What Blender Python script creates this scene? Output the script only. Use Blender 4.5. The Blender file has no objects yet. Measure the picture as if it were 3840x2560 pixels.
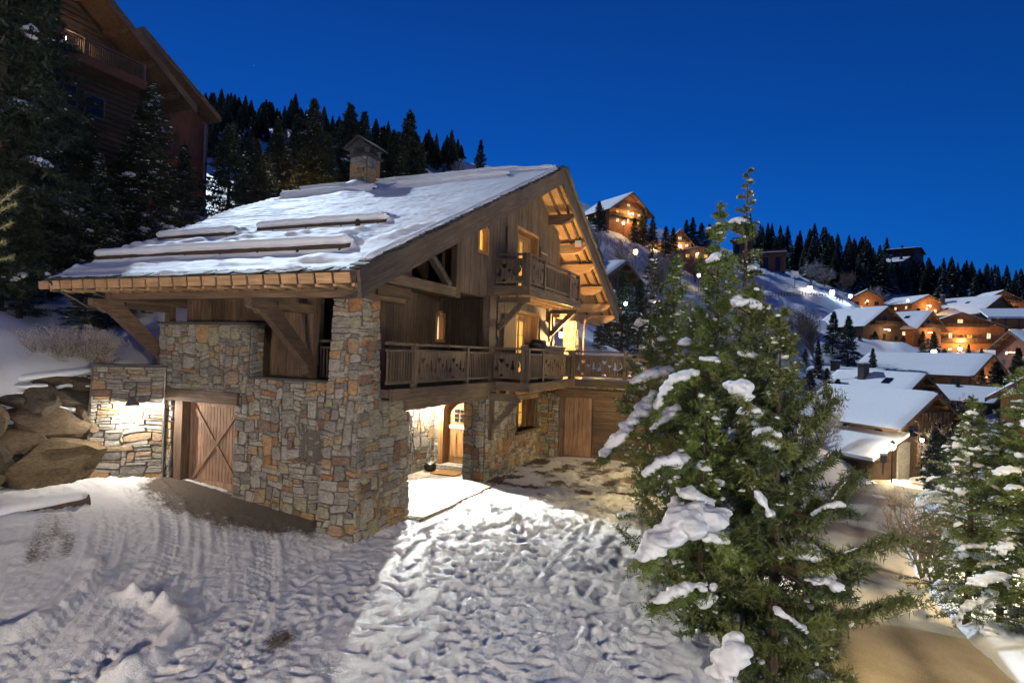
import bpy, math, random
import numpy as np
from mathutils import Vector, Matrix
rnd = random.Random(7)
nr = np.random.RandomState(11)
sc = bpy.context.scene
COL = sc.collection
PI = math.pi

# ---------------------------------------------------------------- camera
CP = np.array([-9.70562687, -7.33304866, 3.83235731])
YAW, PIT, ROL, FPX, CYP = 0.399722968, 0.0039990672, 0.0306238692, 2254.43, 1313.37
_f = np.array([math.cos(YAW), math.sin(YAW), 0]); _r = np.array([math.sin(YAW), -math.cos(YAW), 0]); _u = np.array([0, 0, 1.])
_f2 = _f*math.cos(PIT)+_u*math.sin(PIT); _u2 = _u*math.cos(PIT)-_f*math.sin(PIT)
_r3 = _r*math.cos(ROL)+_u2*math.sin(ROL); _u3 = _u2*math.cos(ROL)-_r*math.sin(ROL)
K = 3840/2352.0
def ray(px, py):
    return _f2+_r3*(px*K-1920)/FPX-_u3*(py*K-CYP)/FPX
def at(px, py, d):
    return CP+ray(px, py)*d
def dl(d, l, z=0.):
    p = CP+_f*d+_r*l
    return np.array([p[0], p[1], z])
cam = bpy.data.cameras.new('camera'); camo = bpy.data.objects.new('camera', cam); COL.objects.link(camo)
m = Matrix(((_r3[0], _u3[0], -_f2[0], CP[0]), (_r3[1], _u3[1], -_f2[1], CP[1]), (_r3[2], _u3[2], -_f2[2], CP[2]), (0, 0, 0, 1)))
camo.matrix_world = m
cam.sensor_width = 36; cam.lens = FPX/3840*36; cam.shift_y = (CYP-1280)/3840; cam.clip_end = 3000; cam.clip_start = .1
sc.camera = camo

# ---------------------------------------------------------------- render, world, moon
sc.render.engine = 'CYCLES'
sc.cycles.use_denoising = True
sc.cycles.max_bounces = 5; sc.cycles.diffuse_bounces = 3; sc.cycles.glossy_bounces = 2; sc.cycles.transmission_bounces = 3
sc.cycles.sample_clamp_indirect = 4
sc.view_settings.view_transform = 'Standard'; sc.view_settings.look = 'None'; sc.view_settings.exposure = 0; sc.view_settings.gamma = 1
MOON_AZ, MOON_EL = math.radians(54), math.radians(34)
MOON_STRENGTH = 3.0
W = bpy.data.worlds.new('World'); sc.world = W; W.use_nodes = True
def world():
    nt = W.node_tree; nt.nodes.clear(); N = nt.nodes.new; L = nt.links.new
    out = N('ShaderNodeOutputWorld'); bg = N('ShaderNodeBackground')
    tc = N('ShaderNodeTexCoord'); sep = N('ShaderNodeSeparateXYZ'); L(tc.outputs['Generated'], sep.inputs[0])
    r = N('ShaderNodeValToRGB'); L(sep.outputs[2], r.inputs[0])
    e = r.color_ramp.elements
    e[0].position = 0.0; e[0].color = (.005, .130, .44, 1)
    e[1].position = .9; e[1].color = (.0025, .012, .085, 1)
    for p, c in ((.16, (.003, .085, .40, 1)), (.33, (.002, .050, .27, 1)), (.55, (.002, .027, .165, 1))):
        k = r.color_ramp.elements.new(p); k.color = c
    # glow of the moonlit air round the moon, darker away from it
    dot = N('ShaderNodeVectorMath'); dot.operation = 'DOT_PRODUCT'; L(tc.outputs['Generated'], dot.inputs[0])
    g = at(760, 330, 1)-CP; g = g/np.linalg.norm(g); dot.inputs[1].default_value = tuple(g)
    mr = N('ShaderNodeMapRange'); L(dot.outputs['Value'], mr.inputs[0]); mr.inputs[1].default_value = .2; mr.inputs[2].default_value = 1; mr.inputs[3].default_value = .62; mr.inputs[4].default_value = 1.22
    mx = N('ShaderNodeMixRGB'); mx.blend_type = 'MULTIPLY'; mx.inputs[0].default_value = 1; L(r.outputs[0], mx.inputs[1]); L(mr.outputs[0], mx.inputs[2])
    # a few stars
    vo = N('ShaderNodeTexVoronoi'); vo.inputs['Scale'].default_value = 38; L(tc.outputs['Generated'], vo.inputs['Vector'])
    lt = N('ShaderNodeMath'); lt.operation = 'LESS_THAN'; lt.inputs[1].default_value = .011; L(vo.outputs['Distance'], lt.inputs[0])
    sep2 = N('ShaderNodeSeparateColor'); L(vo.outputs['Color'], sep2.inputs[0])
    gt = N('ShaderNodeMath'); gt.operation = 'GREATER_THAN'; gt.inputs[1].default_value = .9; L(sep2.outputs[0], gt.inputs[0])
    mu = N('ShaderNodeMath'); mu.operation = 'MULTIPLY'; L(lt.outputs[0], mu.inputs[0]); L(gt.outputs[0], mu.inputs[1])
    mx2 = N('ShaderNodeMixRGB'); L(mu.outputs[0], mx2.inputs[0]); L(mx.outputs[0], mx2.inputs[1]); mx2.inputs[2].default_value = (.25, .42, .8, 1)
    L(mx2.outputs[0], bg.inputs[0]); bg.inputs[1].default_value = 1.25
    L(bg.outputs[0], out.inputs[0])
world()
moon = bpy.data.lights.new('moon', 'SUN'); moon.energy = MOON_STRENGTH; moon.angle = math.radians(.6); moon.color = (.72, .86, 1)
mo = bpy.data.objects.new('moon', moon); COL.objects.link(mo)
md = Vector((math.cos(MOON_EL)*math.cos(MOON_AZ), math.cos(MOON_EL)*math.sin(MOON_AZ), math.sin(MOON_EL)))
mo.rotation_euler = md.to_track_quat('Z', 'Y').to_euler()

# ---------------------------------------------------------------- materials
MATS = {}
def newmat(name):
    mt = bpy.data.materials.new(name); mt.use_nodes = True; nt = mt.node_tree
    b = nt.nodes['Principled BSDF']; MATS[name] = mt
    return mt, nt, b
def ramp(nt, src, stops):
    r = nt.nodes.new('ShaderNodeValToRGB'); nt.links.new(src, r.inputs[0])
    e = r.color_ramp.elements
    e[0].position = stops[0][0]; e[0].color = (*stops[0][1], 1)
    e[1].position = stops[-1][0]; e[1].color = (*stops[-1][1], 1)
    for p, c in stops[1:-1]:
        k = e.new(p); k.color = (*c, 1)
    return r.outputs[0]
def noise(nt, scale=(1, 1, 1), sc_=5, det=4, coord='Object', rough=.6, offset=None):
    tc = nt.nodes.new('ShaderNodeTexCoord'); mp = nt.nodes.new('ShaderNodeMapping'); nt.links.new(tc.outputs[coord], mp.inputs[0])
    mp.inputs['Scale'].default_value = scale
    if offset is not None: nt.links.new(offset, mp.inputs['Location'])
    n = nt.nodes.new('ShaderNodeTexNoise'); n.inputs['Scale'].default_value = sc_; n.inputs['Detail'].default_value = det; n.inputs['Roughness'].default_value = rough
    nt.links.new(mp.outputs[0], n.inputs['Vector'])
    return n.outputs[0]
def mul(nt, a, b, fac=1, mode='MULTIPLY'):
    mx = nt.nodes.new('ShaderNodeMixRGB'); mx.blend_type = mode; mx.inputs[0].default_value = fac
    nt.links.new(a, mx.inputs[1])
    if isinstance(b, tuple): mx.inputs[2].default_value = (*b, 1)
    else: nt.links.new(b, mx.inputs[2])
    return mx.outputs[0]
def bump(nt, b, h, strength=.4, dist=.02, prev=None):
    bp = nt.nodes.new('ShaderNodeBump'); bp.inputs['Strength'].default_value = strength; bp.inputs['Distance'].default_value = dist
    nt.links.new(h, bp.inputs['Height'])
    if prev: nt.links.new(prev, bp.inputs['Normal'])
    nt.links.new(bp.outputs[0], b.inputs['Normal']); return bp.outputs[0]
def attr(nt, name='tint'):
    a = nt.nodes.new('ShaderNodeAttribute'); a.attribute_name = name; return a.outputs['Fac']
def mathn(nt, op, a, b):
    n = nt.nodes.new('ShaderNodeMath'); n.operation = op
    for i, v in enumerate((a, b)):
        if isinstance(v, (int, float)): n.inputs[i].default_value = v
        else: nt.links.new(v, n.inputs[i])
    return n.outputs[0]
def wood(name, c0, c1, axis=2, rough=.75, var=.45, scale=1.0, tilt=0.):
    mt, nt, b = newmat(name)
    s = [9*scale]*3; s[axis] = .7*scale
    oi = nt.nodes.new('ShaderNodeObjectInfo')
    sh = nt.nodes.new('ShaderNodeVectorMath'); sh.operation = 'SCALE'; sh.inputs[0].default_value = (17, 31, 23)
    t = attr(nt); nt.links.new(t, sh.inputs['Scale'])
    n1 = noise(nt, tuple(s), 2.2, 6, offset=sh.outputs[0], rough=.65)
    if tilt:                                    # grain that follows a sloping board
        mp_ = [q for q in nt.nodes if q.type == 'MAPPING'][-1]; tcn = [q for q in nt.nodes if q.type == 'TEX_COORD'][-1]
        vr = nt.nodes.new('ShaderNodeVectorRotate'); vr.rotation_type = 'Y_AXIS'; vr.inputs['Angle'].default_value = tilt
        nt.links.new(tcn.outputs['Object'], vr.inputs['Vector']); nt.links.new(vr.outputs[0], mp_.inputs[0])
    n2 = noise(nt, (1, 1, 1), 1.1, 4)
    c = ramp(nt, n1, [(.28, tuple(x*.55 for x in c0)), (.45, c0), (.68, c1)])
    c = mul(nt, c, ramp(nt, n2, [(.3, (.6, .6, .62)), (.7, (1.1, 1.08, 1.05))]))
    tv = mathn(nt, 'MULTIPLY_ADD', t, var); nt.nodes[-1].inputs[2].default_value = 1-var/2
    cb = nt.nodes.new('ShaderNodeCombineColor')
    for i in range(3): nt.links.new(tv, cb.inputs[i])
    c = mul(nt, c, cb.outputs[0])
    nt.links.new(c, b.inputs['Base Color']); b.inputs['Roughness'].default_value = rough
    bump(nt, b, n1, .5, .012)
    return mt
for ax, sfx in ((0, 'x'), (1, 'y'), (2, 'z')):
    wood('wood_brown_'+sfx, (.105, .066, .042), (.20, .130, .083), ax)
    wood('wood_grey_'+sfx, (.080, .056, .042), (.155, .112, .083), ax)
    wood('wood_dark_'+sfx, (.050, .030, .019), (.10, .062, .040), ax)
    wood('wood_honey_'+sfx, (.33, .16, .055), (.50, .28, .11), ax, var=.3)
    wood('wood_soffit_'+sfx, (.50, .30, .15), (.68, .44, .23), ax, var=.25)
wood('wood_rake_left', (.070, .052, .043), (.135, .102, .082), 0, tilt=math.atan(.4526)); wood('wood_rake_right', (.070, .052, .043), (.135, .102, .082), 0, tilt=-math.atan(.479))
wood('wood_garage', (.27, .16, .10), (.42, .265, .175), 2, var=.25)
wood('wood_orange', (.32, .13, .045), (.46, .21, .08), 2, var=.3)
wood('wood_red', (.12, .04, .022), (.20, .075, .04), 2, var=.3)
def plain(name, c, rough=.6, metal=0., emis=None, es=0., nscale=None, namp=.25):
    mt, nt, b = newmat(name)
    b.inputs['Base Color'].default_value = (*c, 1); b.inputs['Roughness'].default_value = rough; b.inputs['Metallic'].default_value = metal
    if nscale:
        n = noise(nt, (1, 1, 1), nscale, 5)
        o = ramp(nt, n, [(.3, tuple(x*(1-namp) for x in c)), (.7, tuple(x*(1+namp) for x in c))]); nt.links.new(o, b.inputs['Base Color'])
        bump(nt, b, n, .3, .01)
    if emis:
        b.inputs['Emission Color'].default_value = (*emis, 1); b.inputs['Emission Strength'].default_value = es
    return mt
plain('metal_dark', (.03, .028, .027), .45, .7, nscale=12)
plain('metal_zinc', (.24, .22, .20), .4, .8, nscale=8)
plain('copper_gutter', (.30, .15, .085), .45, .6, nscale=6)
plain('glass_dark', (.01, .012, .02), .05, 0)
plain('lamp_glow_white', (.9, .9, .85), .3, 0, (1, .93, .80), 30)
plain('lamp_glow_warm', (.9, .8, .6), .3, 0, (1, .72, .36), 26)
plain('lamp_glow_blue', (.7, .8, .9), .3, 0, (.55, .75, 1), 30)
plain('curtain_white', (.75, .72, .66), .8, nscale=9)
plain('plastic_white', (.8, .8, .78), .4)
plain('plastic_orange', (.7, .16, .03), .4)
plain('doormat', (.20, .105, .03), .95, nscale=60, namp=.5)
plain('terracotta', (.30, .10, .045), .8, nscale=8)
plain('interior_warm', (.65, .40, .18), .8, nscale=2)
plain('cover_grey', (.16, .14, .12), .6, nscale=4)
plain('bark', (.075, .050, .034), .9, nscale=14, namp=.5)
plain('twig_grey', (.17, .13, .095), .9, nscale=6)
plain('mortar', (.10, .088, .077), .95, nscale=20, namp=.4)
plain('slate', (.045, .042, .043), .7, nscale=7, namp=.5)
def pane(name, c, s):
    mt, nt, b = newmat(name)
    b.inputs['Base Color'].default_value = (.05, .03, .02, 1); b.inputs['Roughness'].default_value = .08
    n = noise(nt, (1, 1, .6), 1.6, 3)
    o = ramp(nt, n, [(.30, tuple(x*.28 for x in c)), (.52, tuple(x*.75 for x in c)), (.66, c)])
    nt.links.new(o, b.inputs['Emission Color']); b.inputs['Emission Strength'].default_value = s
pane('pane_lit', (1, .50, .085), 1.5)
pane('pane_lit_pale', (1, .74, .42), 1.7)
pane('pane_dim', (.8, .35, .08), .5)
# stone
def stone_mat(name, stops):
    mt, nt, b = newmat(name)
    t = attr(nt)
    c = ramp(nt, t, stops); nt.nodes[-1].color_ramp.interpolation = 'CONSTANT'
    sh = nt.nodes.new('ShaderNodeVectorMath'); sh.operation = 'SCALE'; sh.inputs[0].default_value = (57, 91, 73); nt.links.new(t, sh.inputs['Scale'])
    n1 = noise(nt, (1.6, 1.6, 3.4), 7, 9, offset=sh.outputs[0], rough=.78)
    n2 = noise(nt, (1, 1, 1), 2.3, 3)
    c = mul(nt, c, ramp(nt, n1, [(.34, (.36, .34, .33)), (.5, (.95, .94, .93)), (.68, (1.5, 1.42, 1.34))]))
    c = mul(nt, c, ramp(nt, n2, [(.3, (.8, .78, .74)), (.7, (1.12, 1.08, 1.02))]))
    nt.links.new(c, b.inputs['Base Color']); b.inputs['Roughness'].default_value = .85
    bump(nt, b, n1, .9, .05)
G1, G2, G3, O1, O2, O3, B1, GR = (.27, .265, .25), (.36, .355, .335), (.20, .195, .19), (.40, .27, .14), (.33, .18, .085), (.33, .25, .17), (.22, .15, .11), (.32, .315, .235)
stone_mat('stone', [(0, G1), (.14, G2), (.26, O3), (.34, G3), (.46, GR), (.56, G2), (.66, O1), (.73, B1), (.80, G1), (.90, O2), (.95, G2)])
stone_mat('boulder', [(0, (.12, .09, .058)), (.35, (.19, .14, .08)), (.6, (.085, .07, .054)), (.8, (.14, .105, .06))])
stone_mat('slab_stone', [(0, (.36, .34, .32)), (.3, (.42, .40, .37)), (.6, (.31, .295, .28)), (.8, (.39, .36, .32))])
def snow_mat(name, sc1=6, st=.35, col=(.80, .82, .86), fine=60):
    mt, nt, b = newmat(name)
    n1 = noise(nt, (1, 1, 1), sc1, 8, rough=.6); n2 = noise(nt, (1, 1, 1), fine, 3)
    o = ramp(nt, n1, [(.25, tuple(x*.93 for x in col)), (.7, col)]); nt.links.new(o, b.inputs['Base Color'])
    b.inputs['Roughness'].default_value = .65
    b.inputs['Subsurface Weight'].default_value = 0
    p = bump(nt, b, n1, st, .05); bump(nt, b, n2, .3, .012, p)
snow_mat('snow'); snow_mat('snow_roof', 3, .5, fine=35); snow_mat('snow_hill', .6, .6, fine=7); snow_mat('snow_tree', 7, .5, (.78, .80, .84), fine=45)
# courtyard: snow over asphalt, mixed by the 'cover' attribute and grain
def ground_mix(name, dark, dark2, snowc=(.80, .81, .84), soft=.10):
    mt, nt, b = newmat(name)
    cv = attr(nt, 'cover'); n = noise(nt, (1, 1, 1), 20, 6, rough=.75)
    s = mathn(nt, 'ADD', cv, mathn(nt, 'MULTIPLY', mathn(nt, 'SUBTRACT', n, .5), .75))
    mr = nt.nodes.new('ShaderNodeMapRange'); nt.links.new(s, mr.inputs[0]); mr.inputs[1].default_value = .5-soft; mr.inputs[2].default_value = .5+soft
    nd = noise(nt, (1, 1, 1), 30, 4); cd = ramp(nt, nd, [(.35, dark), (.65, dark2)])
    nsn = noise(nt, (1, 1, 1), 3, 5); cs = ramp(nt, nsn, [(.3, tuple(x*.9 for x in snowc)), (.7, snowc)])
    mx = nt.nodes.new('ShaderNodeMixRGB'); nt.links.new(mr.outputs[0], mx.inputs[0]); nt.links.new(cd, mx.inputs[1]); nt.links.new(cs, mx.inputs[2])
    nt.links.new(mx.outputs[0], b.inputs['Base Color']); b.inputs['Roughness'].default_value = .7
    p = bump(nt, b, n, .75, .035); bump(nt, b, nd, .4, .012, p)
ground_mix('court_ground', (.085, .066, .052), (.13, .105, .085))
ground_mix('road_ground', (.085, .066, .042), (.15, .12, .08), (.42, .36, .26), .26)
# foliage
def leaf_mat(name, c0, c1):
    mt, nt, b = newmat(name)
    t = attr(nt); n = noise(nt, (1, 1, 1), 1.7, 3)
    s = mathn(nt, 'ADD', mathn(nt, 'MULTIPLY', t, .6), mathn(nt, 'MULTIPLY', n, .4))
    o = ramp(nt, s, [(.15, c0), (.75, c1)]); nt.links.new(o, b.inputs['Base Color']); b.inputs['Roughness'].default_value = .6
leaf_mat('needles_pine', (.028, .052, .015), (.15, .17, .045))
leaf_mat('needles_fir', (.032, .062, .014), (.16, .21, .045))
leaf_mat('needles_spruce', (.010, .018, .010), (.036, .050, .024))
leaf_mat('needles_far', (.014, .024, .018), (.04, .055, .035))
leaf_mat('twigs_frosted', (.20, .15, .11), (.62, .58, .56))
leaf_mat('twigs_brown', (.11, .075, .055), (.26, .19, .14))

# ---------------------------------------------------------------- mesh helpers
class MB:
    def __init__(s): s.v = []; s.f = []; s.t = []; s.uni = None
    def add(s, vs, fs, t=None):
        n = len(s.v); s.v += [tuple(map(float, q)) for q in vs]; s.f += [tuple(i+n for i in q) for q in fs]
        if t is None: t = rnd.random()
        s.t += [t]*len(vs)
    def box(s, x0, x1, y0, y1, z0, z1, t=None):
        s.add([(x0, y0, z0), (x1, y0, z0), (x1, y1, z0), (x0, y1, z0), (x0, y0, z1), (x1, y0, z1), (x1, y1, z1), (x0, y1, z1)],
              [(0, 3, 2, 1), (4, 5, 6, 7), (0, 1, 5, 4), (1, 2, 6, 5), (2, 3, 7, 6), (3, 0, 4, 7)], t)
    def bar(s, a, b, w, h, up=(0, 0, 1), t=None, bev=0.):
        a = np.array(a, float); b = np.array(b, float); d = b-a; L = np.linalg.norm(d); d = d/L
        up = np.array(up, float); sd = np.cross(d, up); sd = sd/np.linalg.norm(sd); u = np.cross(sd, d)
        V = []
        if bev > 0:
            pr = [(-w/2+bev, -h/2), (w/2-bev, -h/2), (w/2, -h/2+bev), (w/2, h/2-bev), (w/2-bev, h/2), (-w/2+bev, h/2), (-w/2, h/2-bev), (-w/2, -h/2+bev)]
        else: pr = [(-w/2, -h/2), (w/2, -h/2), (w/2, h/2), (-w/2, h/2)]
        n = len(pr)
        for q in (a, b):
            for x, y in pr: V.append(q+sd*x+u*y)
        F = [tuple(range(n))[::-1], tuple(range(n, 2*n))]+[(i, (i+1) % n, n+(i+1) % n, n+i) for i in range(n)]
        s.add(V, F, t)
    def prism(s, poly, P, d0, d1, t=None):
        """poly: 2-D outline; P(u, v, n) -> point; extruded from n=d0 to n=d1"""
        n = len(poly); V = [P(u, v, d0) for u, v in poly]+[P(u, v, d1) for u, v in poly]
        s.add(V, [tuple(range(n))[::-1], tuple(range(n, 2*n))]+[(i, (i+1) % n, n+(i+1) % n, n+i) for i in range(n)], t)
    def tube(s, pts, rad, n=8, t=None, cap=True):
        V = []; F = []; m = len(pts)
        pts = [np.array(p, float) for p in pts]
        if not hasattr(rad, '__len__'): rad = [rad]*m
        ref = np.array([.31, .17, .93])
        for i, p in enumerate(pts):
            d = pts[min(i+1, m-1)]-pts[max(i-1, 0)]; d = d/(np.linalg.norm(d)+1e-9)
            a = np.cross(d, ref); a /= np.linalg.norm(a)+1e-9; b = np.cross(d, a)
            for k in range(n):
                an = 2*PI*k/n; V.append(p+(a*math.cos(an)+b*math.sin(an))*rad[i])
        for i in range(m-1):
            for k in range(n):
                F.append((i*n+k, i*n+(k+1) % n, (i+1)*n+(k+1) % n, (i+1)*n+k))
        if cap: F.append(tuple(range(n))[::-1]); F.append(tuple(range((m-1)*n, m*n)))
        s.add(V, F, t)
    def lathe(s, prof, o=(0, 0, 0), n=14, t=None):
        V = []; F = []; m = len(prof)
        for r, z in prof:
            for k in range(n): V.append((o[0]+r*math.cos(2*PI*k/n), o[1]+r*math.sin(2*PI*k/n), o[2]+z))
        for i in range(m-1):
            for k in range(n): F.append((i*n+k, i*n+(k+1) % n, (i+1)*n+(k+1) % n, (i+1)*n+k))
        F.append(tuple(range(n))[::-1]); F.append(tuple(range((m-1)*n, m*n)))
        s.add(V, F, t)
    def mesh(s, name, mat, o=(0, 0, 0), smooth=False):
        me = bpy.data.meshes.new(name)
        V = [(a-o[0], b-o[1], c-o[2]) for a, b, c in s.v]
        me.from_pydata(V, [], s.f)
        a = me.attributes.new('tint', 'FLOAT', 'POINT'); a.data.foreach_set('value', s.t)
        me.materials.append(MATS[mat])
        if smooth: me.polygons.foreach_set('use_smooth', [True]*len(me.polygons))
        return me
    def build(s, name, mat, parent=None, smooth=False, **kw):
        o = worldloc(parent) if parent else (0, 0, 0)
        ob = bpy.data.objects.new(name, s.mesh(name, mat, o, smooth)); COL.objects.link(ob)
        if parent: ob.parent = parent
        return tag(ob, **kw)
def worldloc(o):
    x = y = z = 0.
    while o is not None: x += o.location[0]; y += o.location[1]; z += o.location[2]; o = o.parent
    return (x, y, z)
def tag(o, label=None, cat=None, group=None, kind=None):
    if label: o['label'] = label
    if cat: o['category'] = cat
    if group: o['group'] = group
    if kind: o['kind'] = kind
    return o
def empty(name, loc, label, cat, group=None, rz=0, kind=None):
    o = bpy.data.objects.new(name, None); COL.objects.link(o); o.location = [float(q) for q in loc]; o.rotation_euler = (0, 0, rz)
    return tag(o, label, cat, group, kind)
def npmesh(name, V, F, mat, tint=None, smooth=False, extra=None):
    """V (n,3) F (m,k) arrays with a constant k"""
    me = bpy.data.meshes.new(name); V = np.ascontiguousarray(V, np.float32); F = np.ascontiguousarray(F, np.int32)
    k = F.shape[1]; me.vertices.add(len(V)); me.vertices.foreach_set('co', V.ravel())
    me.loops.add(F.size); me.loops.foreach_set('vertex_index', F.ravel())
    me.polygons.add(len(F)); me.polygons.foreach_set('loop_start', np.arange(0, F.size, k, dtype=np.int32)); me.polygons.foreach_set('loop_total', np.full(len(F), k, np.int32))
    me.polygons.foreach_set('use_smooth', np.full(len(F), bool(smooth)))
    me.update(calc_edges=True)
    if tint is not None:
        a = me.attributes.new('tint', 'FLOAT', 'POINT'); a.data.foreach_set('value', np.ascontiguousarray(tint, np.float32))
    for nme, val in (extra or {}).items():
        a = me.attributes.new(nme, 'FLOAT', 'POINT'); a.data.foreach_set('value', np.ascontiguousarray(val, np.float32))
    me.materials.append(MATS[mat]); return me
def link(name, me, parent=None, loc=(0, 0, 0), **kw):
    ob = bpy.data.objects.new(name, me); COL.objects.link(ob); ob.location = [float(q) for q in loc]
    if parent: ob.parent = parent
    return tag(ob, **kw)
def copy_tree(o, parent=None):
    c = o.copy(); COL.objects.link(c); c.parent = parent
    for ch in o.children: copy_tree(ch, c)
    return c
def point_light(name, loc, power, color=(1, .8, .55), r=.08, parent=None):
    l = bpy.data.lights.new(name, 'POINT'); l.energy = power; l.color = color; l.shadow_soft_size = r
    o = bpy.data.objects.new(name, l); COL.objects.link(o)
    if parent: w = worldloc(parent); o.parent = parent; o.location = [float(a-b) for a, b in zip(loc, w)]
    else: o.location = [float(q) for q in loc]
    return o
# numpy value noise
_perm = nr.rand(256, 256)
def vnoise(x, y):
    xi = np.floor(x).astype(int); yi = np.floor(y).astype(int); fx = x-xi; fy = y-yi
    fx = fx*fx*(3-2*fx); fy = fy*fy*(3-2*fy)
    a = _perm[xi % 256, yi % 256]; b = _perm[(xi+1) % 256, yi % 256]; c = _perm[xi % 256, (yi+1) % 256]; d = _perm[(xi+1) % 256, (yi+1) % 256]
    return (a*(1-fx)+b*fx)*(1-fy)+(c*(1-fx)+d*fx)*fy
def fbm(x, y, oct_=4, g=.5):
    s = 0; a = 1; t = 0
    for i in range(oct_):
        s = s+a*(vnoise(x*2**i+i*17.3, y*2**i+i*9.1)-.5); t += a; a *= g
    return s/t*2
def ico(n=1):
    import bmesh
    bm = bmesh.new(); bmesh.ops.create_icosphere(bm, subdivisions=n, radius=1)
    V = np.array([v.co[:] for v in bm.verts]); F = np.array([[v.index for v in f.verts] for f in bm.faces]); bm.free(); return V, F
ICO1 = ico(1); ICO2 = ico(2)
def blobs(cs, rs, tmpl=None, jit=.12, seed=0):
    """many lumpy ellipsoids stamped into one vertex/face array; rs (n,3)"""
    V, F = tmpl or ICO1; r_ = np.random.RandomState(seed); n = len(cs)
    VV = V[None]*(1+jit*(r_.rand(n, len(V), 1)-.5)*2)*np.asarray(rs)[:, None]+np.asarray(cs)[:, None]
    FF = F[None]+(np.arange(n)*len(V))[:, None, None]
    return VV.reshape(-1, 3), FF.reshape(-1, 3)
def remesh(me, vox):
    o = bpy.data.objects.new('tmp', me); COL.objects.link(o); md_ = o.modifiers.new('r', 'REMESH'); md_.mode = 'VOXEL'; md_.voxel_size = vox; md_.use_smooth_shade = True
    dg = bpy.context.evaluated_depsgraph_get(); r = bpy.data.meshes.new_from_object(o.evaluated_get(dg)); r.name = me.name
    if not r.materials: r.materials.append(me.materials[0])
    bpy.data.objects.remove(o); return r

# ---------------------------------------------------------------- terrain
def hz(px): return 804.4+(px-1176)*.0306
CTRL = []
def cp_(px, py, d): p = at(px, py, d); CTRL.append((p[0], p[1], p[2]))
def cd_(d, l, z): p = dl(d, l, z); CTRL.append(tuple(p))
def court_z(x, y):
    t = np.clip((3.2-x)/2.2, 0, 1); return .095*np.clip(y, 0, 6.2)*t+.0+np.clip((x-7)/4, 0, 1)*.22*np.clip((-y+1)/3, 0, 1)
for x in (-14, -11, -8, -5, -2, 0, 2.5, 6, 9):
    for y in (-11, -8, -5, -2, 0.):
        dd = np.array([x, y])-CP[:2]; dpt = dd@_f[:2]; lat = dd@_r[:2]
        if lat < 2.8+max(0, dpt-7)*.2: CTRL.append((x, y, float(court_z(np.array(x), np.array(y)))))
for x, y, z in [(0, 2, .2), (0, 4, .38), (0, 5.5, .5), (-2, 2, .2), (-2, 4, .35), (-2.2, 5.6, .45), (-4.5, 2.5, .2), (-5, 4.6, .3), (-8, 3, .2), (-8, 5.5, .35), (-12, 2, .1), (-12, 5, .3), (2, 3, .1), (5, 3, .05), (9, 3, .1), (14, 3, .5), (18, 3, 1.2), (2, 6, .6), (6, 7, 1.5), (12, 7, 3.0), (18, 7, 3.8), (-16, -4, 0), (-20, -14, 0), (-30, 0, .5),
                (.5, 7.6, 3.0), (2, 8.6, 3.4), (6, 9.5, 4.6), (-1.6, 8.0, 2.9), (-3.3, 8.0, 3.0), (-5.5, 8.2, 3.0), (-1.6, 8.3, 2.9), (-3.3, 8.3, 2.9), (-5.5, 8.4, 2.9), (-1.6, 9, 3.2), (-4, 9, 3.3), (-9, 8.4, 3.2), (0, 10, 3.9), (4, 12, 5.5), (9, 12, 6.3), (14, 11, 6.3), (20, 10, 6.2), (-1, 12, 4.8), (-6, 11, 4.2), (-12, 11, 4.4)]:
    CTRL.append((x, y, z))
for a in [(0, 560, 30), (150, 535, 32), (300, 490, 36), (420, 500, 37), (60, 700, 21), (160, 780, 18.5), (100, 470, 40), (300, 450, 42), (450, 450, 45), (600, 440, 50), (700, 425, 56), (800, 420, 64), (900, 405, 70), (1000, 395, 80), (1100, 392, 90), (1200, 400, 100), (0, 400, 46), (-200, 560, 26), (-300, 400, 50), (520, 285, 260), (640, 335, 230), (400, 240, 300), (200, 200, 330), (-200, 180, 300), (800, 395, 200), (1000, 410, 230), (1200, 450, 240),
          (1280, 735, 40), (1340, 770, 38), (1400, 800, 36), (1440, 815, 34), (1300, 690, 60), (1400, 640, 105), (1400, 590, 135), (1380, 545, 165), (1420, 525, 190), (1300, 480, 210), (1480, 550, 210), (1550, 575, 215), (1500, 660, 130), (1560, 720, 100), (1600, 640, 190), (1650, 600, 240), (1720, 618, 230), (1780, 622, 215), (1830, 640, 200), (1880, 668, 190), (1930, 690, 185), (1750, 700, 165), (1850, 735, 155), (1650, 780, 95), (1780, 800, 105), (1950, 780, 142), (2050, 785, 140), (2150, 795, 150), (2300, 800, 150), (2450, 800, 150), (2000, 715, 200), (2100, 705, 215), (2250, 715, 220), (2352, 710, 230),
          (1700, 590, 320), (1800, 600, 330), (1900, 612, 340), (2040, 630, 350), (2200, 655, 360), (2352, 680, 380), (2600, 700, 400), (1950, 660, 270), (2100, 680, 280), (2250, 690, 290), (1500, 520, 330), (1600, 560, 330), (1350, 470, 260),
          (1900, 900, 88), (2000, 905, 96), (2120, 905, 99), (2300, 905, 100), (2450, 905, 100), (2120, 862, 113), (2300, 860, 114), (1900, 868, 104), (1880, 960, 76), (2140, 985, 78), (2050, 985, 77), (2250, 985, 80), (2352, 985, 80), (2290, 950, 88), (2105, 985, 84), (2190, 905, 108), (2330, 858, 118), (2380, 858, 128), (2450, 858, 118), (2203, 826, 158), (2290, 800, 182), (2130, 802, 152), (2030, 795, 150), (2300, 745, 215),
          (2030, 1100, 61), (2110, 1082, 64), (2150, 1070, 66), (1930, 1060, 60), (1900, 1100, 52), (1960, 1128, 50), (2180, 1060, 68), (2300, 1050, 66), (2400, 1000, 74)]:
    cp_(*a)
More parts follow.
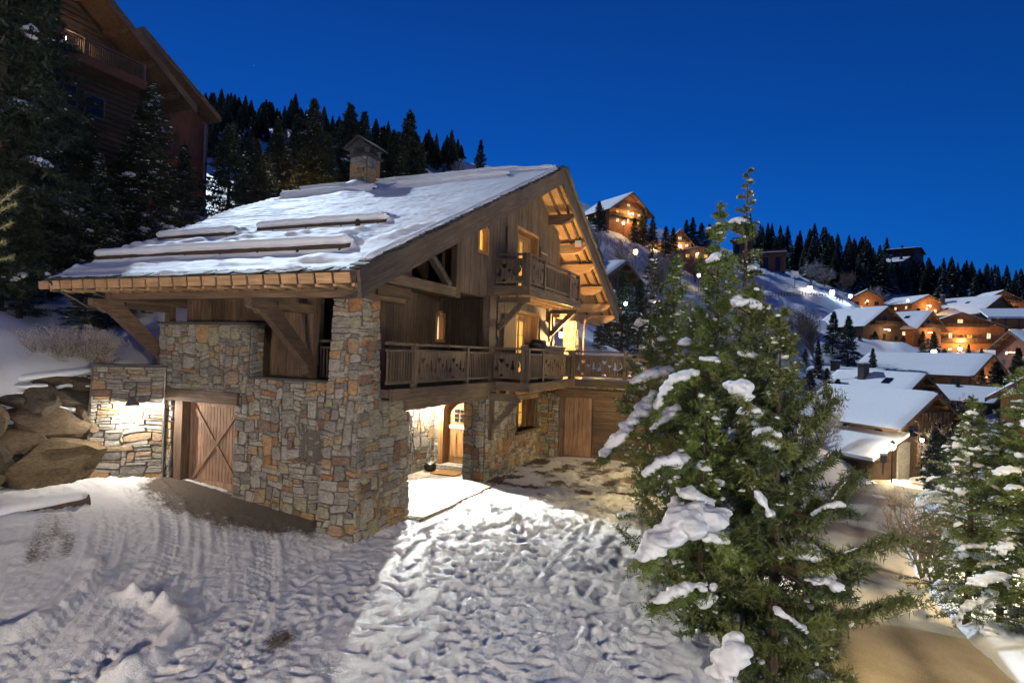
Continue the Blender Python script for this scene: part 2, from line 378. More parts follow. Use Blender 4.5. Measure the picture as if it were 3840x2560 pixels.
ROAD = [(-12, 3.2), (-4, 4.6), (3, 6.0), (7, 7.0), (10, 8.0), (15, 9.9), (20, 11.8), (27, 14.9), (33, 18.2), (38, 21.6), (44, 25.8), (50, 30.0), (56, 34.5), (62, 40), (68, 47), (74, 56)]
def road_z(d): return np.interp(d, [-12, 0, 7, 15, 20, 27, 38, 50, 61, 74], [-3.0, -3.4, -3.8, -4.15, -4.75, -5.35, -6.15, -7.05, -8.15, -9.0])
for d, l in ROAD:
    for o_ in (-3.2, 0, 3.2): cd_(d, l+o_, float(road_z(d))-.02)
    cd_(d, l+5.5, float(road_z(d))+.25); cd_(d, l+11, float(road_z(d))+.4)
for a in [(7, 3.2, 0), (7, 4.2, -1.1), (3, 3.0, 0), (-3, 1.8, 0), (10, 3.8, -.05), (10, 4.9, -1.4), (15, 4.6, .0), (15, 6.0, -2.0), (20, 4.8, .1), (20, 7.4, -2.6), (27, 7, .3), (27, 10.5, -3), (33, 8, 1.2), (38, 12, -1.0), (38, 17, -4.8), (48, 16, 1.0), (48, 22, -3.5), (56, 28, -6.), (12, 17, -4.2), (15, 22, -4.6), (25, 28, -6), (35, 34, -7), (45, 42, -8), (20, 40, -7), (0, 25, -4.2), (-10, 20, -3), (60, 60, -9), (40, 80, -10), (0, 80, -8), (100, 130, -8), (200, 230, 5), (60, 200, 0), (-60, 60, -4), (-60, -60, 6), (-20, -30, 4), (0, -25, 7), (10, -20, 6), (30, -40, 18), (60, -60, 30), (120, -120, 60), (0, -120, 40), (500, 0, 130), (500, 250, 60), (500, -250, 160), (300, -200, 120), (-150, -150, 10), (-150, 150, -10), (600, 500, 60), (300, 500, 20), (0, 400, 0)]:
    cd_(*a)
CT = np.array(CTRL)
def _rad(P, Q): return np.sqrt(((P[:, None]-Q[None])**2).sum(-1)+1.5)
_A = _rad(CT[:, :2], CT[:, :2]); _n = len(CT)
_M = np.zeros((_n+3, _n+3)); _M[:_n, :_n] = _A-np.eye(_n)*.25; _M[:_n, _n:] = np.c_[np.ones(_n), CT[:, :2]]; _M[_n:, :_n] = _M[:_n, _n:].T
_wt = np.linalg.solve(_M, np.r_[CT[:, 2], 0, 0, 0])
def terr(x, y):
    x = np.atleast_1d(np.asarray(x, float)); y = np.atleast_1d(np.asarray(y, float)); P = np.c_[x.ravel(), y.ravel()]
    out = np.concatenate([_rad(P[i:i+20000], CT[:, :2])@_wt[:_n]+_wt[_n]+P[i:i+20000]@_wt[_n+1:] for i in range(0, len(P), 20000)])
    return out.reshape(x.shape)
def tz(x, y): return float(terr(x, y)[0])
def court_mask(x, y):
    """1 well inside the levelled courtyard and under the house, 0 outside"""
    dx = x-CP[0]; dy = y-CP[1]; d = dx*_f[0]+dy*_f[1]; l = dx*_r[0]+dy*_r[1]
    m_ = np.clip((3.3+np.clip(d-7, 0, 14)*.16-l)/.8, 0, 1)
    yb = np.where(x < -.57, 8.1, np.where(x < .46, 6.95+(.46-x)*1.117, 6.6)); m_ = m_*np.clip((yb-y)/.45, 0, 1)*np.clip((10.9-x)/.6, 0, 1)*np.clip((x+15)/2, 0, 1)*np.clip((y+13)/2, 0, 1)
    return m_
def graded(lo, hi, c, n, s):
    t = np.linspace(np.arcsinh((lo-c)/s), np.arcsinh((hi-c)/s), n); return c+s*np.sinh(t)
gx = graded(-160, 900, -2, 330, 9); gy = graded(-520, 520, -3, 330, 9)
GX, GY = np.meshgrid(gx, gy, indexing='ij')
GZ = terr(GX, GY)
dist = np.hypot(GX-CP[0], GY-CP[1])
cm = court_mask(GX, GY)
GZ = GZ*(1-cm)+(court_z(GX, GY)-.10)*cm
GZ += fbm(GX*.25, GY*.25, 4)*np.clip((dist-25)/80, 0, 1)*1.4*(1-cm)
_near = np.clip((GY-6.6)/2, 0, 1)*np.clip((60-dist)/20, 0, 1); GZ += fbm(GX*.7, GY*.7, 4)*.30*_near
_rd = np.array([dl(d, l)[:2] for d, l in ROAD]); 
def road_dist(x, y):
    P = np.c_[x.ravel(), y.ravel()]; best = np.full(len(P), 1e9)
    for a, b in zip(_rd[:-1], _rd[1:]):
        ab = b-a; t = np.clip(((P-a)@ab)/(ab@ab), 0, 1); best = np.minimum(best, np.hypot(*(P-(a+t[:, None]*ab)).T))
    return best.reshape(x.shape)
rdist = road_dist(GX, GY); GZ -= .35*np.clip((4.0-rdist)/.8, 0, 1); 
nx_, ny_ = GX.shape
idx = np.arange(nx_*ny_).reshape(nx_, ny_)
Fq = np.stack([idx[:-1, :-1], idx[1:, :-1], idx[1:, 1:], idx[:-1, 1:]], -1).reshape(-1, 4)
me = npmesh('snowy_ground', np.c_[GX.ravel(), GY.ravel(), GZ.ravel()], Fq, 'snow_hill', smooth=True)
link('snowy_ground', me, kind='structure')
# road
def road():
    V = []; cov = []; n = 21
    pts = [np.array(dl(d, l)[:2]) for d, l in ROAD]; zs = [float(road_z(d)) for d, l in ROAD]
    seg = [0]
    for a, b in zip(pts[:-1], pts[1:]): seg.append(seg[-1]+np.hypot(*(b-a)))
    S = np.arange(0, seg[-1], .3); X = np.interp(S, seg, [p[0] for p in pts]); Y = np.interp(S, seg, [p[1] for p in pts]); Z = np.interp(S, seg, zs)
    for arr in (X, Y): 
        k = np.ones(15)/15; arr[:] = np.convolve(np.pad(arr, 7, 'edge'), k, 'valid')
    T = np.gradient(np.c_[X, Y], axis=0); T /= np.linalg.norm(T, axis=1)[:, None]; Nn = np.c_[-T[:, 1], T[:, 0]]
    for j in range(n):
        o_ = (j/(n-1)-.5)*2*3.15
        px = X+Nn[:, 0]*o_; py = Y+Nn[:, 1]*o_
        V.append(np.c_[px, py, Z+.02-.04*abs(o_)/3+fbm(px*1.5, py*1.5, 3)*.015]); 
        tr = np.exp(-((abs(o_+.25*np.sin(S*.2))-1.0)/.38)**2)*.34+np.exp(-((o_-2.3)/.3)**2)*.2
        cov.append(.62+fbm(px*.5, py*.9, 5)*.30-tr+.25*np.clip((S-28)/14, 0, 1)*0+.1*(abs(o_) > 2.6))
    V = np.stack(V, 1); m_ = len(S); V = V.reshape(-1, 3); cov = np.stack(cov, 1).ravel()
    ii = np.arange(m_*n).reshape(m_, n); F = np.stack([ii[:-1, :-1], ii[1:, :-1], ii[1:, 1:], ii[:-1, 1:]], -1).reshape(-1, 4)
    link('road', npmesh('road', V, F, 'road_ground', smooth=True, extra={'cover': cov}), kind='structure')
    # ploughed snow banks on both sides
    for sgn, nm in ((1, 'snow_bank'), (-1, 'snow_bank')):
        V = []; prof = [(-.15, -.1), (.0, .06), (.18, .26), (.5, .40), (1.0, .42), (1.6, .34), (2.4, .22), (3.4, .05), (4.2, -.25)]
        for o_, h in prof:
            px = X-Nn[:, 0]*sgn*(3.15+o_+.12*fbm(S*.8, S*0+sgn)) ; py = Y-Nn[:, 1]*sgn*(3.15+o_+.12*fbm(S*.8, S*0+sgn))
            V.append(np.c_[px, py, Z+h*(.8+.5*fbm(S*.5+3, S*0+o_))+fbm(px*3, py*3, 3)*.06])
        V = np.stack(V, 1).reshape(-1, 3); k = len(prof); ii = np.arange(m_*k).reshape(m_, k); F = np.stack([ii[:-1, :-1], ii[1:, :-1], ii[1:, 1:], ii[:-1, 1:]], -1).reshape(-1, 4)
        link(nm, npmesh(nm, V, F, 'snow', smooth=True), kind='structure')
road()
# courtyard snow in fine relief
def court():
    h = .037; xs = np.arange(-10.5, 11, h); ys = np.arange(-11.0, 7.9, h); X, Y = np.meshgrid(xs, ys, indexing='ij')
    base = court_z(X, Y)
    dx = X-CP[0]; dy = Y-CP[1]; d = dx*_f[0]+dy*_f[1]; l = dx*_r[0]+dy*_r[1]
    # cover: bare strip along the left wall, by the porch, patches in the drive
    wl = np.clip((-X+.2)/2.3, 0, 1)                                   # distance from the left wall
    bare_left = np.exp(-((Y-3.3)/2.5)**2)*np.exp(-(np.clip(.5-X, 0, 9)/1.45)**2)*1.1
    bare_left = np.where(X > .6, 0, bare_left)
    bare_porch = np.clip((X-1.7)/.5, 0, 1)*np.clip(1-(X-5.9)/1.2, 0, 1)*np.clip((Y+.75-.10*(X-2))/.45, 0, 1)*.9
    brown = np.clip(((X-6.17)*.921-(Y-.15)*.39+.1)/.35, 0, 1)*np.clip((X-3.4)/1.2, 0, 1)*(.30+.55*fbm(X*2.2, Y*2.2, 3))  # trampled thin snow, cut along the porch light's shadow edge drawn into the colour
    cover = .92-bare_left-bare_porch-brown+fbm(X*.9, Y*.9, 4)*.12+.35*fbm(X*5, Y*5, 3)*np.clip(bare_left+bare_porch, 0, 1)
    for (cx, cy, rx, ry, a) in [(-6.9, 1.2, 1.0, .22, .55), (-7.6, -1.0, .9, .3, .5), (-6.0, -.5, .35, .22, .4), (-3.6, -1.6, .35, .25, .3), (2.3, -.55, .55, .35, .7)]:
        cover -= a*np.exp(-((X-cx)/rx)**2-((Y-cy)/ry)**2)
    wx = X+.12*fbm(X*3, Y*3, 2); wy = Y+.12*fbm(X*3+9, Y*3, 2); lump = fbm(X*1.1, Y*1.1, 3)*.04+fbm(wx*4.6, wy*4.6, 2, .6)*.030+fbm(wx*9, wy*9, 3, .75)*.030+np.clip(fbm(wx*11+5, wy*11, 2)-.10, 0, 1)*.055
    # trodden snow in front of the porch is rough, the drive on the left is rolled flat
    fx = np.clip((l+1.9)/1.6, 0, 1); rough = .42+.75*fx
    Z = base+.03+lump*rough
    # footprints
    r_ = np.random.RandomState(5)
    for k in range(1700):
        fxx, fyy = r_.uniform(-6, 8), r_.uniform(-8.5, 0)
        if k < 500: fxx = r_.normal(1.5, 1.8); fyy = r_.normal(-2.6, 1.3)
        a = r_.uniform(0, PI); ca, sa = math.cos(a), math.sin(a)
        i0, i1 = np.searchsorted(xs, [fxx-.35, fxx+.35]); j0, j1 = np.searchsorted(ys, [fyy-.35, fyy+.35])
        if i1-i0 < 3 or j1-j0 < 3: continue
        sx = X[i0:i1, j0:j1]-fxx; sy = Y[i0:i1, j0:j1]-fyy; u = (sx*ca+sy*sa)/.125; v = (-sx*sa+sy*ca)/.055; q = u*u+v*v
        dep = r_.uniform(.012, .055)
        Z[i0:i1, j0:j1] += (-dep*np.exp(-q**1.5)+dep*.30*np.exp(-((np.sqrt(q)-1.5)/.5)**2)*np.clip(u*r_.uniform(-1, 1)+.6, 0, 1.2))
    # lines of tracks walked towards the garage
    for (x0, y0, x1, y1) in [(-3, -6.5, 4.6, -.9), (-1.5, -7.5, 5.3, -1.7), (-5, -4.8, 2.8, -1.2)]:
        n = 30
        for k in range(n):
            t = k/n; fxx = x0+(x1-x0)*t+(-1)**k*.1; fyy = y0+(y1-y0)*t-(-1)**k*.1
            i0, i1 = np.searchsorted(xs, [fxx-.3, fxx+.3]); j0, j1 = np.searchsorted(ys, [fyy-.3, fyy+.3])
            if i1-i0 < 3 or j1-j0 < 3: continue
            q = ((X[i0:i1, j0:j1]-fxx-r_.normal(0, .05))/.13)**2+((Y[i0:i1, j0:j1]-fyy-r_.normal(0, .05))/.09)**2; Z[i0:i1, j0:j1] += -.045*np.exp(-q)+.016*np.exp(-((np.sqrt(q)-1.5)/.4)**2)
    # tyre tracks sweeping round to the garage
    mleft = np.clip((-l-1.2)/1.5, 0, 1)
    tr = 0
    for (cx, cy, R) in [(-11.5, 9.5, 9.2), (-11.5, 9.5, 10.8), (-11.3, 10.2, 12.1), (-11.3, 10.2, 13.6), (-2.0, -12.5, 11.0), (-2.0, -12.5, 12.5), (-13.5, 3.5, 5.4), (-13.5, 3.5, 6.9)]:
        q = np.hypot(X-cx, Y-cy)-R; ang = np.arctan2(Y-cy, X-cx)*R
        w = np.exp(-(q/.17)**4); tr = tr-w*(.016+.012*np.sin(q*75)+.008*np.sin(ang*34+q*30))+.028*np.exp(-((abs(q)-.25)/.05)**2)*np.clip(vnoise(ang*1.3, q*0+R)*2-.7, 0, 1.2)
    Z += tr*mleft*(.5+vnoise(X*.6, Y*.6))
    for (cx, cy, R, a0, a1) in [(-5.4, 3.4, 2.2, -2.6, -.2), (-7.8, 1.6, 1.6, -2.8, -.3), (-5.0, .6, 1.3, -1.9, .6), (-9.0, 2.6, 3.4, -1.2, .5)]:   # ridges left by the plough
        q = np.hypot(X-cx, Y-cy)-R; ang = np.arctan2(Y-cy, X-cx); w = np.clip((ang-a0)/.3, 0, 1)*np.clip((a1-ang)/.3, 0, 1)
        Z += .16*np.exp(-(q/.13)**2)*w*(.3+1.2*vnoise(ang*9, q*3))
    Z += .14*np.exp(-((Y+X*.35-2.6-.3*fbm(X*.5, Y*0))/.22)**2)*np.clip((-X-2.5)/1.5, 0, 1)*(.2+vnoise(X*2.2, Y*2.2))
    qa = np.hypot(X+11.5, Y-9.5); fur = fbm(qa*11+.6*fbm(X*.7, Y*.7, 2), np.arctan2(Y-9.5, X+11.5)*3.5, 3, .75)*.030*np.clip(1.2*fbm(X*.5, Y*.5, 3)+.75, .15, 1)+fbm(X*11, Y*11, 3, .7)*.022; Z += fur*mleft
    cover = cover-mleft*.34*np.clip(fbm(qa*1.1, np.arctan2(Y-9.5, X+11.5)*3.2+4, 3)*2.6-.35, 0, 1)-mleft*.10*np.clip(fbm(qa*5, np.arctan2(Y-9.5, X+11.5)*8, 2)*3, 0, 1)
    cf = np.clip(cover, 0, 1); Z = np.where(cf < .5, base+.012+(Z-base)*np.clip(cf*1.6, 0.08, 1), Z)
    mk = court_mask(X, Y); Z -= np.clip(.75-mk, 0, 1)*1.2
    keep = (mk > .05)&~((X > .72)&(Y > -.0)&(X < 1.8))&~((Y > .35)&(X > .75))&~((Y > 6.1)&(X > .4))&~((X > 1.9)&(X < 6.25)&(Y > .05))
    ii = np.arange(X.size).reshape(X.shape); F = np.stack([ii[:-1, :-1], ii[1:, :-1], ii[1:, 1:], ii[:-1, 1:]], -1)
    kk = keep[:-1, :-1]&keep[1:, 1:]&keep[1:, :-1]&keep[:-1, 1:]
    # nothing outside what the camera side can see
    vis = (d > -.5); kk &= vis[:-1, :-1]
    F = F[kk]; used = np.unique(F); rem = -np.ones(X.size, int); rem[used] = np.arange(len(used))
    V = np.c_[X.ravel(), Y.ravel(), Z.ravel()][used]
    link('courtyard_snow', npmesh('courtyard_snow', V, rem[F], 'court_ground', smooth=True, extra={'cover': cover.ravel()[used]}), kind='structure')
court()

# ================================================================ THE MAIN CHALET
CH = empty('chalet', (0, 0, 0), 'large stone and timber chalet with snowy roof, balconies and a lit arched entrance', 'chalet')
RL = lambda x: 5.15+.4526*(x+1.2)           # left slope, top of the boards
RR = lambda x: 10.02-.479*(x-9.56)
RT = lambda x: RL(x) if x < 9.56 else RR(x)
def BX(name, mat, *a, parent=None, **k):
    mb = MB(); mb.box(*a); return mb.build(name, mat, parent or CH, **k)
# ---- rubble stonework
STONES = []      # (size in view, V, F, tint, wallpart)
def stone_face(P_0, W_, H_, ok, wallpart, cell=.052, seed=0, proud=(.018, .055), big=1.0, slivers=.5, flat=False):
    def P(u, v, n):
        a = np.array([u*2.9+seed*7.]); b = np.array([v*2.9]); k = .075*max(0, min(1, min(u, W_-u)/.12))*max(0, min(1, min(v, H_-v)/.12))
        if not ok(u+.16, v) or not ok(u-.16, v) or not ok(u, v+.14) or not ok(u, v-.14): k *= .15
        return P_0(u+k*float(fbm(a, b, 2)[0]), v+k*float(fbm(a+40, b, 2)[0]), n)
    r_ = random.Random(seed); nu, nv = int(W_/cell), int(H_/cell); occ = [[not ok((i+.5)*cell, (j+.5)*cell) for j in range(nv)] for i in range(nu)]
    for j in range(nv):
        for i in range(nu):
            if occ[i][j]: continue
            q = r_.random()
            if q < .36: w, h = r_.randint(3, 8)*big, r_.randint(3, 8)*big
            elif q < .36+slivers*.8: w, h = r_.randint(4, 10), r_.choice((1, 2, 2))
            else: w, h = r_.randint(3, 6), r_.randint(2, 4)
            w = int(w); h = int(h); ww = 0
            if flat: w += 2; h = max(1, (h+1)//2)
            elif h > w*1.5: w, h = h, w
            while ww < w and i+ww < nu and not occ[i+ww][j]: ww += 1
            w = ww
            if w <= 2 and h > 4: h = 4
            hh = 1
            while hh < h and j+hh < nv and all(not occ[i+k][j+hh] for k in range(w)): hh += 1
            h = hh
            for a in range(w):
                for b in range(h): occ[i+a][j+b] = True
            g = .0035; x0, x1, y0, y1 = i*cell+g, (i+w)*cell-g, j*cell+g, (j+h)*cell-g
            jx = min(.020, (x1-x0)*.14); jy = min(.014, (y1-y0)*.12)
            R = lambda a: r_.random()*a
            c = [(x0+R(jx), y0+R(jy)), (x1-R(jx), y0+R(jy)), (x1-R(jx), y1-R(jy)), (x0+R(jx), y1-R(jy))]
            poly = []
            for k, (a, b) in enumerate(c):
                if r_.random() < .45 and w > 2 and h > 2:       # knock the corner off
                    pa, pn = c[k-1], c[(k+1) % 4]; f = r_.uniform(.1, .32)
                    poly += [(a+(pa[0]-a)*f, b+(pa[1]-b)*f), (a+(pn[0]-a)*f*.7, b+(pn[1]-b)*f*.7)]
                else:
                    f = min(.25, .03/max(.04, x1-x0)); pa, pn = c[k-1], c[(k+1) % 4]
                    poly += [(a+(pa[0]-a)*f*.5, b+(pa[1]-b)*f*.5), (a+(pn[0]-a)*f*.5, b+(pn[1]-b)*f*.5)]
            cx = sum(p[0] for p in poly)/len(poly); cy = sum(p[1] for p in poly)/len(poly)
            d = r_.uniform(*proud); tx = r_.uniform(-.05, .05); ty = r_.uniform(-.05, .05)
            n = len(poly); V = []
            sz = min(x1-x0, y1-y0); ins = min(.007, sz*.10)
            for lv, (dd, k) in enumerate(((-.03, 0), (d*.55, 0), (d, ins))):
                for a, b in poly:
                    L = math.hypot(a-cx, b-cy)+1e-6; a2, b2 = a-(a-cx)/L*k, b-(b-cy)/L*k
                    V.append(P(a2, b2, dd+((a-cx)*tx+(b-cy)*ty if lv == 2 else 0)))
            V.append(P(cx+r_.uniform(-.2, .2)*(x1-x0), cy+r_.uniform(-.2, .2)*(y1-y0), d+r_.uniform(-.004, .012)))
            F = []
            for lv in (0, 1):
                for k in range(n): F.append((lv*n+k, lv*n+(k+1) % n, (lv+1)*n+(k+1) % n, (lv+1)*n+k))
            for k in range(n): F.append((2*n+k, 2*n+(k+1) % n, 3*n))
            C = np.array(V[-1]); dep = max(.5, (C-CP)@_f2); lat = abs((C-CP)@_r3)/dep
            area = (x1-x0)*(y1-y0)/dep**2*(0 if lat > .87 else 1)
            STONES.append((area, V, F, r_.random(), wallpart))
def finish_stones():
    by = {}
    for s in STONES:
        root = s[4]
        while root.parent: root = root.parent
        by.setdefault(root.name, []).append(s)
    for root, L in by.items():
        L.sort(key=lambda s: -s[0]); rest = {}
        for k, (a, V, F, t, wp) in enumerate(L):
            if k < 290:
                c = np.mean(np.array(V), 0); mb = MB(); mb.add(V, F, t); o = worldloc(wp)
                me = mb.mesh('stone', 'stone', c); ob = link('stone', me, wp, (c[0]-o[0], c[1]-o[1], c[2]-o[2]))
            else: rest.setdefault(root, MB()).add(V, F, t)
        for mb in rest.values():
            r0 = L[0][4]
            while r0.parent: r0 = r0.parent
            mb.build('stone', 'stone', r0, kind='stuff')
# -- left wall, face x=.5
def inb(v, a, b): return a <= v <= b
lw = MB()
lw.box(.5, .9, .9, 3.40, -.4, 3.08); lw.box(.5, .9, 3.40, 3.78, -.4, 4.28); lw.box(.5, .9, 3.78, 5.80, 2.45, 4.28); lw.box(.5, .9, 5.80, 6.32, -.4, 4.28)
lwo = lw.build('stone_wall', 'mortar', CH)
def ok_left(u, v):                # u = 6.32-y, v = z+.3
    y, z = 6.32-u, v-.3
    if z > 3.06 and y < 3.42: return False
    if z > 4.26: return False
    if 3.78 < y < 5.80 and z < 2.46: return False
    if 3.62 < y < 6.12 and 2.44 < z < 2.74: return False
    if ((y-1.55)/.30)**2+((z-1.70)/.36)**2 < 1 or (1.25 < y < 1.85 and 1.42 < z < 1.7): return False
    return y > .92
stone_face(lambda u, v, n: (.5-n, 6.32-u, v-.3), 5.42, 4.58, ok_left, lwo, seed=1)
# return faces of the openings
stone_face(lambda u, v, n: (.5+u, 3.40-n, 3.08+v), .4, 1.19, lambda u, v: True, lwo, seed=2)
stone_face(lambda u, v, n: (.512-n, 1.95-u, 1.35+v), .80, .80, lambda u, v: ((u-.40)/.29)**2+((v-.35)/.35)**2 < 1, lwo, seed=77, cell=.07, proud=(.002, .012))
BX('coping', 'slate', .42, .95, 3.36, 6.36, 4.28, 4.335); BX('coping', 'slate', .44, .95, .94, 3.355, 3.08, 3.125)
# -- corner pier with a battered foot
pm = MB()
pm.add([(0, 0, -.3), (.95, 0, -.3), (.95, .94, -.3), (0, .94, -.3), (.34, .23, 4.9), (.90, .23, 4.9), (.90, .94, 4.9), (.34, .94, 4.9)],
       [(0, 3, 2, 1), (4, 5, 6, 7), (0, 1, 5, 4), (1, 2, 6, 5), (2, 3, 7, 6), (3, 0, 4, 7)])
pm.add([(.95, .01, -.3), (1.93, .01, -.3), (1.93, .60, -.3), (.95, .60, -.3), (.95, .137, 2.74), (1.93, .137, 2.74), (1.93, .60, 2.74), (.95, .60, 2.74)],
       [(0, 3, 2, 1), (4, 5, 6, 7), (0, 1, 5, 4), (1, 2, 6, 5), (2, 3, 7, 6), (3, 0, 4, 7)])
pier = pm.build('stone_pier', 'mortar', CH)
bx = lambda z: .0695*z; by_ = lambda z: .047*z
stone_face(lambda u, v, n: (u, by_(v-.3)-n, v-.3), 1.93, 5.18, lambda u, v: u > bx(v-.3)-.01 and (u < .90 or v < 3.02), pier, seed=3, big=1.15)
stone_face(lambda u, v, n: (bx(v-.3)-n, .94-u, v-.3), .94, 5.18, lambda u, v: u < .94-by_(v-.3)+.01, pier, seed=4, big=1.15)
stone_face(lambda u, v, n: (1.93+n, .05+u, v-.1), .5, 2.8, lambda u, v: True, pier, seed=44)
# -- porch and gable stone wall
gw = MB()
gw.box(6.17, 8.58, .15, .85, -.3, 2.74); gw.box(8.58, 10.5, .15, .85, -.3, 1.24); gw.box(8.58, 10.5, .15, .85, 2.28, 2.74); gw.box(10.5, 10.9, .15, .85, -.3, 2.74)
gwo = gw.build('stone_wall', 'mortar', CH)
stone_face(lambda u, v, n: (6.17+u, .15-n, v-.2), 4.64, 2.94, lambda u, v: not (2.36 < u < 4.4 and 1.38 < v < 2.5), gwo, seed=5)
stone_face(lambda u, v, n: (6.17-n, .85-u, v-.2), .70, 2.94, lambda u, v: True, gwo, seed=6, big=1.1)
pw = MB(); pw.box(.9, 7.35, 2.5, 2.8, -.2, 2.74); pw.box(.95, 1.25, .6, 2.5, -.2, 2.74); pw.box(7.3, 7.6, 2.25, 2.5, -.2, 2.74); pw.box(7.3, 7.6, .85, .95, -.2, 2.74)
pwo = pw.build('stone_wall', 'mortar', CH)
stone_face(lambda u, v, n: (1.25+u, 2.5-n, v), 6.05, 2.74, lambda u, v: True, pwo, seed=7)
stone_face(lambda u, v, n: (7.3-n, 2.5-u, v), .24, 2.74, lambda u, v: True, pwo, seed=8)
BX('porch_ceiling', 'wood_brown_x', .9, 7.6, .30, 2.8, 2.745, 2.79)
# porch floor: flagstones
px_ = 1.75; k = 0
rows = [(-.30, .28), (.285, .80), (.805, 1.35), (1.355, 1.9), (1.905, 2.48)]
for ri, (ya, yb) in enumerate(rows):
    xx = 1.95 if ya > -.1 else 2.0
    while xx < 7.2:
        w = rnd.uniform(.55, 1.05); x2 = min(xx+w, 7.28 if ya > .8 else 6.12)
        if x2-xx > .15:
            mb = MB(); yo = -.10*(1 if ri == 0 else 0)*rnd.random()
            mb.box(xx+.006, x2-.006, ya+.006+yo, yb-.006, -.06, .075+rnd.uniform(-.004, .004)); mb.build('flagstone', 'slab_stone', CH)
        xx = x2
        if xx >= (7.27 if ya > .8 else 6.1): break
BX('porch_base', 'mortar', 1.9, 7.4, -.30, 2.6, -.2, .05)
# arched entrance door in the wall x=7.3
def arch(y0, y1, zb, zs, n=14):
    c = (y0+y1)/2; r = (y1-y0)/2
    return [(y0, zb), (y1, zb)]+[(c+r*math.cos(PI*i/n), zs+r*.62*math.sin(PI*i/n)) for i in range(n+1)]
def PX(x): return lambda u, v, n: (x+n, u, v)
door = MB(); door.prism(arch(1.08, 2.06, .24, 1.98), PX(7.42), 0, .06); dro = door.build('front_door', 'wood_honey_z', CH)
fr = MB()
oa = arch(.95, 2.24, .22, 1.96, 18); ia = arch(1.08, 2.08, .22, 1.96, 18)
for a, b, c, d in [(oa[i], oa[i+1], ia[i+1], ia[i]) for i in range(2, len(oa)-1)]+[(oa[0], oa[-1], ia[-1], ia[0])]:
    fr.prism([a, b, c, d], PX(7.12), 0, .36, .5)
fr.prism([(.95, .22), (1.08, .22), (1.08, 1.96), (.95, 1.96)], PX(7.12), 0, .36, .5); fr.prism([(2.08, .22), (2.24, .22), (2.24, 1.96), (2.08, 1.96)], PX(7.12), 0, .36, .5)
fr.build('door_frame', 'wood_honey_z', CH)
for i in range(3):
    mb = MB(); y = 1.20+i*.27; mb.box(7.395, 7.42, y, y+.19, .45, 1.22); mb.build('door_panel', 'wood_honey_z', dro)
BX('door_rail', 'curtain_white', 7.385, 7.42, 1.1, 2.04, 1.36, 1.47, parent=dro)
for i in range(3):
    for j in range(3): BX('door_pane', 'glass_dark', 7.385, 7.418, 1.28+i*.2, 1.41+i*.2, 1.58+j*.14, 1.68+j*.14, parent=dro)
mb = MB(); mb.tube([(7.38, 1.30, 1.0), (7.33, 1.30, 1.02), (7.33, 1.30, 1.18), (7.38, 1.30, 1.2)], .012, 6); mb.build('door_handle', 'metal_dark', dro)
BX('door_step', 'slab_stone', 6.98, 7.4, .9, 2.28, .0, .225)
BX('lintel', 'wood_grey_x', 1.72, 6.05, .02, .32, 2.47, 2.735)
# garage 1: lintel, door with X brace
BX('lintel', 'wood_brown_y', .38, .78, 3.62, 6.12, 2.455, 2.73)
BX('garage_recess', 'mortar', .92, 1.0, 3.7, 5.9, .0, 2.6)
gd = MB(); gd.box(.80, .84, 3.80, 5.50, .42, 2.45); gdo = gd.build('garage_door', 'wood_garage', CH)
y = 3.82
while y < 5.48:
    mb = MB(); mb.box(.765, .80, y+.006, y+.096, .55, 2.36); mb.build('plank', 'wood_garage', gdo); y += .103
for a in ((3.80, 5.5, .42, .56), (3.80, 5.5, 2.33, 2.45)): BX('rail', 'wood_garage', .745, .80, *a, parent=gdo)
for a in ((3.80, 3.90), (5.40, 5.5)): BX('rail', 'wood_garage', .74, .80, *a, .42, 2.45, parent=gdo)
for s in (0, 1):
    mb = MB(); z0, z1 = ((.56, 2.33) if s else (2.33, .56)); mb.bar((.748-.004*s, 3.9, z0), (.748-.004*s, 5.4, z1), .03, .12, up=(-1, 0, 0)) if 0 else mb.prism([(3.9, z0-.07), (3.9, z0+.07), (5.4, z1+.07), (5.4, z1-.07)][:: -1 if s else 1], PX(.728+.006*s), 0, .035); mb.build('brace', 'wood_garage', gdo)
mb = MB(); mb.bar((.70, 4.42, 1.18), (.70, 4.42, 1.34), .02, .025); mb.bar((.70, 4.36, 1.26), (.70, 4.48, 1.26), .02, .02); mb.tube([(.72, 4.42, 1.26), (.70, 4.42, 1.26)], .02); mb.build('handle', 'metal_zinc', gdo)
BX('jamb', 'wood_brown_z', .52, .80, 5.52, 5.78, .35, 2.45); BX('threshold', 'slab_stone', .55, .82, 3.8, 5.5, .2, .42)
# ---- timber cladding
def planks(P, u0, u1, zb, zt, mat, openings=(), w=.155, thick=.03, parent=None, gap=.006):
    u = u0
    while u < u1-.03:
        ww = min(w*rnd.uniform(.85, 1.15), u1-u); a, b = zb(u+ww/2), None
        za0, zt0, zt1 = zb(u+ww/2), zt(u), zt(u+ww)
        cuts = [(za0, None)]; segs = [(za0, 1e9)]
        for (o0, o1, p0, p1) in openings:
            if u+ww > o0+.01 and u < o1-.01:
                ns = []
                for s0, s1 in segs:
                    if p0 > s0+.02: ns.append((s0, min(s1, p0)))
                    if p1 < s1: ns.append((max(s0, p1), s1))
                segs = ns
        t = rnd.uniform(0, .012)
        for s0, s1 in segs:
            e0, e1 = min(s1, zt0), min(s1, zt1)
            if min(e0, e1) <= s0+.02: continue
            mb = MB(); mb.prism([(u+gap/2, s0), (u+ww-gap/2, s0), (u+ww-gap/2, e1), (u+gap/2, e0)], P, -t, thick); mb.build('plank', mat, parent or CH)
        u += ww
def PY(y): return lambda u, v, n: (u, y+n, v)
def wallbox(name, mat, *a): return BX(name, mat, *a)
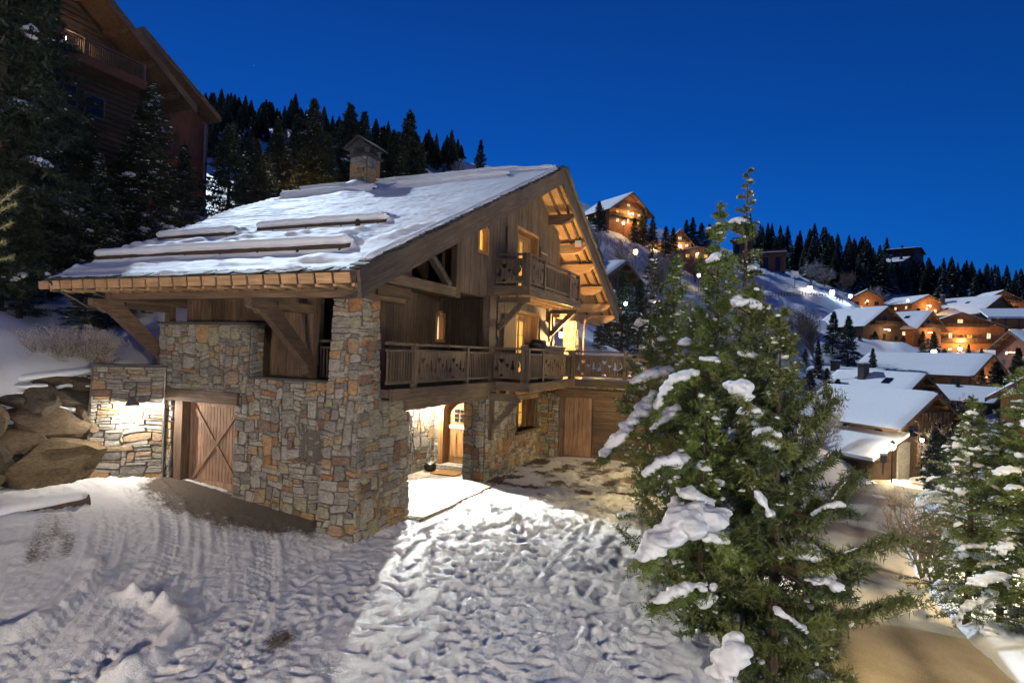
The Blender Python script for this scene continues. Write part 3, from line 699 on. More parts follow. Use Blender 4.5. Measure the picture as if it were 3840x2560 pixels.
# left side wall behind the parapet (x=1.2)
WL = wallbox('timber_wall', 'wood_dark_z', 1.24, 1.4, 2.1, 6.3, 2.9, 5.9)
planks(PX(1.2), 2.1, 5.0, lambda u: 3.0, lambda u: 5.5, 'wood_brown_z', w=.17, parent=WL)
planks(PX(1.2), 5.45, 6.3, lambda u: 3.0, lambda u: 5.5, 'wood_brown_z', w=.17, parent=WL)
BX('post', 'wood_brown_z', 1.0, 1.2, 2.05, 2.22, 2.98, 5.2)
wallbox('timber_wall', 'wood_dark_z', 2.3, 2.4, 1.6, 6.3, 2.9, 6.2)
# recessed dark wall behind the long balcony (y=1.6)
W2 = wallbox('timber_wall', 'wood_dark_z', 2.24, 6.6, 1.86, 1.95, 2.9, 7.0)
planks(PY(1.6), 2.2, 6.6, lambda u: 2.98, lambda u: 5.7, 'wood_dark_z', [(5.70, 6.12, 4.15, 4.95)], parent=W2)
W3 = wallbox('timber_wall', 'wood_dark_z', 6.55, 6.66, .25, 1.8, 2.9, 5.5)
BX('soffit', 'wood_grey_x', 2.2, 6.5, .22, 1.7, 5.40, 5.44)
wallbox('timber_wall', 'wood_dark_z', 2.9, 3.0, 1.9, 3.0, 2.9, 6.2)
# lower right wall (y=.2) with the french window
W4 = wallbox('timber_wall', 'wood_dark_z', 6.6, 12.0, .62, .7, 2.9, 5.6)
planks(PY(.2), 6.5, 11.95, lambda u: 2.98, lambda u: 5.5, 'wood_grey_z', [(8.38, 10.45, 2.9, 5.22)], parent=W4)
BX('post', 'wood_grey_z', 5.98, 6.42, .02, .24, 2.98, 5.44)
BX('post', 'wood_grey_z', 11.85, 12.05, .12, .22, 2.98, 5.5)
# upper gable wall (y=.2)
W5 = MB(); W5.prism([(4.32, 5.43), (14.9, 5.43), (14.9, RT(14.9)-.2), (9.56, RT(9.56)-.2), (4.32, RT(4.32)-.2)], PY(.62), 0, .08); W5 = W5.build('timber_wall', 'wood_dark_z', CH)
planks(PY(.2), 4.28, 12.6, lambda u: 5.43, lambda u: RT(u)-.28, 'wood_grey_z', [(5.5, 6.08, 6.70, 7.50), (8.22, 10.2, 5.7, 7.95)], parent=W5)
# arched windows, lit
def arch_window(x0, x1, z0, z1, y, par, m_='pane_lit', name='arched_window'):
    c = (x0+x1)/2; r = (x1-x0)/2; n = 12
    def out(k): return [(x0-k, z0-k), (x1+k, z0-k)]+[(c+(r+k)*math.cos(PI*i/n), z1-r+(r+k)*math.sin(PI*i/n)) for i in range(n+1)]
    mb = MB(); mb.prism(out(0), PY(y+.16), 0, .02); w = mb.build(name, m_, par)
    fr = MB(); a, b = out(.0), out(.09)
    for i in range(len(a)): j = (i+1) % len(a); fr.prism([b[i], b[j], a[j], a[i]][::-1], PY(y-.012), 0, .19, .5)
    fr.build('frame', 'wood_honey_z', w)
    mb = MB(); mb.box(c-.010, c+.010, y+.12, y+.15, z0, z1-.02); mb.build('mullion', 'wood_brown_z', w)
    return w
arch_window(5.52, 6.06, 6.72, 7.46, .2, W5)
arch_window(5.72, 6.10, 4.17, 4.93, 1.6, W2, 'pane_lit_pale')
# french windows: frame, open shutters, panes, curtains
def french(x0, x1, xg, z0, z1, par, rows=4):
    """glazed leaf x0..xg; right-hand reveal from xg to x1 standing open"""
    y = .2; wn = MB(); wn.box(x0, x1, y+.30, y+.33, z0, z1); w = wn.build('french_window', 'interior_warm', par)
    mb = MB(); mb.box(x0+.30, xg-.10, y+.27, y+.285, z0+.1, z1-.25); mb.build('pane', 'pane_lit', w)
    mb = MB(); mb.box(x0+.32, x0+.44, y+.25, y+.265, z0+.1, z1-.3); mb.build('curtain', 'pane_lit_pale', w)
    for (a, b) in ((x0, x0+.09), (x1-.09, x1)): mb = MB(); mb.box(a, b, y-.03, y+.27, z0, z1+.0); mb.build('frame', 'wood_honey_z', w)
    mb = MB(); mb.box(x0, x1, y-.035, y+.27, z1, z1+.10); mb.build('frame', 'wood_honey_x', w)
    for a in (x0+.22, xg-.11, xg-.62): mb = MB(); mb.box(a, a+.08, y+.20, y+.25, z0, z1-.05); mb.build('stile', 'wood_honey_z', w)
    mb = MB(); mb.box(x0+.2, xg, y+.20, y+.25, z1-.22, z1-.04); mb.build('rail', 'wood_honey_x', w)
    mb = MB()
    for k in range(1, rows): zz = z0+.1+(z1-z0-.35)*k/rows; mb.box(x0+.30, xg-.1, y+.235, y+.252, zz-.011, zz+.011)
    mb.build('glazing_bar', 'wood_brown_x', w)
    mb = MB(); mb.box(xg, x1-.09, y+.22, y+.27, z0, z1); mb.build('side_panel', 'wood_honey_z', w)
    return w
french(8.30, 10.44, 9.75, 3.0, 5.14, W4)
french(8.20, 10.2, 9.5, 5.8, 7.86, W5)
mb = MB(); mb.box(10.28, 10.95, .13, .165, 5.85, 7.6)
sh = mb.build('shutter', 'wood_grey_z', W5)
for z in (6.2, 7.0, 7.4): BX('batten', 'wood_soffit_x', 10.30, 10.93, .10, .128, z, z+.05, parent=sh)
mb = MB(); mb.box(7.35, 8.15, .13, .165, 5.85, 7.75); mb.build('shutter', 'wood_grey_z', W5)
mb = MB(); mb.box(7.30, 8.25, .13, .165, 3.0, 5.0); mb.build('shutter', 'wood_grey_z', W4)
mb = MB(); mb.box(10.52, 11.4, .13, .165, 3.0, 5.0); mb.build('shutter', 'wood_grey_z', W4)
# basement window in the stone
w = BX('casement_window', 'interior_warm', 8.58, 10.5, .62, .66, 1.24, 2.28)
for a, b in ((8.75, 9.3), (9.55, 10.0)): BX('pane', 'pane_lit', a, b, .55, .57, 1.35, 2.2, parent=w)
for a in (8.58, 9.36, 10.08, 10.38): BX('frame', 'wood_brown_z', a, a+.12, .20 if a in (8.58, 10.38) else .45, .62, 1.24, 2.28, parent=w)
for a in (1.75, 2.1): BX('glazing_bar', 'wood_brown_x', 8.7, 10.1, .52, .545, a, a+.025, parent=w)
BX('lintel', 'wood_brown_x', 8.4, 10.7, .07, .4, 2.28, 2.46); BX('sill', 'wood_brown_x', 8.4, 10.6, .02, .5, 1.16, 1.24)
# ---- garage wing on the right
g2 = MB(); g2.box(10.8, 11.1, -.55, .15, -.1, 2.9); g2.box(10.8, 11.1, -4.8, -.55, 2.62, 2.9); g2.box(10.8, 11.1, -4.8, -3.9, -.1, 2.62); g2.box(11.1, 20, -4.8, .4, 2.5, 2.8)
g2o = g2.build('stone_wall', 'mortar', CH)
stone_face(lambda u, v, n: (10.8-n, .12-u, v), 4.9, 2.9, lambda u, v: u < .66 or v > 2.64 or u > 4.05, g2o, seed=9)
BX('lintel', 'wood_brown_y', 10.66, 11.0, -4.1, -.50, 2.33, 2.62)
gd = BX('garage_door', 'wood_brown_z', 10.98, 11.02, -3.9, -.58, .1, 2.35)
y = -.75
for k in range(6):
    mb = MB(); mb.box(10.95, 10.98, y-.155, y, .25, 2.30); mb.build('plank', 'wood_garage', gd); y -= .165
for k in range(12): BX('slat', 'wood_brown_y', 10.95-.012*(k % 2), 10.98, -3.85, -1.80, .3+k*.168, .3+k*.168+.155, parent=gd)
BX('jamb', 'wood_grey_z', 10.9, 10.98, -.70, -.56, .1, 2.33)
BX('handle', 'metal_zinc', 10.92, 10.95, -1.66, -1.62, 1.15, 1.4, parent=gd)
# ---- terrace deck
dk = MB()
for a in [(.86, 6.3, -.10, 1.7), (6.3, 10.5, -1.16, .3), (10.5, 20, -4.9, 2.0), (6.3, 10.5, .3, .4)]: dk.box(a[0], a[1]-.002, a[2], a[3], 2.80, 2.975)
dk.box(.9, 2.3, 1.7, 7.9, 2.8, 2.97)
dk.build('deck', 'wood_grey_x', CH)
for a in [(.90, 6.13, -.19, -.10, 2.74, 2.99), (6.02, 10.4, -1.25, -1.16, 2.74, 2.99)]: BX('fascia_board', 'wood_grey_x', *a)
for a in [(6.04, 6.13, -1.16, -.19, 2.74, 2.99), (10.40, 10.5, -4.9, -1.25, 2.74, 2.99)]: BX('fascia_board', 'wood_grey_y', *a)
for y in (-.25, -.55, -.85): BX('joist', 'wood_honey_x', 6.1, 10.3, y-.05, y+.05, 2.66, 2.74)
BX('beam', 'wood_grey_y', 6.3, 6.48, -.78, .12, 2.42, 2.64)
BX('beam', 'wood_grey_x', 6.5, 10.3, -.05, .10, 2.46, 2.64)
mb = MB(); mb.bar((6.39, .08, 1.55), (6.39, -.80, 2.5), .13, .14); mb.build('strut', 'wood_grey_y', CH)
BX('post', 'wood_grey_z', 6.32, 6.46, .0, .12, 1.25, 2.42)
# snow on the terrace
def snow_pad(name, x0, x1, y0, y1, z, th, par, mat='snow', n=.12, seed=0, edge=.15):
    xs = np.arange(x0, x1+n/2, n); ys = np.arange(y0, y1+n/2, n); X, Y = np.meshgrid(xs, ys, indexing='ij')
    e = np.minimum(np.minimum(X-x0, x1-X), np.minimum(Y-y0, y1-Y)); h = th*np.clip(e/edge, 0, 1)**.5*(1+.5*fbm(X*2+seed, Y*2, 3))+.25*th*fbm(X*8, Y*8+seed, 2)*(e > .01)
    ii = np.arange(X.size).reshape(X.shape); F = np.stack([ii[:-1, :-1], ii[1:, :-1], ii[1:, 1:], ii[:-1, 1:]], -1).reshape(-1, 4)
    o = worldloc(par) if par else (0, 0, 0)
    return link(name, npmesh(name, np.c_[X.ravel(), Y.ravel(), (z+h-.02).ravel()]-np.array(o), F, mat, smooth=True), par)
snow_pad('snow', 10.42, 20, -4.8, -1.3, 2.98, .10, CH, n=.15)
snow_pad('snow', 8.6, 10.45, -1.22, -1.0, 2.98, .05, CH, n=.06, edge=.06)
# ---- railings with cut-out panels
def holed(name, w, h, holes, t=.022):
    cu = bpy.data.curves.new(name, 'CURVE'); cu.dimensions = '2D'; cu.fill_mode = 'BOTH'; cu.extrude = t/2
    for poly in [[(0, 0), (w, 0), (w, h), (0, h)]]+holes:
        s = cu.splines.new('POLY'); s.points.add(len(poly)-1)
        for p, (a, b) in zip(s.points, poly): p.co = (a, b, 0, 1)
        s.use_cyclic_u = True
    o = bpy.data.objects.new('t', cu); COL.objects.link(o); dg = bpy.context.evaluated_depsgraph_get()
    me = bpy.data.meshes.new_from_object(o.evaluated_get(dg)); bpy.data.objects.remove(o); me.name = name
    me.materials.clear(); me.materials.append(MATS['wood_grey_y']); a = me.attributes.new('tint', 'FLOAT', 'POINT'); a.data.foreach_set('value', [rnd.random()]*len(me.vertices)); return me
def heart(cx, cy, s): return [(cx+s*.062*16*math.sin(t)**3/16*1.0, cy+s*.0045*(13*math.cos(t)-5*math.cos(2*t)-2*math.cos(3*t)-math.cos(4*t))) for t in [2*PI*i/22 for i in range(22)]]
def stem(cx, y0, y1): return [(cx-.006, y0), (cx+.006, y0), (cx+.006, y1), (cx-.006, y1)]
def pine_shape(cx, cy, s):
    L = [(0, .16), (.03, .09), (.015, .09), (.045, .02), (.02, .02), (.06, -.07), (.012, -.07), (.012, -.12)]
    return [(cx+a*s, cy+b*s) for a, b in L]+[(cx-a*s, cy+b*s) for a, b in L[::-1][:-1]]
def goat(cx, cy, s):
    L = [(-.06, -.10), (.05, -.10), (.07, -.03), (.05, .02), (.058, .07), (.04, .12), (.0, .17), (-.015, .165), (.022, .115), (.032, .07), (.022, .03), (-.0, .0), (-.05, -.035), (-.055, -.05), (-.02, -.055)]
    return [(cx+a*s, cy+b*s) for a, b in L]
BW, BH = .185, .66
TB = [holed('board', BW-.008, BH, h) for h in ([goat(.09, .27, 1.15)], [heart(.09, .46, 1.25), stem(.09, .10, .38)], [heart(.09, .33, .95), stem(.09, .08, .26)], [pine_shape(.09, .30, 1.2), stem(.09, .05, .14)], [])]
def rail(par, p0, p1, zf, segs, nm='railing', h=1.0, th=.07, up=True):
    """railing from p0 to p1 (x,y); segs: list of (kind, length): post, bars, boards"""
    p0 = np.array(p0, float); p1 = np.array(p1, float); L = np.linalg.norm(p1-p0); d = (p1-p0)/L; ang = math.atan2(d[1], d[0])
    r0 = empty(nm, (p0[0]-worldloc(par)[0], p0[1]-worldloc(par)[1], zf-worldloc(par)[2]), None, None) ; r0.parent = par; r0.rotation_euler = (0, 0, 0)
    sfx = 'x' if abs(d[0]) > .7 else 'y'
    def bar(nme, s0, s1, z0, z1, t, m_='wood_grey_'):
        mb = MB(); a = p0+d*s0; b = p0+d*s1; mb.bar((a[0], a[1], zf+(z0+z1)/2), (b[0], b[1], zf+(z0+z1)/2), t, z1-z0); mb.build(nme, m_+(sfx if 'rail' in nme else 'z'), r0)
    bar('top_rail', 0, L, h-.06, h, .09)
    bar('lower_rail', 0, L, h-.20, h-.15, .05); bar('bottom_rail', 0, L, .10, .16, .05)
    s = 0; tot = sum(q[1] for q in segs); k = L/tot; bi = 0
    for kind, ln in segs:
        ln *= k
        if kind == 'post': bar('post', s+ln/2-.06, s+ln/2+.06, .0, h-.0, .115) if ln else None
        elif kind == 'bars':
            n = max(2, int(ln/.095))
            for i in range(n): c = s+(i+.5)*ln/n; bar('baluster', c-.018, c+.018, .16, h-.2, .035)
        elif kind == 'boards':
            n = max(1, int(round(ln/BW)))
            for i in range(n):
                c = p0+d*(s+i*ln/n); pat = [0, 1, 2, 3, 0, 1, 2, 3]
                o = link('board', TB[pat[(bi) % 8]], r0, (c[0]-p0[0], c[1]-p0[1], .155)); o.rotation_euler = (PI/2, 0, ang); bi += 1
                o.scale = (ln/n/BW, 1, 1)
        s += ln
    return r0
P_ = ('post', .14)
rail(CH, (.86, -.02), (6.0, -.02), 2.98, [('bars', .95), P_, ('boards', 2.25), P_, ('bars', 1.3)])
rail(CH, (6.26, -.02), (6.26, -1.02), 2.98, [('boards', 1.0), P_])
rail(CH, (6.26, -1.06), (10.5, -1.06), 2.98, [P_, ('bars', 1.1), P_, ('boards', 2.4), ('bars', .5), P_])
rail(CH, (10.56, -1.06), (10.56, -4.85), 2.98, [P_, ('boards', 1.8), P_, ('boards', 1.8), P_])
rail(CH, (1.3, 3.0), (1.3, .95), 3.0, [('bars', 2)])
# upper balcony
BX('balcony_floor', 'wood_grey_x', 6.62, 11.79, -.89, .2, 5.60, 5.77)
BX('fascia_board', 'wood_grey_x', 6.56, 11.85, -.95, -.89, 5.53, 5.80); BX('fascia_board', 'wood_grey_y', 6.55, 6.62, -.89, .2, 5.53, 5.80)
for y in (-.62, -.32, -.02): BX('joist', 'wood_honey_x', 6.63, 11.7, y-.045, y+.045, 5.47, 5.598)
rail(CH, (6.66, .17), (6.66, -.82), 5.79, [('boards', .9), P_], h=.98)
rail(CH, (6.66, -.86), (11.76, -.86), 5.79, [P_, ('boards', 1.1), P_, ('bars', 2.4), P_, ('boards', .9), P_], h=.98)
def scroll(mb, x0, x1, ya, yb, zt, h, t=None):
    """a beam along y from yb (wall) to ya (tip) with an S-cut underside at the tip"""
    L = [(yb, zt), (yb, zt-h), (ya+.42, zt-h), (ya+.36, zt-h*.92), (ya+.30, zt-h*.80), (ya+.24, zt-h*.78), (ya+.16, zt-h*.66), (ya+.08, zt-h*.42), (ya+.03, zt-h*.36), (ya, zt-h*.30), (ya, zt)]
    mb.prism(L, lambda u, v, n: (n, u, v), x0, x1, t)
def brace_y(x, zw, zt, yw, yt, w=.14):
    mb = MB(); mb.bar((x, yw, zw), (x, yt, zt), w, .16); mb.bar((x, yw+.0, zt-.02), (x, yt-.1, zt-.02), w-.01, .15); mb.bar((x, yw+.04, zw-.25), (x, yw+.04, zt), w, .12, up=(0, 1, 0)); return mb.build('bracket', 'wood_grey_y', CH)
brace_y(6.75, 4.55, 5.42, .10, -.80); brace_y(11.5, 4.55, 5.42, .10, -.80)
# ---- roof
back = [(-1.2, 7.8), (.3, 8.4), (1.55, 8.7), (4.5, 9.9), (6.2, 10.9), (9.56, 11.0)]
bk = lambda x: np.interp(x, [p[0] for p in back], [p[1] for p in back])
rf = MB()
outl = [(-1.2, -.79)]+back+[(9.56, -.79)]
n = len(outl); V = [(x, y, RL(x)-.06) for x, y in outl]+[(x, y, RL(x)) for x, y in outl]
rf.add(V, [tuple(range(n)), tuple(range(n, 2*n))[::-1]]+[(i, n+i, n+(i+1) % n, (i+1) % n) for i in range(n)], .4)
rf.add([(9.56, -.79, RR(9.56)-.06), (18.46, -.79, RR(18.46)-.06), (18.46, 10.5, RR(18.46)-.06), (9.56, 10.5, RR(9.56)-.06), (9.56, -.79, RR(9.56)), (18.46, -.79, RR(18.46)), (18.46, 10.5, RR(18.46)), (9.56, 10.5, RR(9.56))],
       [(0, 3, 2, 1), (4, 5, 6, 7), (0, 1, 5, 4), (1, 2, 6, 5), (2, 3, 7, 6), (3, 0, 4, 7)], .6)
rf.build('roof_boards', 'wood_soffit_x', CH)
def slopebar(x0, x1, y, drop, w, h, m_='wood_brown_x', nm='rafter', f=RL):
    mb = MB(); mb.bar((x0, y, f(x0)-.06-drop-h/2), (x1, y, f(x1)-.06-drop-h/2), w, h); return mb.build(nm, m_, CH)
y = -.5
while y < 7.8:
    slopebar(-1.12, 9.5 if y < .3 else .9, y, 0, .055, .05); y += .37
for y in (-.5, -.13): slopebar(9.62, 18.4, y, 0, .075, .10, f=RR)
for y in (.6, 1.3, 2.0): slopebar(13, 18.4, y, 0, .075, .10, f=RR)
for x, L in ((.45, 1.2), (1.25, 2.2), (3.25, 2.2), (5.3, .6), (7.5, .6), (9.56, .6), (11.3, .6), (12.95, .6), (14.2, .6), (15.75, 4), (17.1, 4), (18.05, 4)):
    mb = MB(); scroll(mb, x-.09, x+.09, -.785, L, RT(x)-.17-.07, .36); mb.build('purlin', 'wood_brown_y' if x < 12 else 'wood_soffit_y', CH)
# bargeboards
def barge(f, xa, xb, dpt, m_, cut=.15):
    mb = MB(); s = 1 if xb > xa else -1
    mb.prism([(xa, f(xa)+.06), (xa+s*.10, f(xa)-dpt+.02), (xa+s*.30, f(xa+s*.30)-dpt), (xb, f(xb)-dpt), (xb, f(xb)+.06)], PY(-.87), 0, .075, .3); return mb.build('bargeboard', m_, CH)
barge(RL, -1.24, 9.56, .46, 'wood_rake_left'); barge(RR, 18.5, 9.565, .40, 'wood_rake_right')
BX('eave_board', 'wood_dark_y', -1.235, -1.20, -.79, 7.85, 4.95, 5.17)
y = -.74
while y < 7.75:
    mb = MB(); mb.prism([(y+.03, 4.955), (y+.37, 4.955), (y+.41, 5.14), (y+.07, 5.14)], PX(-1.262), 0, .026); mb.build('eave_panel', 'wood_soffit_y', CH)
    BX('rafter_tail', 'wood_soffit_x', -1.22, -.75, y-.03, y+.04, 4.90, 4.948); y += .40
# eave beam with brackets
BX('eave_beam', 'wood_brown_y', -.70, -.44, -.05, 6.35, 4.77, 5.03)
mb = MB(); scroll(mb, -.70, -.44, -.55, -.052, 5.03, .26); mb.build('eave_beam', 'wood_brown_y', CH)
BX('tie_beam', 'wood_brown_x', -.75, 2.3, 6.36, 6.52, 4.72, 4.98); BX('tie_beam', 'wood_brown_x', -.1, 2.3, .5, .66, 4.9, 5.1)
for y, xo, xk in ((2.14, -.80, .70), (6.5, -1.08, .72)):
    mb = MB(); P = lambda u, v, n: (xo+(u+.62)*xk, y+n, v)
    # diagonal with a scrolled head
    mb.prism([(-.62, 4.76), (-.60, 4.62), (-.50, 4.56), (-.38, 4.58), (-.22, 4.47), (-.10, 4.50), (.02, 4.44), (1.72, 3.42), (1.80, 3.22), (1.98, 3.16), (1.98, 3.62), (.62, 4.50), (.30, 4.76)][::-1], P, -.09, .09)
    mb.build('bracket', 'wood_brown_x', CH)
    BX('bracket_post', 'wood_brown_z', xo+2.6*xk, xo+2.6*xk+.18, y-.09, y+.09, 3.1, 4.9) if y > 4 else None
    BX('bracket_arm', 'wood_brown_x', xo+1.07*xk, xo+2.62*xk, y-.085, y+.085, 4.58, 4.765)
# truss under the front rake
BX('truss_beam', 'wood_grey_x', .5, 3.86, .0, .17, 5.22, 5.46)
mb = MB(); mb.bar((2.62, .085, 6.15), (3.62, .085, 5.48), .16, .15); mb.build('truss_strut', 'wood_grey_x', CH)
BX('truss_post', 'wood_dark_z', 3.87, 4.10, .0, .17, 5.2, 7.2)
BX('gable_panel', 'wood_dark_x', .95, 2.24, .3, .34, 5.0, 5.95)
# gutter
mb = MB(); mb.tube([(-1.29, -.7, 5.16), (-1.29, 3, 5.165), (-1.29, 7.8, 5.17)], .028, 8); mb.tube([(-1.29, 7.6, 5.14), (-1.2, 7.5, 4.95), (-.9, 7.3, 4.75), (-.7, 7.2, 4.6), (-.3, 6.9, 4.5)], .03, 7); mb.build('gutter', 'metal_dark', CH)
mb = MB(); mb.tube([(.52-.13, 5.98, 3.1), (.40, 5.98, 1.4), (.40, 5.98, .5)], .032, 8); mb.build('drainpipe', 'metal_zinc', CH)
# right-hand side: pillar, eave beam, drainpipe
pl = BX('stone_pillar', 'mortar', 13.5, 14.1, -.25, .25, 2.9, 5.2)
stone_face(lambda u, v, n: (13.5-n, .25-u, 2.95+v), .5, 2.25, lambda u, v: True, pl, seed=12)
stone_face(lambda u, v, n: (13.5+u, -.25-n, 2.95+v), .6, 2.25, lambda u, v: True, pl, seed=13)
BX('beam', 'wood_brown_x', 11.9, 17.9, -.12, .12, 5.22, 5.5)
mb = MB(); mb.tube([(15.0, -.5, 5.5), (14.6, -.35, 5.3), (14.55, -.3, 4.8), (14.55, -.3, 3.0)], .05, 8); mb.build('drainpipe', 'copper_gutter', CH)
# roof slates showing along the rakes and the eave
sl = MB(); sl.box(-.17, .17, -.15, .15, -.012, .012); slm = sl.mesh('slate', 'slate')
for f, xa, xb, m0 in ((RL, -1.15, 9.5, 1), (RR, 9.7, 18.4, -1)):
    x = xa
    while x < xb:
        s = math.atan(.4526)*(-1) if m0 > 0 else math.atan(.479)
        for lay in range(2):
            o = link('slate', slm, CH, (x+rnd.uniform(-.03, .03), -.84+rnd.uniform(-.05, .04)+.03*lay, f(x)+.09+.035*lay+rnd.uniform(0, .015))); o.rotation_euler = (rnd.uniform(-.04, .04), s+.10, rnd.uniform(-.12, .12))
        x += .24
y = -.7
while y < 7.7:
    o = link('slate', slm, CH, (-1.22+rnd.uniform(-.04, .04), y, 5.20+rnd.uniform(.0, .02))); o.rotation_euler = (rnd.uniform(-.05, .05), -.35, rnd.uniform(-.2, .2)); y += .29
# roof snow: a thick uneven quilt
def roof_snow():
    h = .05; xs = np.arange(-1.24, 9.7, h); ts = np.arange(0, 1.0001, h/10.5); U, T = np.meshgrid(xs, ts, indexing='ij')
    Y = -.82+(bk(U)+.82)*T
    e = np.minimum(np.minimum(U+1.24, Y+.82), (bk(U)-Y))
    H = .13+fbm(U*1.0, Y*.5, 3)*.05+fbm(U*6, Y*1.4, 3, .6)*.026+fbm(U*2.8, Y*9, 2)*.008
    H += .02*np.sin(U*21+3*fbm(U, Y*.8, 2))*(.4+vnoise(U*2, Y*1.3))
    for (xr, y0, y1, a) in ((8.55, .6, 5.15, .15), (8.35, 5.8, 10.4, .15), (2.45, 1.0, 5.3, .17), (2.1, 5.6, 8.7, .17), (.22, .3, 8.4, .17)):
        w = np.clip((Y-y0)/.25, 0, 1)*np.clip((y1-Y)/.25, 0, 1); q = U-xr
        H += w*a*np.exp(-(np.clip(q-.05, 0, 9)/.35)**2)*(q > -.1); H -= w*.09*np.exp(-((q+.28)/.16)**2)
    ld = np.exp(-((U-1.25)/.7)**2)*np.maximum(0, np.sin(Y*3.6+U*2.2))**2*.10; H += ld
    lower = np.clip((.05-U)/.3, 0, 1); H = H*(1-lower)+lower*(.085+.10*np.maximum(0, fbm(U*2.2, Y*1.5, 3))+.06*(np.sin(U*9+1) > .1)*vnoise(U*3, Y*2.2))
    H *= np.clip((e+.02+.05*fbm(U*6, Y*6, 2))/.10, 0, 1)**.45
    H += np.exp(-((U-8.6)/.8)**2-((Y-6.9)/.6)**2)*.25     # drift against the chimney
    Z = RL(U)+H-.004
    U2 = U-H*.25*np.clip((.2-e)/.2, 0, 1)
    ii = np.arange(U.size).reshape(U.shape); F = np.stack([ii[:-1, :-1], ii[1:, :-1], ii[1:, 1:], ii[:-1, 1:]], -1).reshape(-1, 4)
    link('roof_snow', npmesh('roof_snow', np.c_[U2.ravel(), Y.ravel(), Z.ravel()], F, 'snow_roof', smooth=True), CH)
    # the far slope stands a little proud of the ridge
    xs = np.arange(9.5, 18.6, .15); ys = np.arange(-.6, 10.6, .15); X, Y = np.meshgrid(xs, ys, indexing='ij'); Z = RR(X)+.17+fbm(X, Y, 3)*.05+.16*np.exp(-((X-9.6)/.5)**2)*np.clip((Y-.2)/.8, 0, 1)
    ii = np.arange(X.size).reshape(X.shape); F = np.stack([ii[:-1, :-1], ii[1:, :-1], ii[1:, 1:], ii[:-1, 1:]], -1).reshape(-1, 4)
    link('roof_snow', npmesh('roof_snow', np.c_[X.ravel(), Y.ravel(), Z.ravel()], F, 'snow_roof', smooth=True), CH)
roof_snow()
def pillow(par, pts, r, mat='snow', nm='snow', sq=.75, seed=0, n=12):
    """a rounded uneven roll of snow along a line"""
    pts = np.array(pts, float); seg = np.r_[0, np.cumsum(np.linalg.norm(np.diff(pts, axis=0), axis=1))]; m_ = max(4, int(seg[-1]/.07))
    S = np.linspace(0, seg[-1], m_); C = np.stack([np.interp(S, seg, pts[:, i]) for i in range(3)], 1)
    T = np.gradient(C, axis=0); T /= np.linalg.norm(T, axis=1)[:, None]; sd = np.cross(T, [0, 0, 1.]); sd /= np.linalg.norm(sd, axis=1)[:, None]
    end = np.clip(np.minimum(S, seg[-1]-S)/(r*1.1), 0, 1); rr = r*np.sqrt(np.clip(1-(1-end)**2, .01, 1))*(1+.18*fbm(S*1.2+seed*7, S*0+seed, 3))
    V = []
    for k in range(n):
        a = 2*PI*k/n; w = 1+.15*fbm(S*3+k*.3, S*0+seed+k, 2)
        V.append(C+sd*(np.cos(a)*rr*w)[:, None]+np.array([0, 0, 1.])*((np.sin(a)*(sq if math.sin(a) > 0 else sq*.7))*rr*w)[:, None])
    V = np.stack(V, 1).reshape(-1, 3); ii = np.arange(m_*n).reshape(m_, n); jj = np.roll(ii, -1, 1)
    F = np.stack([ii[:-1], jj[:-1], jj[1:], ii[1:]], -1).reshape(-1, 4)
    o = worldloc(par) if par else (0, 0, 0)
    return link(nm, npmesh(nm, V-np.array(o), F, mat, smooth=True), par)
for s_, (xr, y0, y1) in enumerate([(8.5, .65, 5.1), (8.3, 5.8, 10.3), (2.35, 1.05, 5.25), (2.0, 5.6, 8.6), (.12, .35, 8.3)]):
    z = RL(xr)
    mb = MB(); mb.tube([(xr, y0+.06, z+.14), (xr, (y0+y1)/2, z+.15), (xr, y1-.06, z+.14)], .055, 9); g_ = mb.build('snow_guard', 'wood_dark_y', CH)
    for yy in np.arange(y0+.3, y1, 1.1): mb = MB(); mb.bar((xr-.02, yy, z), (xr-.02, yy, z+.2), .03, .05, up=(0, 1, 0)); mb.build('bracket', 'metal_dark', g_)
    pillow(g_, [(xr+.04, y0, z+.25), (xr+.04, (y0+y1)/2, z+.26), (xr+.04, y1, z+.25)], .175, seed=s_, mat='snow_roof')
pillow(CH, [(x, -.80, RL(x)+.16) for x in np.arange(-1.0, 9.2, .4)], .10, seed=31, mat='snow_roof')
pillow(CH, [(9.62, y, 10.2) for y in np.arange(-.5, 10.6, .5)], .14, seed=32, mat='snow_roof')
# chimney
chm = BX('chimney', 'mortar', 9.02, 9.82, 6.75, 7.55, 9.5, 11.15)
stone_face(lambda u, v, n: (9.02-n, 7.55-u, 9.5+v), .80, 1.65, lambda u, v: True, chm, seed=21, cell=.07)
stone_face(lambda u, v, n: (9.02+u, 6.75-n, 9.5+v), .80, 1.65, lambda u, v: True, chm, seed=22, cell=.07)
BX('cap', 'slate', 8.93, 9.91, 6.66, 7.64, 11.15, 11.22, parent=chm)
mb = MB()
for a, b in ((9.0, 9.12), (9.72, 9.84)):
    for c, d in ((6.75, 6.87), (7.43, 7.55)): BX('cap_post', 'mortar', a, b, c, d, 11.22, 11.48, parent=chm)
mb = MB()
for s in (-1, 1): mb.add([(8.88, 7.15, 11.86), (9.96, 7.15, 11.86), (9.96, 7.15+s*.66, 11.44), (8.88, 7.15+s*.66, 11.44), (8.88, 7.15, 11.92), (9.96, 7.15, 11.92), (9.96, 7.15+s*.66, 11.50), (8.88, 7.15+s*.66, 11.50)], [(0, 1, 2, 3), (4, 5, 6, 7), (0, 1, 5, 4), (1, 2, 6, 5), (2, 3, 7, 6), (3, 0, 4, 7)])
mb.prism([(6.62, 11.46), (7.68, 11.46), (7.15, 11.84)], PX(9.0), 0, .84)
mb.build('cap', 'slate', chm)
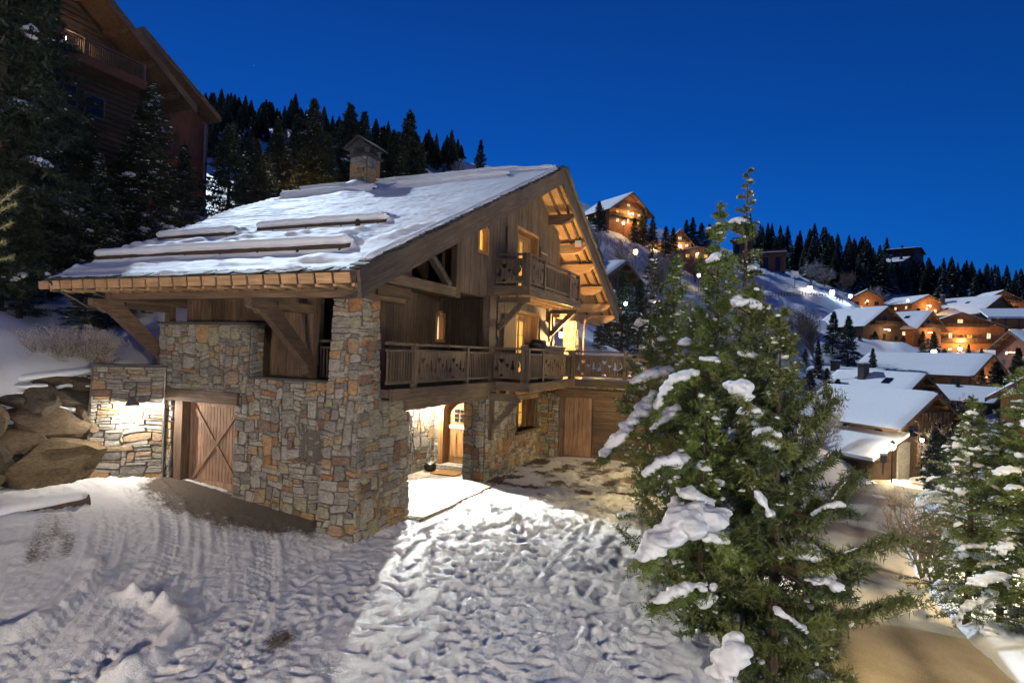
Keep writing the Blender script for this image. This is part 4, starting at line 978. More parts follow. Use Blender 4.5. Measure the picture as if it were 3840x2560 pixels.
# alarm box on the purlin
sn = BX('alarm_box', 'plastic_white', 12.78, 12.86, -.60, -.36, 8.02, 8.28); BX('strobe', 'plastic_orange', 12.78, 12.86, -.60, -.36, 7.93, 8.018, parent=sn)
# foundation plinth / joint line of the porch
BX('plinth', 'mortar', 1.9, 6.2, -.34, -.305, -.2, .06)

# ---------------------------------------------------------------- lamp wall on the left
LWp = np.array([.46, 6.02]); LWq = np.array([-.57, 7.17]); LWd = (LWq-LWp)/np.linalg.norm(LWq-LWp); LWn = np.array([-LWd[1], LWd[0]])
if LWn@(CP[:2]-LWp) < 0: LWn = -LWn
LWL = float(np.linalg.norm(LWq-LWp))
LW = empty('lamp_wall', (LWp[0], LWp[1], .4), 'short battered stone wing wall carrying the bright gooseneck lamp, left of the garage door', 'wall')
def LP(u, v, n):   # u from the right end, v height, n outwards
    bat = .045*(3.25-v); x = LWp+LWd*u+LWn*(n+bat*.6); return (x[0], x[1], v)
mb = MB()
c4 = [LP(0, .2, 0), LP(LWL+.12, .2, 0), LP(LWL, 3.22, 0), LP(0, 3.22, 0)]; b4 = [(p[0]-LWn[0]*.5, p[1]-LWn[1]*.5, p[2]) for p in c4]
mb.add(c4+b4, [(0, 1, 2, 3), (4, 5, 6, 7), (0, 1, 5, 4), (1, 2, 6, 5), (2, 3, 7, 6), (3, 0, 4, 7)]); lwc = mb.build('wall_core', 'mortar', LW)
stone_face(lambda u, v, n: LP(u+(u/LWL)*.12*(1-(v)/3), v+.2, n), LWL, 3.02, lambda u, v: True, lwc, seed=15, flat=True)
mb = MB(); c = [LP(-.02, 3.22, .06), LP(LWL+.05, 3.22, .06)]
mb.add([c[0], c[1], (c[1][0]-LWn[0]*.55, c[1][1]-LWn[1]*.55, 3.22), (c[0][0]-LWn[0]*.55, c[0][1]-LWn[1]*.55, 3.22)]+[(p[0], p[1], 3.275) for p in (c[0], c[1], (c[1][0]-LWn[0]*.55, c[1][1]-LWn[1]*.55, 0), (c[0][0]-LWn[0]*.55, c[0][1]-LWn[1]*.55, 0))], [(0, 3, 2, 1), (4, 5, 6, 7), (0, 1, 5, 4), (1, 2, 6, 5), (2, 3, 7, 6), (3, 0, 4, 7)])
mb.build('coping', 'slate', LW)
# stone cheek between the lamp wall and the jamb is part of the chalet wall
wl = LP(.62, 2.60, .0); L3 = lambda o_, z: (wl[0]+LWn[0]*o_, wl[1]+LWn[1]*o_, wl[2]+z)
GL = empty('wall_lamp', wl, 'gooseneck barn lamp with bell shade, lighting the stone wing wall', 'lamp')
mb = MB(); mb.tube([L3(.03, .02), L3(.10, .12), L3(.20, .16), L3(.29, .10), L3(.31, -.02), L3(.31, -.08)], .012, 8); mb.build('arm', 'metal_zinc', GL, smooth=True)
mb = MB(); mb.lathe([(.03, 0), (.06, -.02), (.07, -.08), (.16, -.19), (.165, -.205), (.15, -.20), (.06, -.09), (.01, -.03)], L3(.31, -.06), 18); mb.build('shade', 'metal_zinc', GL, smooth=True)
mb = MB(); mb.lathe([(.01, 0), (.035, -.02), (.04, -.05), (.01, -.08)], L3(.31, -.15), 10); mb.build('bulb', 'lamp_glow_white', GL, smooth=True)
point_light('bulb_light', L3(.31, -.29), 210, (1, .90, .76), .04, GL)
# assumed porch lamp, unseen behind the lintel
PLp = (6.72, 2.28, 2.42)
PL_ = empty('assumed_porch_lamp', PLp, 'bright globe lamp assumed on the ceiling of the entrance porch', 'lamp')
mb = MB(); mb.lathe([(.01, .20), (.05, .20), (.05, .17), (.015, .16), (.015, .08), (.01, .08)], PLp, 10); mb.build('stem', 'metal_dark', PL_)
mb = MB(); mb.lathe([(.02, .08), (.06, .05), (.08, 0), (.06, -.05), (.02, -.075)], PLp, 14); mb.build('globe', 'lamp_glow_white', PL_, smooth=True)
point_light('globe_light', (PLp[0]-.05, PLp[1]-.03, PLp[2]-.13), 620, (1, .88, .66), .03, PL_)
FLp = (6.80, 2.36, 2.36)  # assumed flood lamp, added to throw the wedge of light outside
FL = empty('assumed_floodlight', FLp, 'small flood lamp assumed beside the globe lamp, aimed out of the porch over the trodden snow', 'assumed_floodlight')
mb = MB(); mb.box(6.78, 6.9, 2.32, 2.44, 2.30, 2.42); mb.bar((6.85, 2.40, 2.42), (6.85, 2.40, 2.74), .02, .02, up=(1, 0, 0)); mb.build('housing', 'metal_dark', FL)
mb = MB(); mb.box(6.765, 6.779, 2.325, 2.40, 2.31, 2.41); mb.build('lens', 'lamp_glow_white', FL)
sl_ = bpy.data.lights.new('assumed_flood_light', 'SPOT'); sl_.energy = 27000; sl_.color = (.98, 1, .93); sl_.spot_size = math.radians(118); sl_.spot_blend = .8; sl_.shadow_soft_size = .02
so = bpy.data.objects.new('assumed_flood_light', sl_); COL.objects.link(so); so.parent = FL; so.location = (6.745-FLp[0], 2.30-FLp[1], 0); so.rotation_euler = Vector((8.0, 7.6, 1.3)).to_track_quat('Z', 'Y').to_euler()
# assumed terrace lantern, added to light the far soffit and pillar
TLp = (12.15, -.12, 4.6)
TL = empty('assumed_terrace_lantern', TLp, 'assumed wall lantern on the terrace, added to light the far soffit orange', 'lantern')
mb = MB(); mb.lathe([(.02, .16), (.09, .08), (.08, .07), (.08, -.10), (.05, -.13), (.02, -.14)], TLp, 8); mb.build('cage', 'lamp_glow_warm', TL)
mb = MB(); mb.lathe([(.015, .2), (.11, .10), (.10, .08), (.02, .15)], TLp, 8); mb.bar((TLp[0], TLp[1], TLp[2]+.18), (TLp[0]-.2, TLp[1]+.2, TLp[2]+.18), .02, .02); mb.build('cap', 'metal_dark', TL)
point_light('lantern_light', (TLp[0]+.2, TLp[1]-.25, TLp[2]), 900, (1, .60, .22), .08, TL)
# lantern by the far garage (unlit)
GLp = (10.6, -.30, 2.15)
G_ = empty('garage_lantern', GLp, 'small dark wall lantern beside the far garage door', 'lantern')
mb = MB(); mb.lathe([(.02, .15), (.07, .10), (.06, .08), (.055, -.08), (.03, -.12), (.01, -.13)], GLp, 10); mb.build('body', 'metal_zinc', G_, smooth=True)
mb = MB(); mb.tube([(GLp[0], GLp[1], GLp[2]+.15), (GLp[0]+.05, GLp[1], GLp[2]+.22), (GLp[0]+.18, GLp[1], GLp[2]+.18)], .012, 6); mb.build('arm', 'metal_dark', G_)
# things in the porch and on the terrace
dm = BX('doormat', 'doormat', 6.25, 6.93, 1.15, 2.0, .082, .105, parent=None); dm.parent = None; tag(dm, 'brown coir doormat in front of the arched entrance door', 'doormat')
po = (6.62, 2.22, .08); PT = empty('flower_pot', po, 'dark glazed bowl pot with twigs in the corner of the porch', 'pot')
mb = MB(); mb.lathe([(.10, 0), (.17, .05), (.20, .14), (.18, .20), (.20, .22), (.17, .21), (.15, .15)], po, 16); mb.build('bowl', 'metal_dark', PT, smooth=True)
mb = MB()
for i in range(14): a = rnd.uniform(0, 6.28); mb.tube([(po[0], po[1], .25), (po[0]+.10*math.cos(a), po[1]+.10*math.sin(a), .34), (po[0]+.2*math.cos(a), po[1]+.2*math.sin(a), .38+rnd.uniform(-.05, .08))], [.008, .006, .003], 4)
mb.build('twigs', 'curtain_white', PT)
ws = empty('wooden_sledge', (2.25, 1.2, .08), 'wooden sledge leaning upright against the inner side of the corner pier', 'sledge')
for dx in (0, .30):
    mb = MB(); mb.bar((2.25+dx, 1.0, .09), (2.12+dx*.9, 1.55, .95), .03, .04); mb.build('runner', 'wood_honey_z', ws)
for k in range(4): mb = MB(); t = .15+k*.23; mb.bar((2.25-.13*t, 1.0+.55*t, .09+.86*t), (2.55-.16*t, 1.0+.55*t, .09+.86*t), .05, .02, up=(0, 1, 0)); mb.build('slat', 'wood_honey_x', ws)
bq = empty('barbecue', (8.2, -.72, 2.98), 'black covered barbecue standing behind the terrace railing', 'barbecue')
mb = MB(); mb.tube([(7.75, -.72, 4.02), (7.8, -.72, 4.05), (8.45, -.72, 4.05), (8.5, -.72, 4.02)], [.16, .23, .23, .16], 12); mb.build('lid', 'metal_dark', bq, smooth=True)
mb = MB(); mb.box(7.75, 8.5, -.92, -.5, 3.6, 3.98); mb.build('firebox', 'metal_dark', bq)
for a in (7.8, 8.42):
    for b in (-.88, -.56): mb = MB(); mb.box(a, a+.04, b, b+.04, 2.99, 3.6); mb.build('leg', 'metal_dark', bq)
ht = empty('hot_tub', (9.4, -.2, 2.98), 'square hot tub with a snow dusted grey cover on the terrace', 'hot tub')
mb = MB(); mb.box(8.7, 10.3, -.85, .1, 2.99, 4.0); mb.build('shell', 'cover_grey', ht)
mb = MB(); mb.box(8.65, 10.35, -.9, .12, 4.0, 4.07); mb.build('cover', 'cover_grey', ht); snow_pad('snow', 8.66, 10.33, -.88, .10, 4.07, .05, ht, n=.08, edge=.08)
# electrical cabinet hump in front of the boulders handled with the boulders
finish_stones()

# ================================================================ BOULDERS AND THE LEFT BANK
def onpl(px, py, ax, val):
    v = ray(px, py); t = (val-CP[ax])/v[ax]; return CP+v*t
BWT = empty('boulder_wall', (-2, 7.2, .4), 'rough retaining wall of large snow-dusted boulders left of the lamp wall', 'retaining wall')
ICO3 = ico(3)
def boulder(c, r, seed, par=BWT, rz=0, tilt=0):
    V, F = ICO3; r_ = np.random.RandomState(seed); n = np.zeros(len(V))
    for k in range(10):                                    # chop flat facets
        d = r_.randn(3)*np.array([1, 1, .8]); d /= np.linalg.norm(d); off = r_.uniform(.45, .72); s = V@d; V = V-np.outer(np.clip(s-off, 0, 9), d)
    V = V/np.abs(V).max(0); V = V*(1+.16*fbm(V[:, 0]*2.5+seed, V[:, 2]*6+V[:, 1]*3, 5, .8)[:, None]); V = V*np.array(r)
    ca, sa = math.cos(rz), math.sin(rz); V = V@np.array([[ca, sa, 0], [-sa, ca, 0], [0, 0, 1]])
    V[:, 2] += V[:, 0]*tilt
    o = worldloc(par); ob = link('boulder', npmesh('boulder', V, F, 'boulder', np.full(len(V), r_.rand()), smooth=False), par, (c[0]-o[0], c[1]-o[1], c[2]-o[2]))
    return ob
bl = [ # pixel centre, half width px, half height px, depth
 (105, 1072, 105, 62, 13.0), (118, 975, 92, 42, 13.5), (30, 1000, 60, 40, 12.8), (70, 925, 50, 48, 13.3), (160, 915, 65, 36, 13.9), (20, 925, 40, 30, 13.2), (200, 960, 40, 40, 14.0),
 (10, 1060, 45, 55, 12.4), (-60, 980, 60, 60, 12.4), (-70, 1090, 60, 50, 12), (190, 885, 40, 22, 14.2), (120, 880, 60, 18, 14.0), (40, 885, 50, 18, 13.6), (196, 1040, 30, 40, 14), (60, 1140, 60, 18, 12.8), (150, 1135, 60, 14, 13.2)]
for k, (px, py, hw, hh, d) in enumerate(bl):
    c = at(px, py, d+.45); s = d/1380.
    b_ = boulder(c, (hw*s*1.15, .78, hh*s*1.18), 100+k, rz=-.35)
    if k not in (7, 9):
        n = 12; cs = []; rs = []
        for j in range(n+4):
            t = rnd.uniform(-.6, .6); cs.append((t*hw*s*.85, -t*hw*s*.3-.02+rnd.uniform(-.15, .3), hh*s*.90-(t*t)*.5*hh*s)); rs.append((rnd.uniform(.10, .28), rnd.uniform(.12, .26), rnd.uniform(.035, .09)))
        V, F = blobs(cs, rs, ICO2, .2, k); me_ = remesh(npmesh('snow', V, F, 'snow'), .03)
        link('snow', me_, b_, kind='stuff')
# snow ledge above the boulders and the snow-covered kerb log below
e0 = at(-120, 880, 13.4); e1 = at(60, 868, 13.9); e2 = at(160, 858, 14.3); e3 = at(212, 850, 14.7)
pillow(None, [e0, e1, e2, e3], .22, seed=41, nm='snow_ledge', sq=.5).__setitem__('kind', 'stuff')
kl = empty('kerb_log', at(100, 1175, 11.9), 'long snow-covered log lying at the foot of the boulder wall', 'log')
a_, b_ = at(-130, 1222, 10.6), at(204, 1148, 12.2)
mb = MB(); mb.tube([a_-np.array([0, 0, .0]), (a_+b_)/2, b_], .15, 10); mb.build('trunk', 'bark', kl)
pillow(kl, [a_+np.array([0, 0, .13]), (a_+b_)/2+np.array([0, 0, .15]), b_+np.array([0, 0, .12])], .20, seed=42, sq=.6)
st = at(78, 852, 15.2); ts = empty('tree_stump', st-np.array([0, 0, .5]), 'dark cut tree stump with a cap of snow on the ledge above the boulders', 'stump')
mb = MB(); mb.lathe([(.20, -.6), (.19, 0), (.17, .22), (.02, .22)], st, 12); mb.build('stem', 'bark', ts)
V, F = blobs([(0, 0, .5+.24)], [(.2, .2, .07)], ICO2, .1, 3); link('snow', npmesh('snow', V, F, 'snow', smooth=True), ts)
st = at(24, 855, 15.0); ts = empty('low_stump', st-np.array([0, 0, .3]), 'low stone half buried in snow beside the tree stump on the ledge', 'stone')
mb = MB(); mb.lathe([(.26, -.4), (.25, 0), (.2, .07), (.02, .08)], st, 10); mb.build('body', 'bark', ts)
V, F = blobs([(0, 0, .3+.12)], [(.30, .26, .09)], ICO2, .15, 4); link('snow', npmesh('snow', V, F, 'snow', smooth=True), ts)

# ================================================================ TREES
def tri_needles(P0, P1, per, ln, wd, seed, spread=1.0, fwd=.55):
    """needles round twigs P0->P1 (n,3): returns V (m*3,3), F"""
    r_ = np.random.RandomState(seed); n = len(P0); T = P1-P0; L = np.linalg.norm(T, axis=1, keepdims=True)+1e-9; T = T/L
    T = np.repeat(T, per, 0); A = np.repeat(P0, per, 0)+(np.repeat(P1-P0, per, 0))*r_.rand(n*per, 1)
    R = r_.randn(n*per, 3); R -= T*(R*T).sum(1, keepdims=True); R /= np.linalg.norm(R, axis=1, keepdims=True)+1e-9
    D = T*fwd+R*spread; D /= np.linalg.norm(D, axis=1, keepdims=True)
    S = np.cross(D, r_.randn(n*per, 3)); S /= np.linalg.norm(S, axis=1, keepdims=True)+1e-9
    l = ln*(.7+.6*r_.rand(n*per, 1)); V = np.stack([A-S*wd/2, A+S*wd/2, A+D*l], 1).reshape(-1, 3)
    return V
def tube_arr(pts, rad, k=4):
    """pts (m,3)"""
    mb = MB(); mb.tube(pts, rad, k, cap=False); return mb
def conifer(seed, h, r, nb, style='spruce', twigs=12, per=22, nl=.07, nw=.010, bare=.06, snow=.5, profile=None, z_first=.06, lean=(0, 0), fine=True, frost=.0):
    """detailed conifer in local coords; returns wood, needles and the places of its snow"""
    r_ = np.random.RandomState(seed); wood_ = MB(); P0 = []; P1 = []; cs = []; rs = []; tint = []
    tr = [(lean[0]*t*t*h+.02*math.sin(t*7+seed), lean[1]*t*t*h, t*h) for t in np.linspace(0, 1, 10)]
    wood_.tube(tr, [max(.008, (.016*h)*(1-t)**.9) for t in np.linspace(0, 1, 10)], 7)
    prof = profile or ((lambda t: (1-t)**.72*(.62+.38*min(1, t*5+.2))) if style == 'pine' else (lambda t: (1-t)**.88*(.8+.2*min(1, t*6))+.03))
    zz = np.array([0, 0, 1.])
    for i in range(nb):
        t = z_first+(1-z_first)*((i+.5)/nb)**.80*.985; L = max(.10, r*prof(t)*(r_.uniform(.62, 1.18) if r_.rand() < .85 else r_.uniform(.9, 1.35)))
        az = i*2.399+r_.uniform(-.6, .6); z0 = t*h+r_.uniform(-.03, .03)*h*.3
        q = r_.uniform(-.16, .16)
        if style == 'spruce': e0, e1 = (.20+.5*t+q, -.38+.6*t+q)
        else: e0, e1 = (.05+.5*t+q, .50+.6*t+q)
        loaded = r_.rand() < snow and L > .3
        if loaded: e1 -= r_.uniform(.3, .8)
        m_ = 8; pts = [np.array([lean[0]*t*t*h, lean[1]*t*t*h, z0])]; wob = r_.uniform(-.35, .35)
        for k in range(m_):
            f = (k+1)/m_; el = e0+(e1-e0)*f**1.4+r_.uniform(-.07, .07); a = az+wob*f
            pts.append(pts[-1]+np.array([math.cos(a)*math.cos(el), math.sin(a)*math.cos(el), math.sin(el)])*L/m_)
        pts = np.array(pts); wood_.tube(pts, [max(.004, .011*L*(1-k/m_*.85)) for k in range(m_+1)], 4, cap=False)
        nt_ = max(4, int(twigs*(.25+.9*L/r))); tn_ = r_.rand()*.6
        for k in range(nt_):
            f = bare+(1-bare)*(k+.6)/nt_; q = f*m_; j = min(int(q), m_-1); p = pts[j]+(pts[j+1]-pts[j])*(q-j); d = pts[j+1]-pts[j]; d = d/np.linalg.norm(d)
            side = np.array([-d[1], d[0], 0]); side /= np.linalg.norm(side)+1e-9; sg = 1 if k % 2 else -1
            tl = (.42*(1-f)**.7+.13)*min(1.15, L**.8)*r_.uniform(.6, 1.25)
            tv = d*.7+side*sg*.72+zz*((-.18 if style == 'spruce' else .32)+r_.uniform(-.28, .28)); tv /= np.linalg.norm(tv)
            tt = tn_+.4*r_.rand(); P0.append(p); P1.append(p+tv*tl); tint.append(tt)
            ns = 3 if tl > .3 else (2 if tl > .17 else 0)
            for s2 in range(ns):
                pm = p+tv*tl*(.3+.3*s2/ max(1, ns-1)); t2 = tv*.7+np.cross(tv, zz)*(1 if s2 % 2 else -1)*.7+zz*r_.uniform(-.2, .3); P0.append(pm); P1.append(pm+t2*tl*.5); tint.append(tt)
            if fine and r_.rand() < frost:
                ww = r_.uniform(.016, .046); cs.append(p+tv*tl*r_.uniform(.3, 1)+zz*ww*.6); rs.append((ww*r_.uniform(1, 2.6), ww*r_.uniform(.8, 1.7), ww*r_.uniform(.5, .9)))
        # needles sit on the bough itself too
        for j in range(2, m_): P0.append(pts[j]); P1.append(pts[j+1]); tint.append(tn_+.2)
        P0.append(pts[-2]); P1.append(pts[-1]+(pts[-1]-pts[-2])*.5); tint.append(tn_+.35)
        if loaded:
            f0 = r_.uniform(.25, .65); f1 = min(1.02, f0+r_.uniform(.18, .55)); n = max(4, int((f1-f0)*L/.035)); w = r_.uniform(.035, .085)*(1+.35*L)
            for k in range(n):
                f = f0+(f1-f0)*k/n; q = min(f, .999)*m_; j = min(int(q), m_-1); p = pts[j]+(pts[j+1]-pts[j])*(q-j); side = np.array([-(pts[j+1]-pts[j])[1], (pts[j+1]-pts[j])[0], 0]); side /= np.linalg.norm(side)+1e-9
                ww = w*(math.sin(PI*min(1, (k+.7)/n))**.6*.8+.25)*r_.uniform(.6, 1.35); o_ = side*r_.uniform(-1, 1)*w*1.2
                cs.append(p+o_+zz*(ww*.55-abs(o_).sum()*.18)); rs.append((ww*r_.uniform(.9, 1.5), ww*r_.uniform(.9, 1.5), ww*r_.uniform(.5, .95)))
    for a in range(3): P0.append(np.array([lean[0]*h, lean[1]*h, h*(.93+.02*a)])); P1.append(np.array([lean[0]*h, lean[1]*h, h*(.96+.02*a)])); tint.append(.6)
    P0 = np.array(P0); P1 = np.array(P1); V = tri_needles(P0, P1, per, nl, nw, seed); tn = np.repeat(np.array(tint), per*3)
    return wood_, V, tn, cs, rs
def spruce_meshes(seed, *a, leaf='needles_pine', vox=None, blob=ICO1, **k):
    wood_, V, tn, cs, rs = conifer(seed, *a, **k)
    mt = wood_.mesh('trunk', 'bark'); mc = npmesh('crown', V, np.arange(len(V)).reshape(-1, 3), leaf, tn)
    ms = None
    if cs:
        VV, FF = blobs(cs, rs, blob, .45, seed); ms = npmesh('snow', VV, FF, 'snow_tree', smooth=True)
        if vox: ms = remesh(ms, vox)
    return mt, mc, ms
def tree(meshes, loc, label, name='spruce_tree', cat='tree', group=None, s=1., rz=None, sxy=None):
    t = empty(name, loc, label, cat, group); t.rotation_euler = (0, 0, rnd.uniform(0, 6.28) if rz is None else rz); t.scale = (sxy or s, sxy or s, s)
    link('trunk', meshes[0], t); link('crown', meshes[1], t)
    if meshes[2]: link('snow', meshes[2], t, kind='stuff')
    return t
# --- foreground group on the bank above the road
def base_for(px, d, z): p = at(px, 1300, d); return np.array([p[0], p[1], z])
def topz(px, py, d): return at(px, py, d)[2]
FT = {}
F1 = [ # seed, px, top py, depth, base z, radius, nb, style, leaf, label
 (201, 1692, 385, 12.2, -2.6, 1.35, 105, 'spruce', 'needles_pine', 'tall slender spruce with a sparse pointed top rising behind the pines by the drive', dict(per=11, twigs=12, snow=.18, frost=0.20)),
 (202, 1630, 470, 10.6, -2.4, 1.45, 98, 'pine', 'needles_fir', 'upright green pine left of the slender spruce, its leader a thick brush', dict(per=13, twigs=13, snow=.14, frost=0.20)),
 (203, 1712, 640, 9.3, -2.9, 1.75, 98, 'pine', 'needles_pine', 'dark pine in the middle of the foreground group with a snow cap below its leader', dict(per=14, twigs=14, snow=.16, z_first=.02, frost=0.26)),
 (204, 1778, 705, 8.6, -3.3, 1.7, 84, 'pine', 'needles_pine', 'nearest pine in the group, its lower boughs reaching out over the road', dict(per=18, twigs=15, snow=.16, z_first=.08, frost=0.33)),
 (205, 1530, 590, 13.6, -1.2, 1.75, 100, 'pine', 'needles_fir', 'snow-dusted green conifer at the left of the group in front of the far garage', dict(per=11, twigs=13, snow=.2, frost=0.46)),
 (206, 1610, 900, 9.0, -2.2, 1.55, 105, 'spruce', 'needles_fir', 'broad low fir with the thickest snow pillows, at the edge of the trodden snow', dict(per=14, twigs=13, snow=.34, z_first=.02, frost=0.40)),
 (207, 1478, 560, 16.5, .1, 1.15, 75, 'spruce', 'needles_spruce', 'narrow dark spruce beside the terrace railing of the chalet', dict(per=10, twigs=10, snow=.3, frost=0.40)),
 (208, 1585, 700, 11.2, -2.0, 1.7, 72, 'pine', 'needles_pine', 'bushy pine filling the gap between the snow-dusted conifer and the brush-topped pine', dict(per=12, twigs=12, snow=.15, z_first=.02, frost=0.26)),
]
for (sd, px, py, d, bz, r_, nb, stl, lf, lab, kw) in F1:
    b = base_for(px, d, bz); h = topz(px, py, d)-bz
    mt, mc, ms = spruce_meshes(sd, h, r_, nb, leaf=lf, style=stl, nl=.105 if stl == 'pine' else .07, nw=.020, vox=.022, blob=ICO1, **kw)
    FT[sd] = tree((mt, mc, ms), b, lab, 'pine_tree' if stl == 'pine' else 'spruce_tree', rz=0.)
# big loaded boughs: stem, needles and snow pillow, each a part of the tree it grows from
def bough(sd, pts, wpx, seed, leaf='needles_fir'):
    t = FT[sd]; o = np.array(t.location); r_ = np.random.RandomState(seed)
    P = [at(*q) for q in pts]; z0 = P[0][2]; root = np.array([o[0], o[1], z0-.15]); wood_ = MB(); Q = [root-o]+[p-o-np.array([0, 0, .05]) for p in P]
    wood_.tube(Q, [.03]+[.022-.014*k/len(P) for k in range(len(P))], 6)
    b = link('bough', wood_.mesh('bough', 'bark'), t); cs = []; rs = []; A = []; B = []
    w = wpx/1380.*pts[0][2]/2
    seg = [np.linalg.norm(b_-a_) for a_, b_ in zip(P[:-1], P[1:])]; L = sum(seg); n = int(L/.022)+3; zz = np.array([0, 0, 1.])
    for k in range(n):
        f = k/(n-1)*L; j = 0
        while j < len(seg)-1 and f > seg[j]: f -= seg[j]; j += 1
        p = P[j]+(P[j+1]-P[j])*min(1, f/seg[j])-o; d = (P[j+1]-P[j])/seg[j]; sd_ = np.cross(d, zz); sd_ /= np.linalg.norm(sd_)
        ww = w*(.45+.55*math.sin(PI*min(1, (k+1.5)/n))**.6)*r_.uniform(.5, 1.15)*(1+.5*fbm(np.array([k*.13+seed]), np.array([seed*1.]), 2)[0]); oo = sd_*r_.uniform(-1, 1)*w*1.1
        cs.append(p+oo*.8+zz*(w*.35-np.abs(oo).sum()*.25)); rs.append((ww*r_.uniform(.7, 1.1), ww*r_.uniform(.7, 1.1), ww*r_.uniform(.45, .85)))
        for q in range(3):
            dd = d*.6+sd_*r_.choice((-1, 1))*r_.uniform(.4, 1)+zz*r_.uniform(-.6, .1); dd /= np.linalg.norm(dd); A.append(p-zz*.04); B.append(p-zz*.04+dd*r_.uniform(.10, .26)*(1+w*2))
    V = tri_needles(np.array(A), np.array(B), 16, .075, .016, seed); link('needles', npmesh('needles', V, np.arange(len(V)).reshape(-1, 3), leaf, np.full(len(V), r_.rand())), b)
    VV, FF = blobs(cs, rs, ICO2, .2, seed); link('snow', remesh(npmesh('snow', VV, FF, 'snow_tree', smooth=True), .02), b, kind='stuff')
for k, (sd, w, pts) in enumerate([
    (205, 30, [(1505, 905, 11.5), (1462, 955, 11.3), (1425, 1000, 11.2), (1380, 1050, 11.1)]), (206, 62, [(1650, 1175, 8.2), (1580, 1200, 8.0), (1520, 1235, 7.9), (1472, 1290, 7.8)]),
    (202, 30, [(1600, 855, 9.5), (1545, 875, 9.3), (1520, 905, 9.2), (1508, 940, 9.2)]), (202, 22, [(1610, 825, 9.6), (1650, 830, 9.5), (1690, 838, 9.5)]), (203, 42, [(1672, 890, 8.6), (1700, 895, 8.5), (1715, 925, 8.5)]),
    (206, 34, [(1580, 1050, 8.6), (1520, 1060, 8.4), (1480, 1095, 8.4)]), (203, 56, [(1700, 1475, 7.4), (1665, 1520, 7.3), (1640, 1590, 7.2)]), (206, 30, [(1640, 1345, 8.0), (1570, 1350, 7.9), (1500, 1385, 7.8)]),
    (203, 36, [(1688, 700, 9.2), (1715, 695, 9.2), (1742, 715, 9.2)]), (204, 26, [(1850, 1335, 7.6), (1895, 1338, 7.5), (1940, 1352, 7.4)]), (205, 30, [(1540, 848, 12), (1500, 858, 11.9), (1450, 880, 11.9)]), (201, 22, [(1675, 512, 12), (1700, 508, 12), (1722, 515, 12)]),
    (202, 26, [(1625, 605, 10), (1645, 590, 10), (1662, 592, 10)]), (204, 24, [(1740, 1130, 8), (1755, 1160, 7.9), (1768, 1185, 7.9)]), (206, 32, [(1560, 1130, 8.5), (1600, 1140, 8.4), (1640, 1165, 8.4)]), (205, 26, [(1560, 930, 10.6), (1530, 960, 10.5), (1495, 990, 10.5)]),
    (204, 24, [(1870, 1180, 7.8), (1900, 1165, 7.7), (1935, 1160, 7.7)]), (203, 26, [(1735, 1000, 8.3), (1760, 990, 8.2), (1795, 1005, 8.2)]), (206, 26, [(1620, 1235, 8.0), (1640, 1225, 8.0), (1668, 1250, 7.9)]), (204, 26, [(1780, 1400, 7.5), (1810, 1420, 7.4), (1850, 1450, 7.4)])]):
    bough(sd, pts, w, 900+k, 'needles_pine' if sd in (203, 204) else 'needles_fir')
for k, pts in enumerate([[(1830, 1300, 7.9), (1950, 1265, 7.8), (2058, 1225, 7.8)], [(1840, 1420, 7.7), (1970, 1400, 7.6), (2088, 1365, 7.6)], [(1830, 1200, 8.1), (1900, 1160, 8.1), (1962, 1080, 8.2)], [(1840, 990, 8.6), (1890, 950, 8.6), (1912, 890, 8.7)]]):
    bough(204, pts, 6, 950+k, 'needles_pine')
# right-hand trees
F2 = [(211, 2370, 770, 18.5, None, 2.9, 165, 'spruce', 'needles_fir', 'big bright green fir at the right edge, loaded with snow above the road bank', dict(per=14, twigs=15, snow=.36, frost=0.36, z_first=.02)),
      (212, 2225, 905, 20.0, -5.2, 2.5, 120, 'spruce', 'needles_fir', 'dark snowy spruce on the bank behind the big fir at the right', dict(per=9, twigs=12, snow=.5, frost=0.24)),
      (213, 2300, 965, 20.0, None, 2.7, 160, 'spruce', 'needles_fir', 'low spreading fir below the big fir, its boughs over the ploughed snow bank', dict(per=13, twigs=15, snow=.3, frost=0.30, z_first=.02)),
      (215, 2205, 960, 32, None, 2.8, 100, 'spruce', 'needles_spruce', 'snow-caked spruce behind the road bend, left of the big fir', dict(per=8, twigs=10, snow=.8, frost=0.30))]
for (sd, px, py, d, bz, r_, nb, stl, lf, lab, kw) in F2:
    b = base_for(px, d, 0); bz = tz(b[0], b[1])-.15; b[2] = bz; h = topz(px, py, d)-bz
    mt, mc, ms = spruce_meshes(sd, h, r_, nb, leaf=lf, style=stl, nl=.08, nw=.022, vox=.03, **kw)
    tree((mt, mc, ms), b, lab, 'fir_tree', rz=sd*.7)
# near branch tips at the left edge of the view
def near_branch():
    wood_ = MB(); P0 = []; P1 = []
    t = empty('pine_bough', at(-60, 560, 4.2), 'olive green pine bough reaching in at the left edge of the view', 'branch')
    for (a, b) in [((-80, 520), (45, 430)), ((-80, 520), (38, 465)), ((-80, 600), (30, 590)), ((-90, 560), (30, 510)), ((-80, 600), (12, 552))]:
        A = at(a[0], a[1], 4.2); B = at(b[0], b[1], 4.0); wood_.tube([A, (A+B)/2+np.array([0, 0, -.02]), B], [.012, .009, .004], 5)
        for k in range(7): f = .3+.1*k; P0.append(A+(B-A)*f); P1.append(A+(B-A)*min(1.02, f+.11))
    o = np.array(t.location); V = tri_needles(np.array(P0), np.array(P1), 26, .035, .004, 9)-o
    wood_.build('stem', 'bark', t); link('needles', npmesh('needles', V, np.arange(len(V)).reshape(-1, 3), 'needles_pine', np.full(len(V), .5)), t)
near_branch()
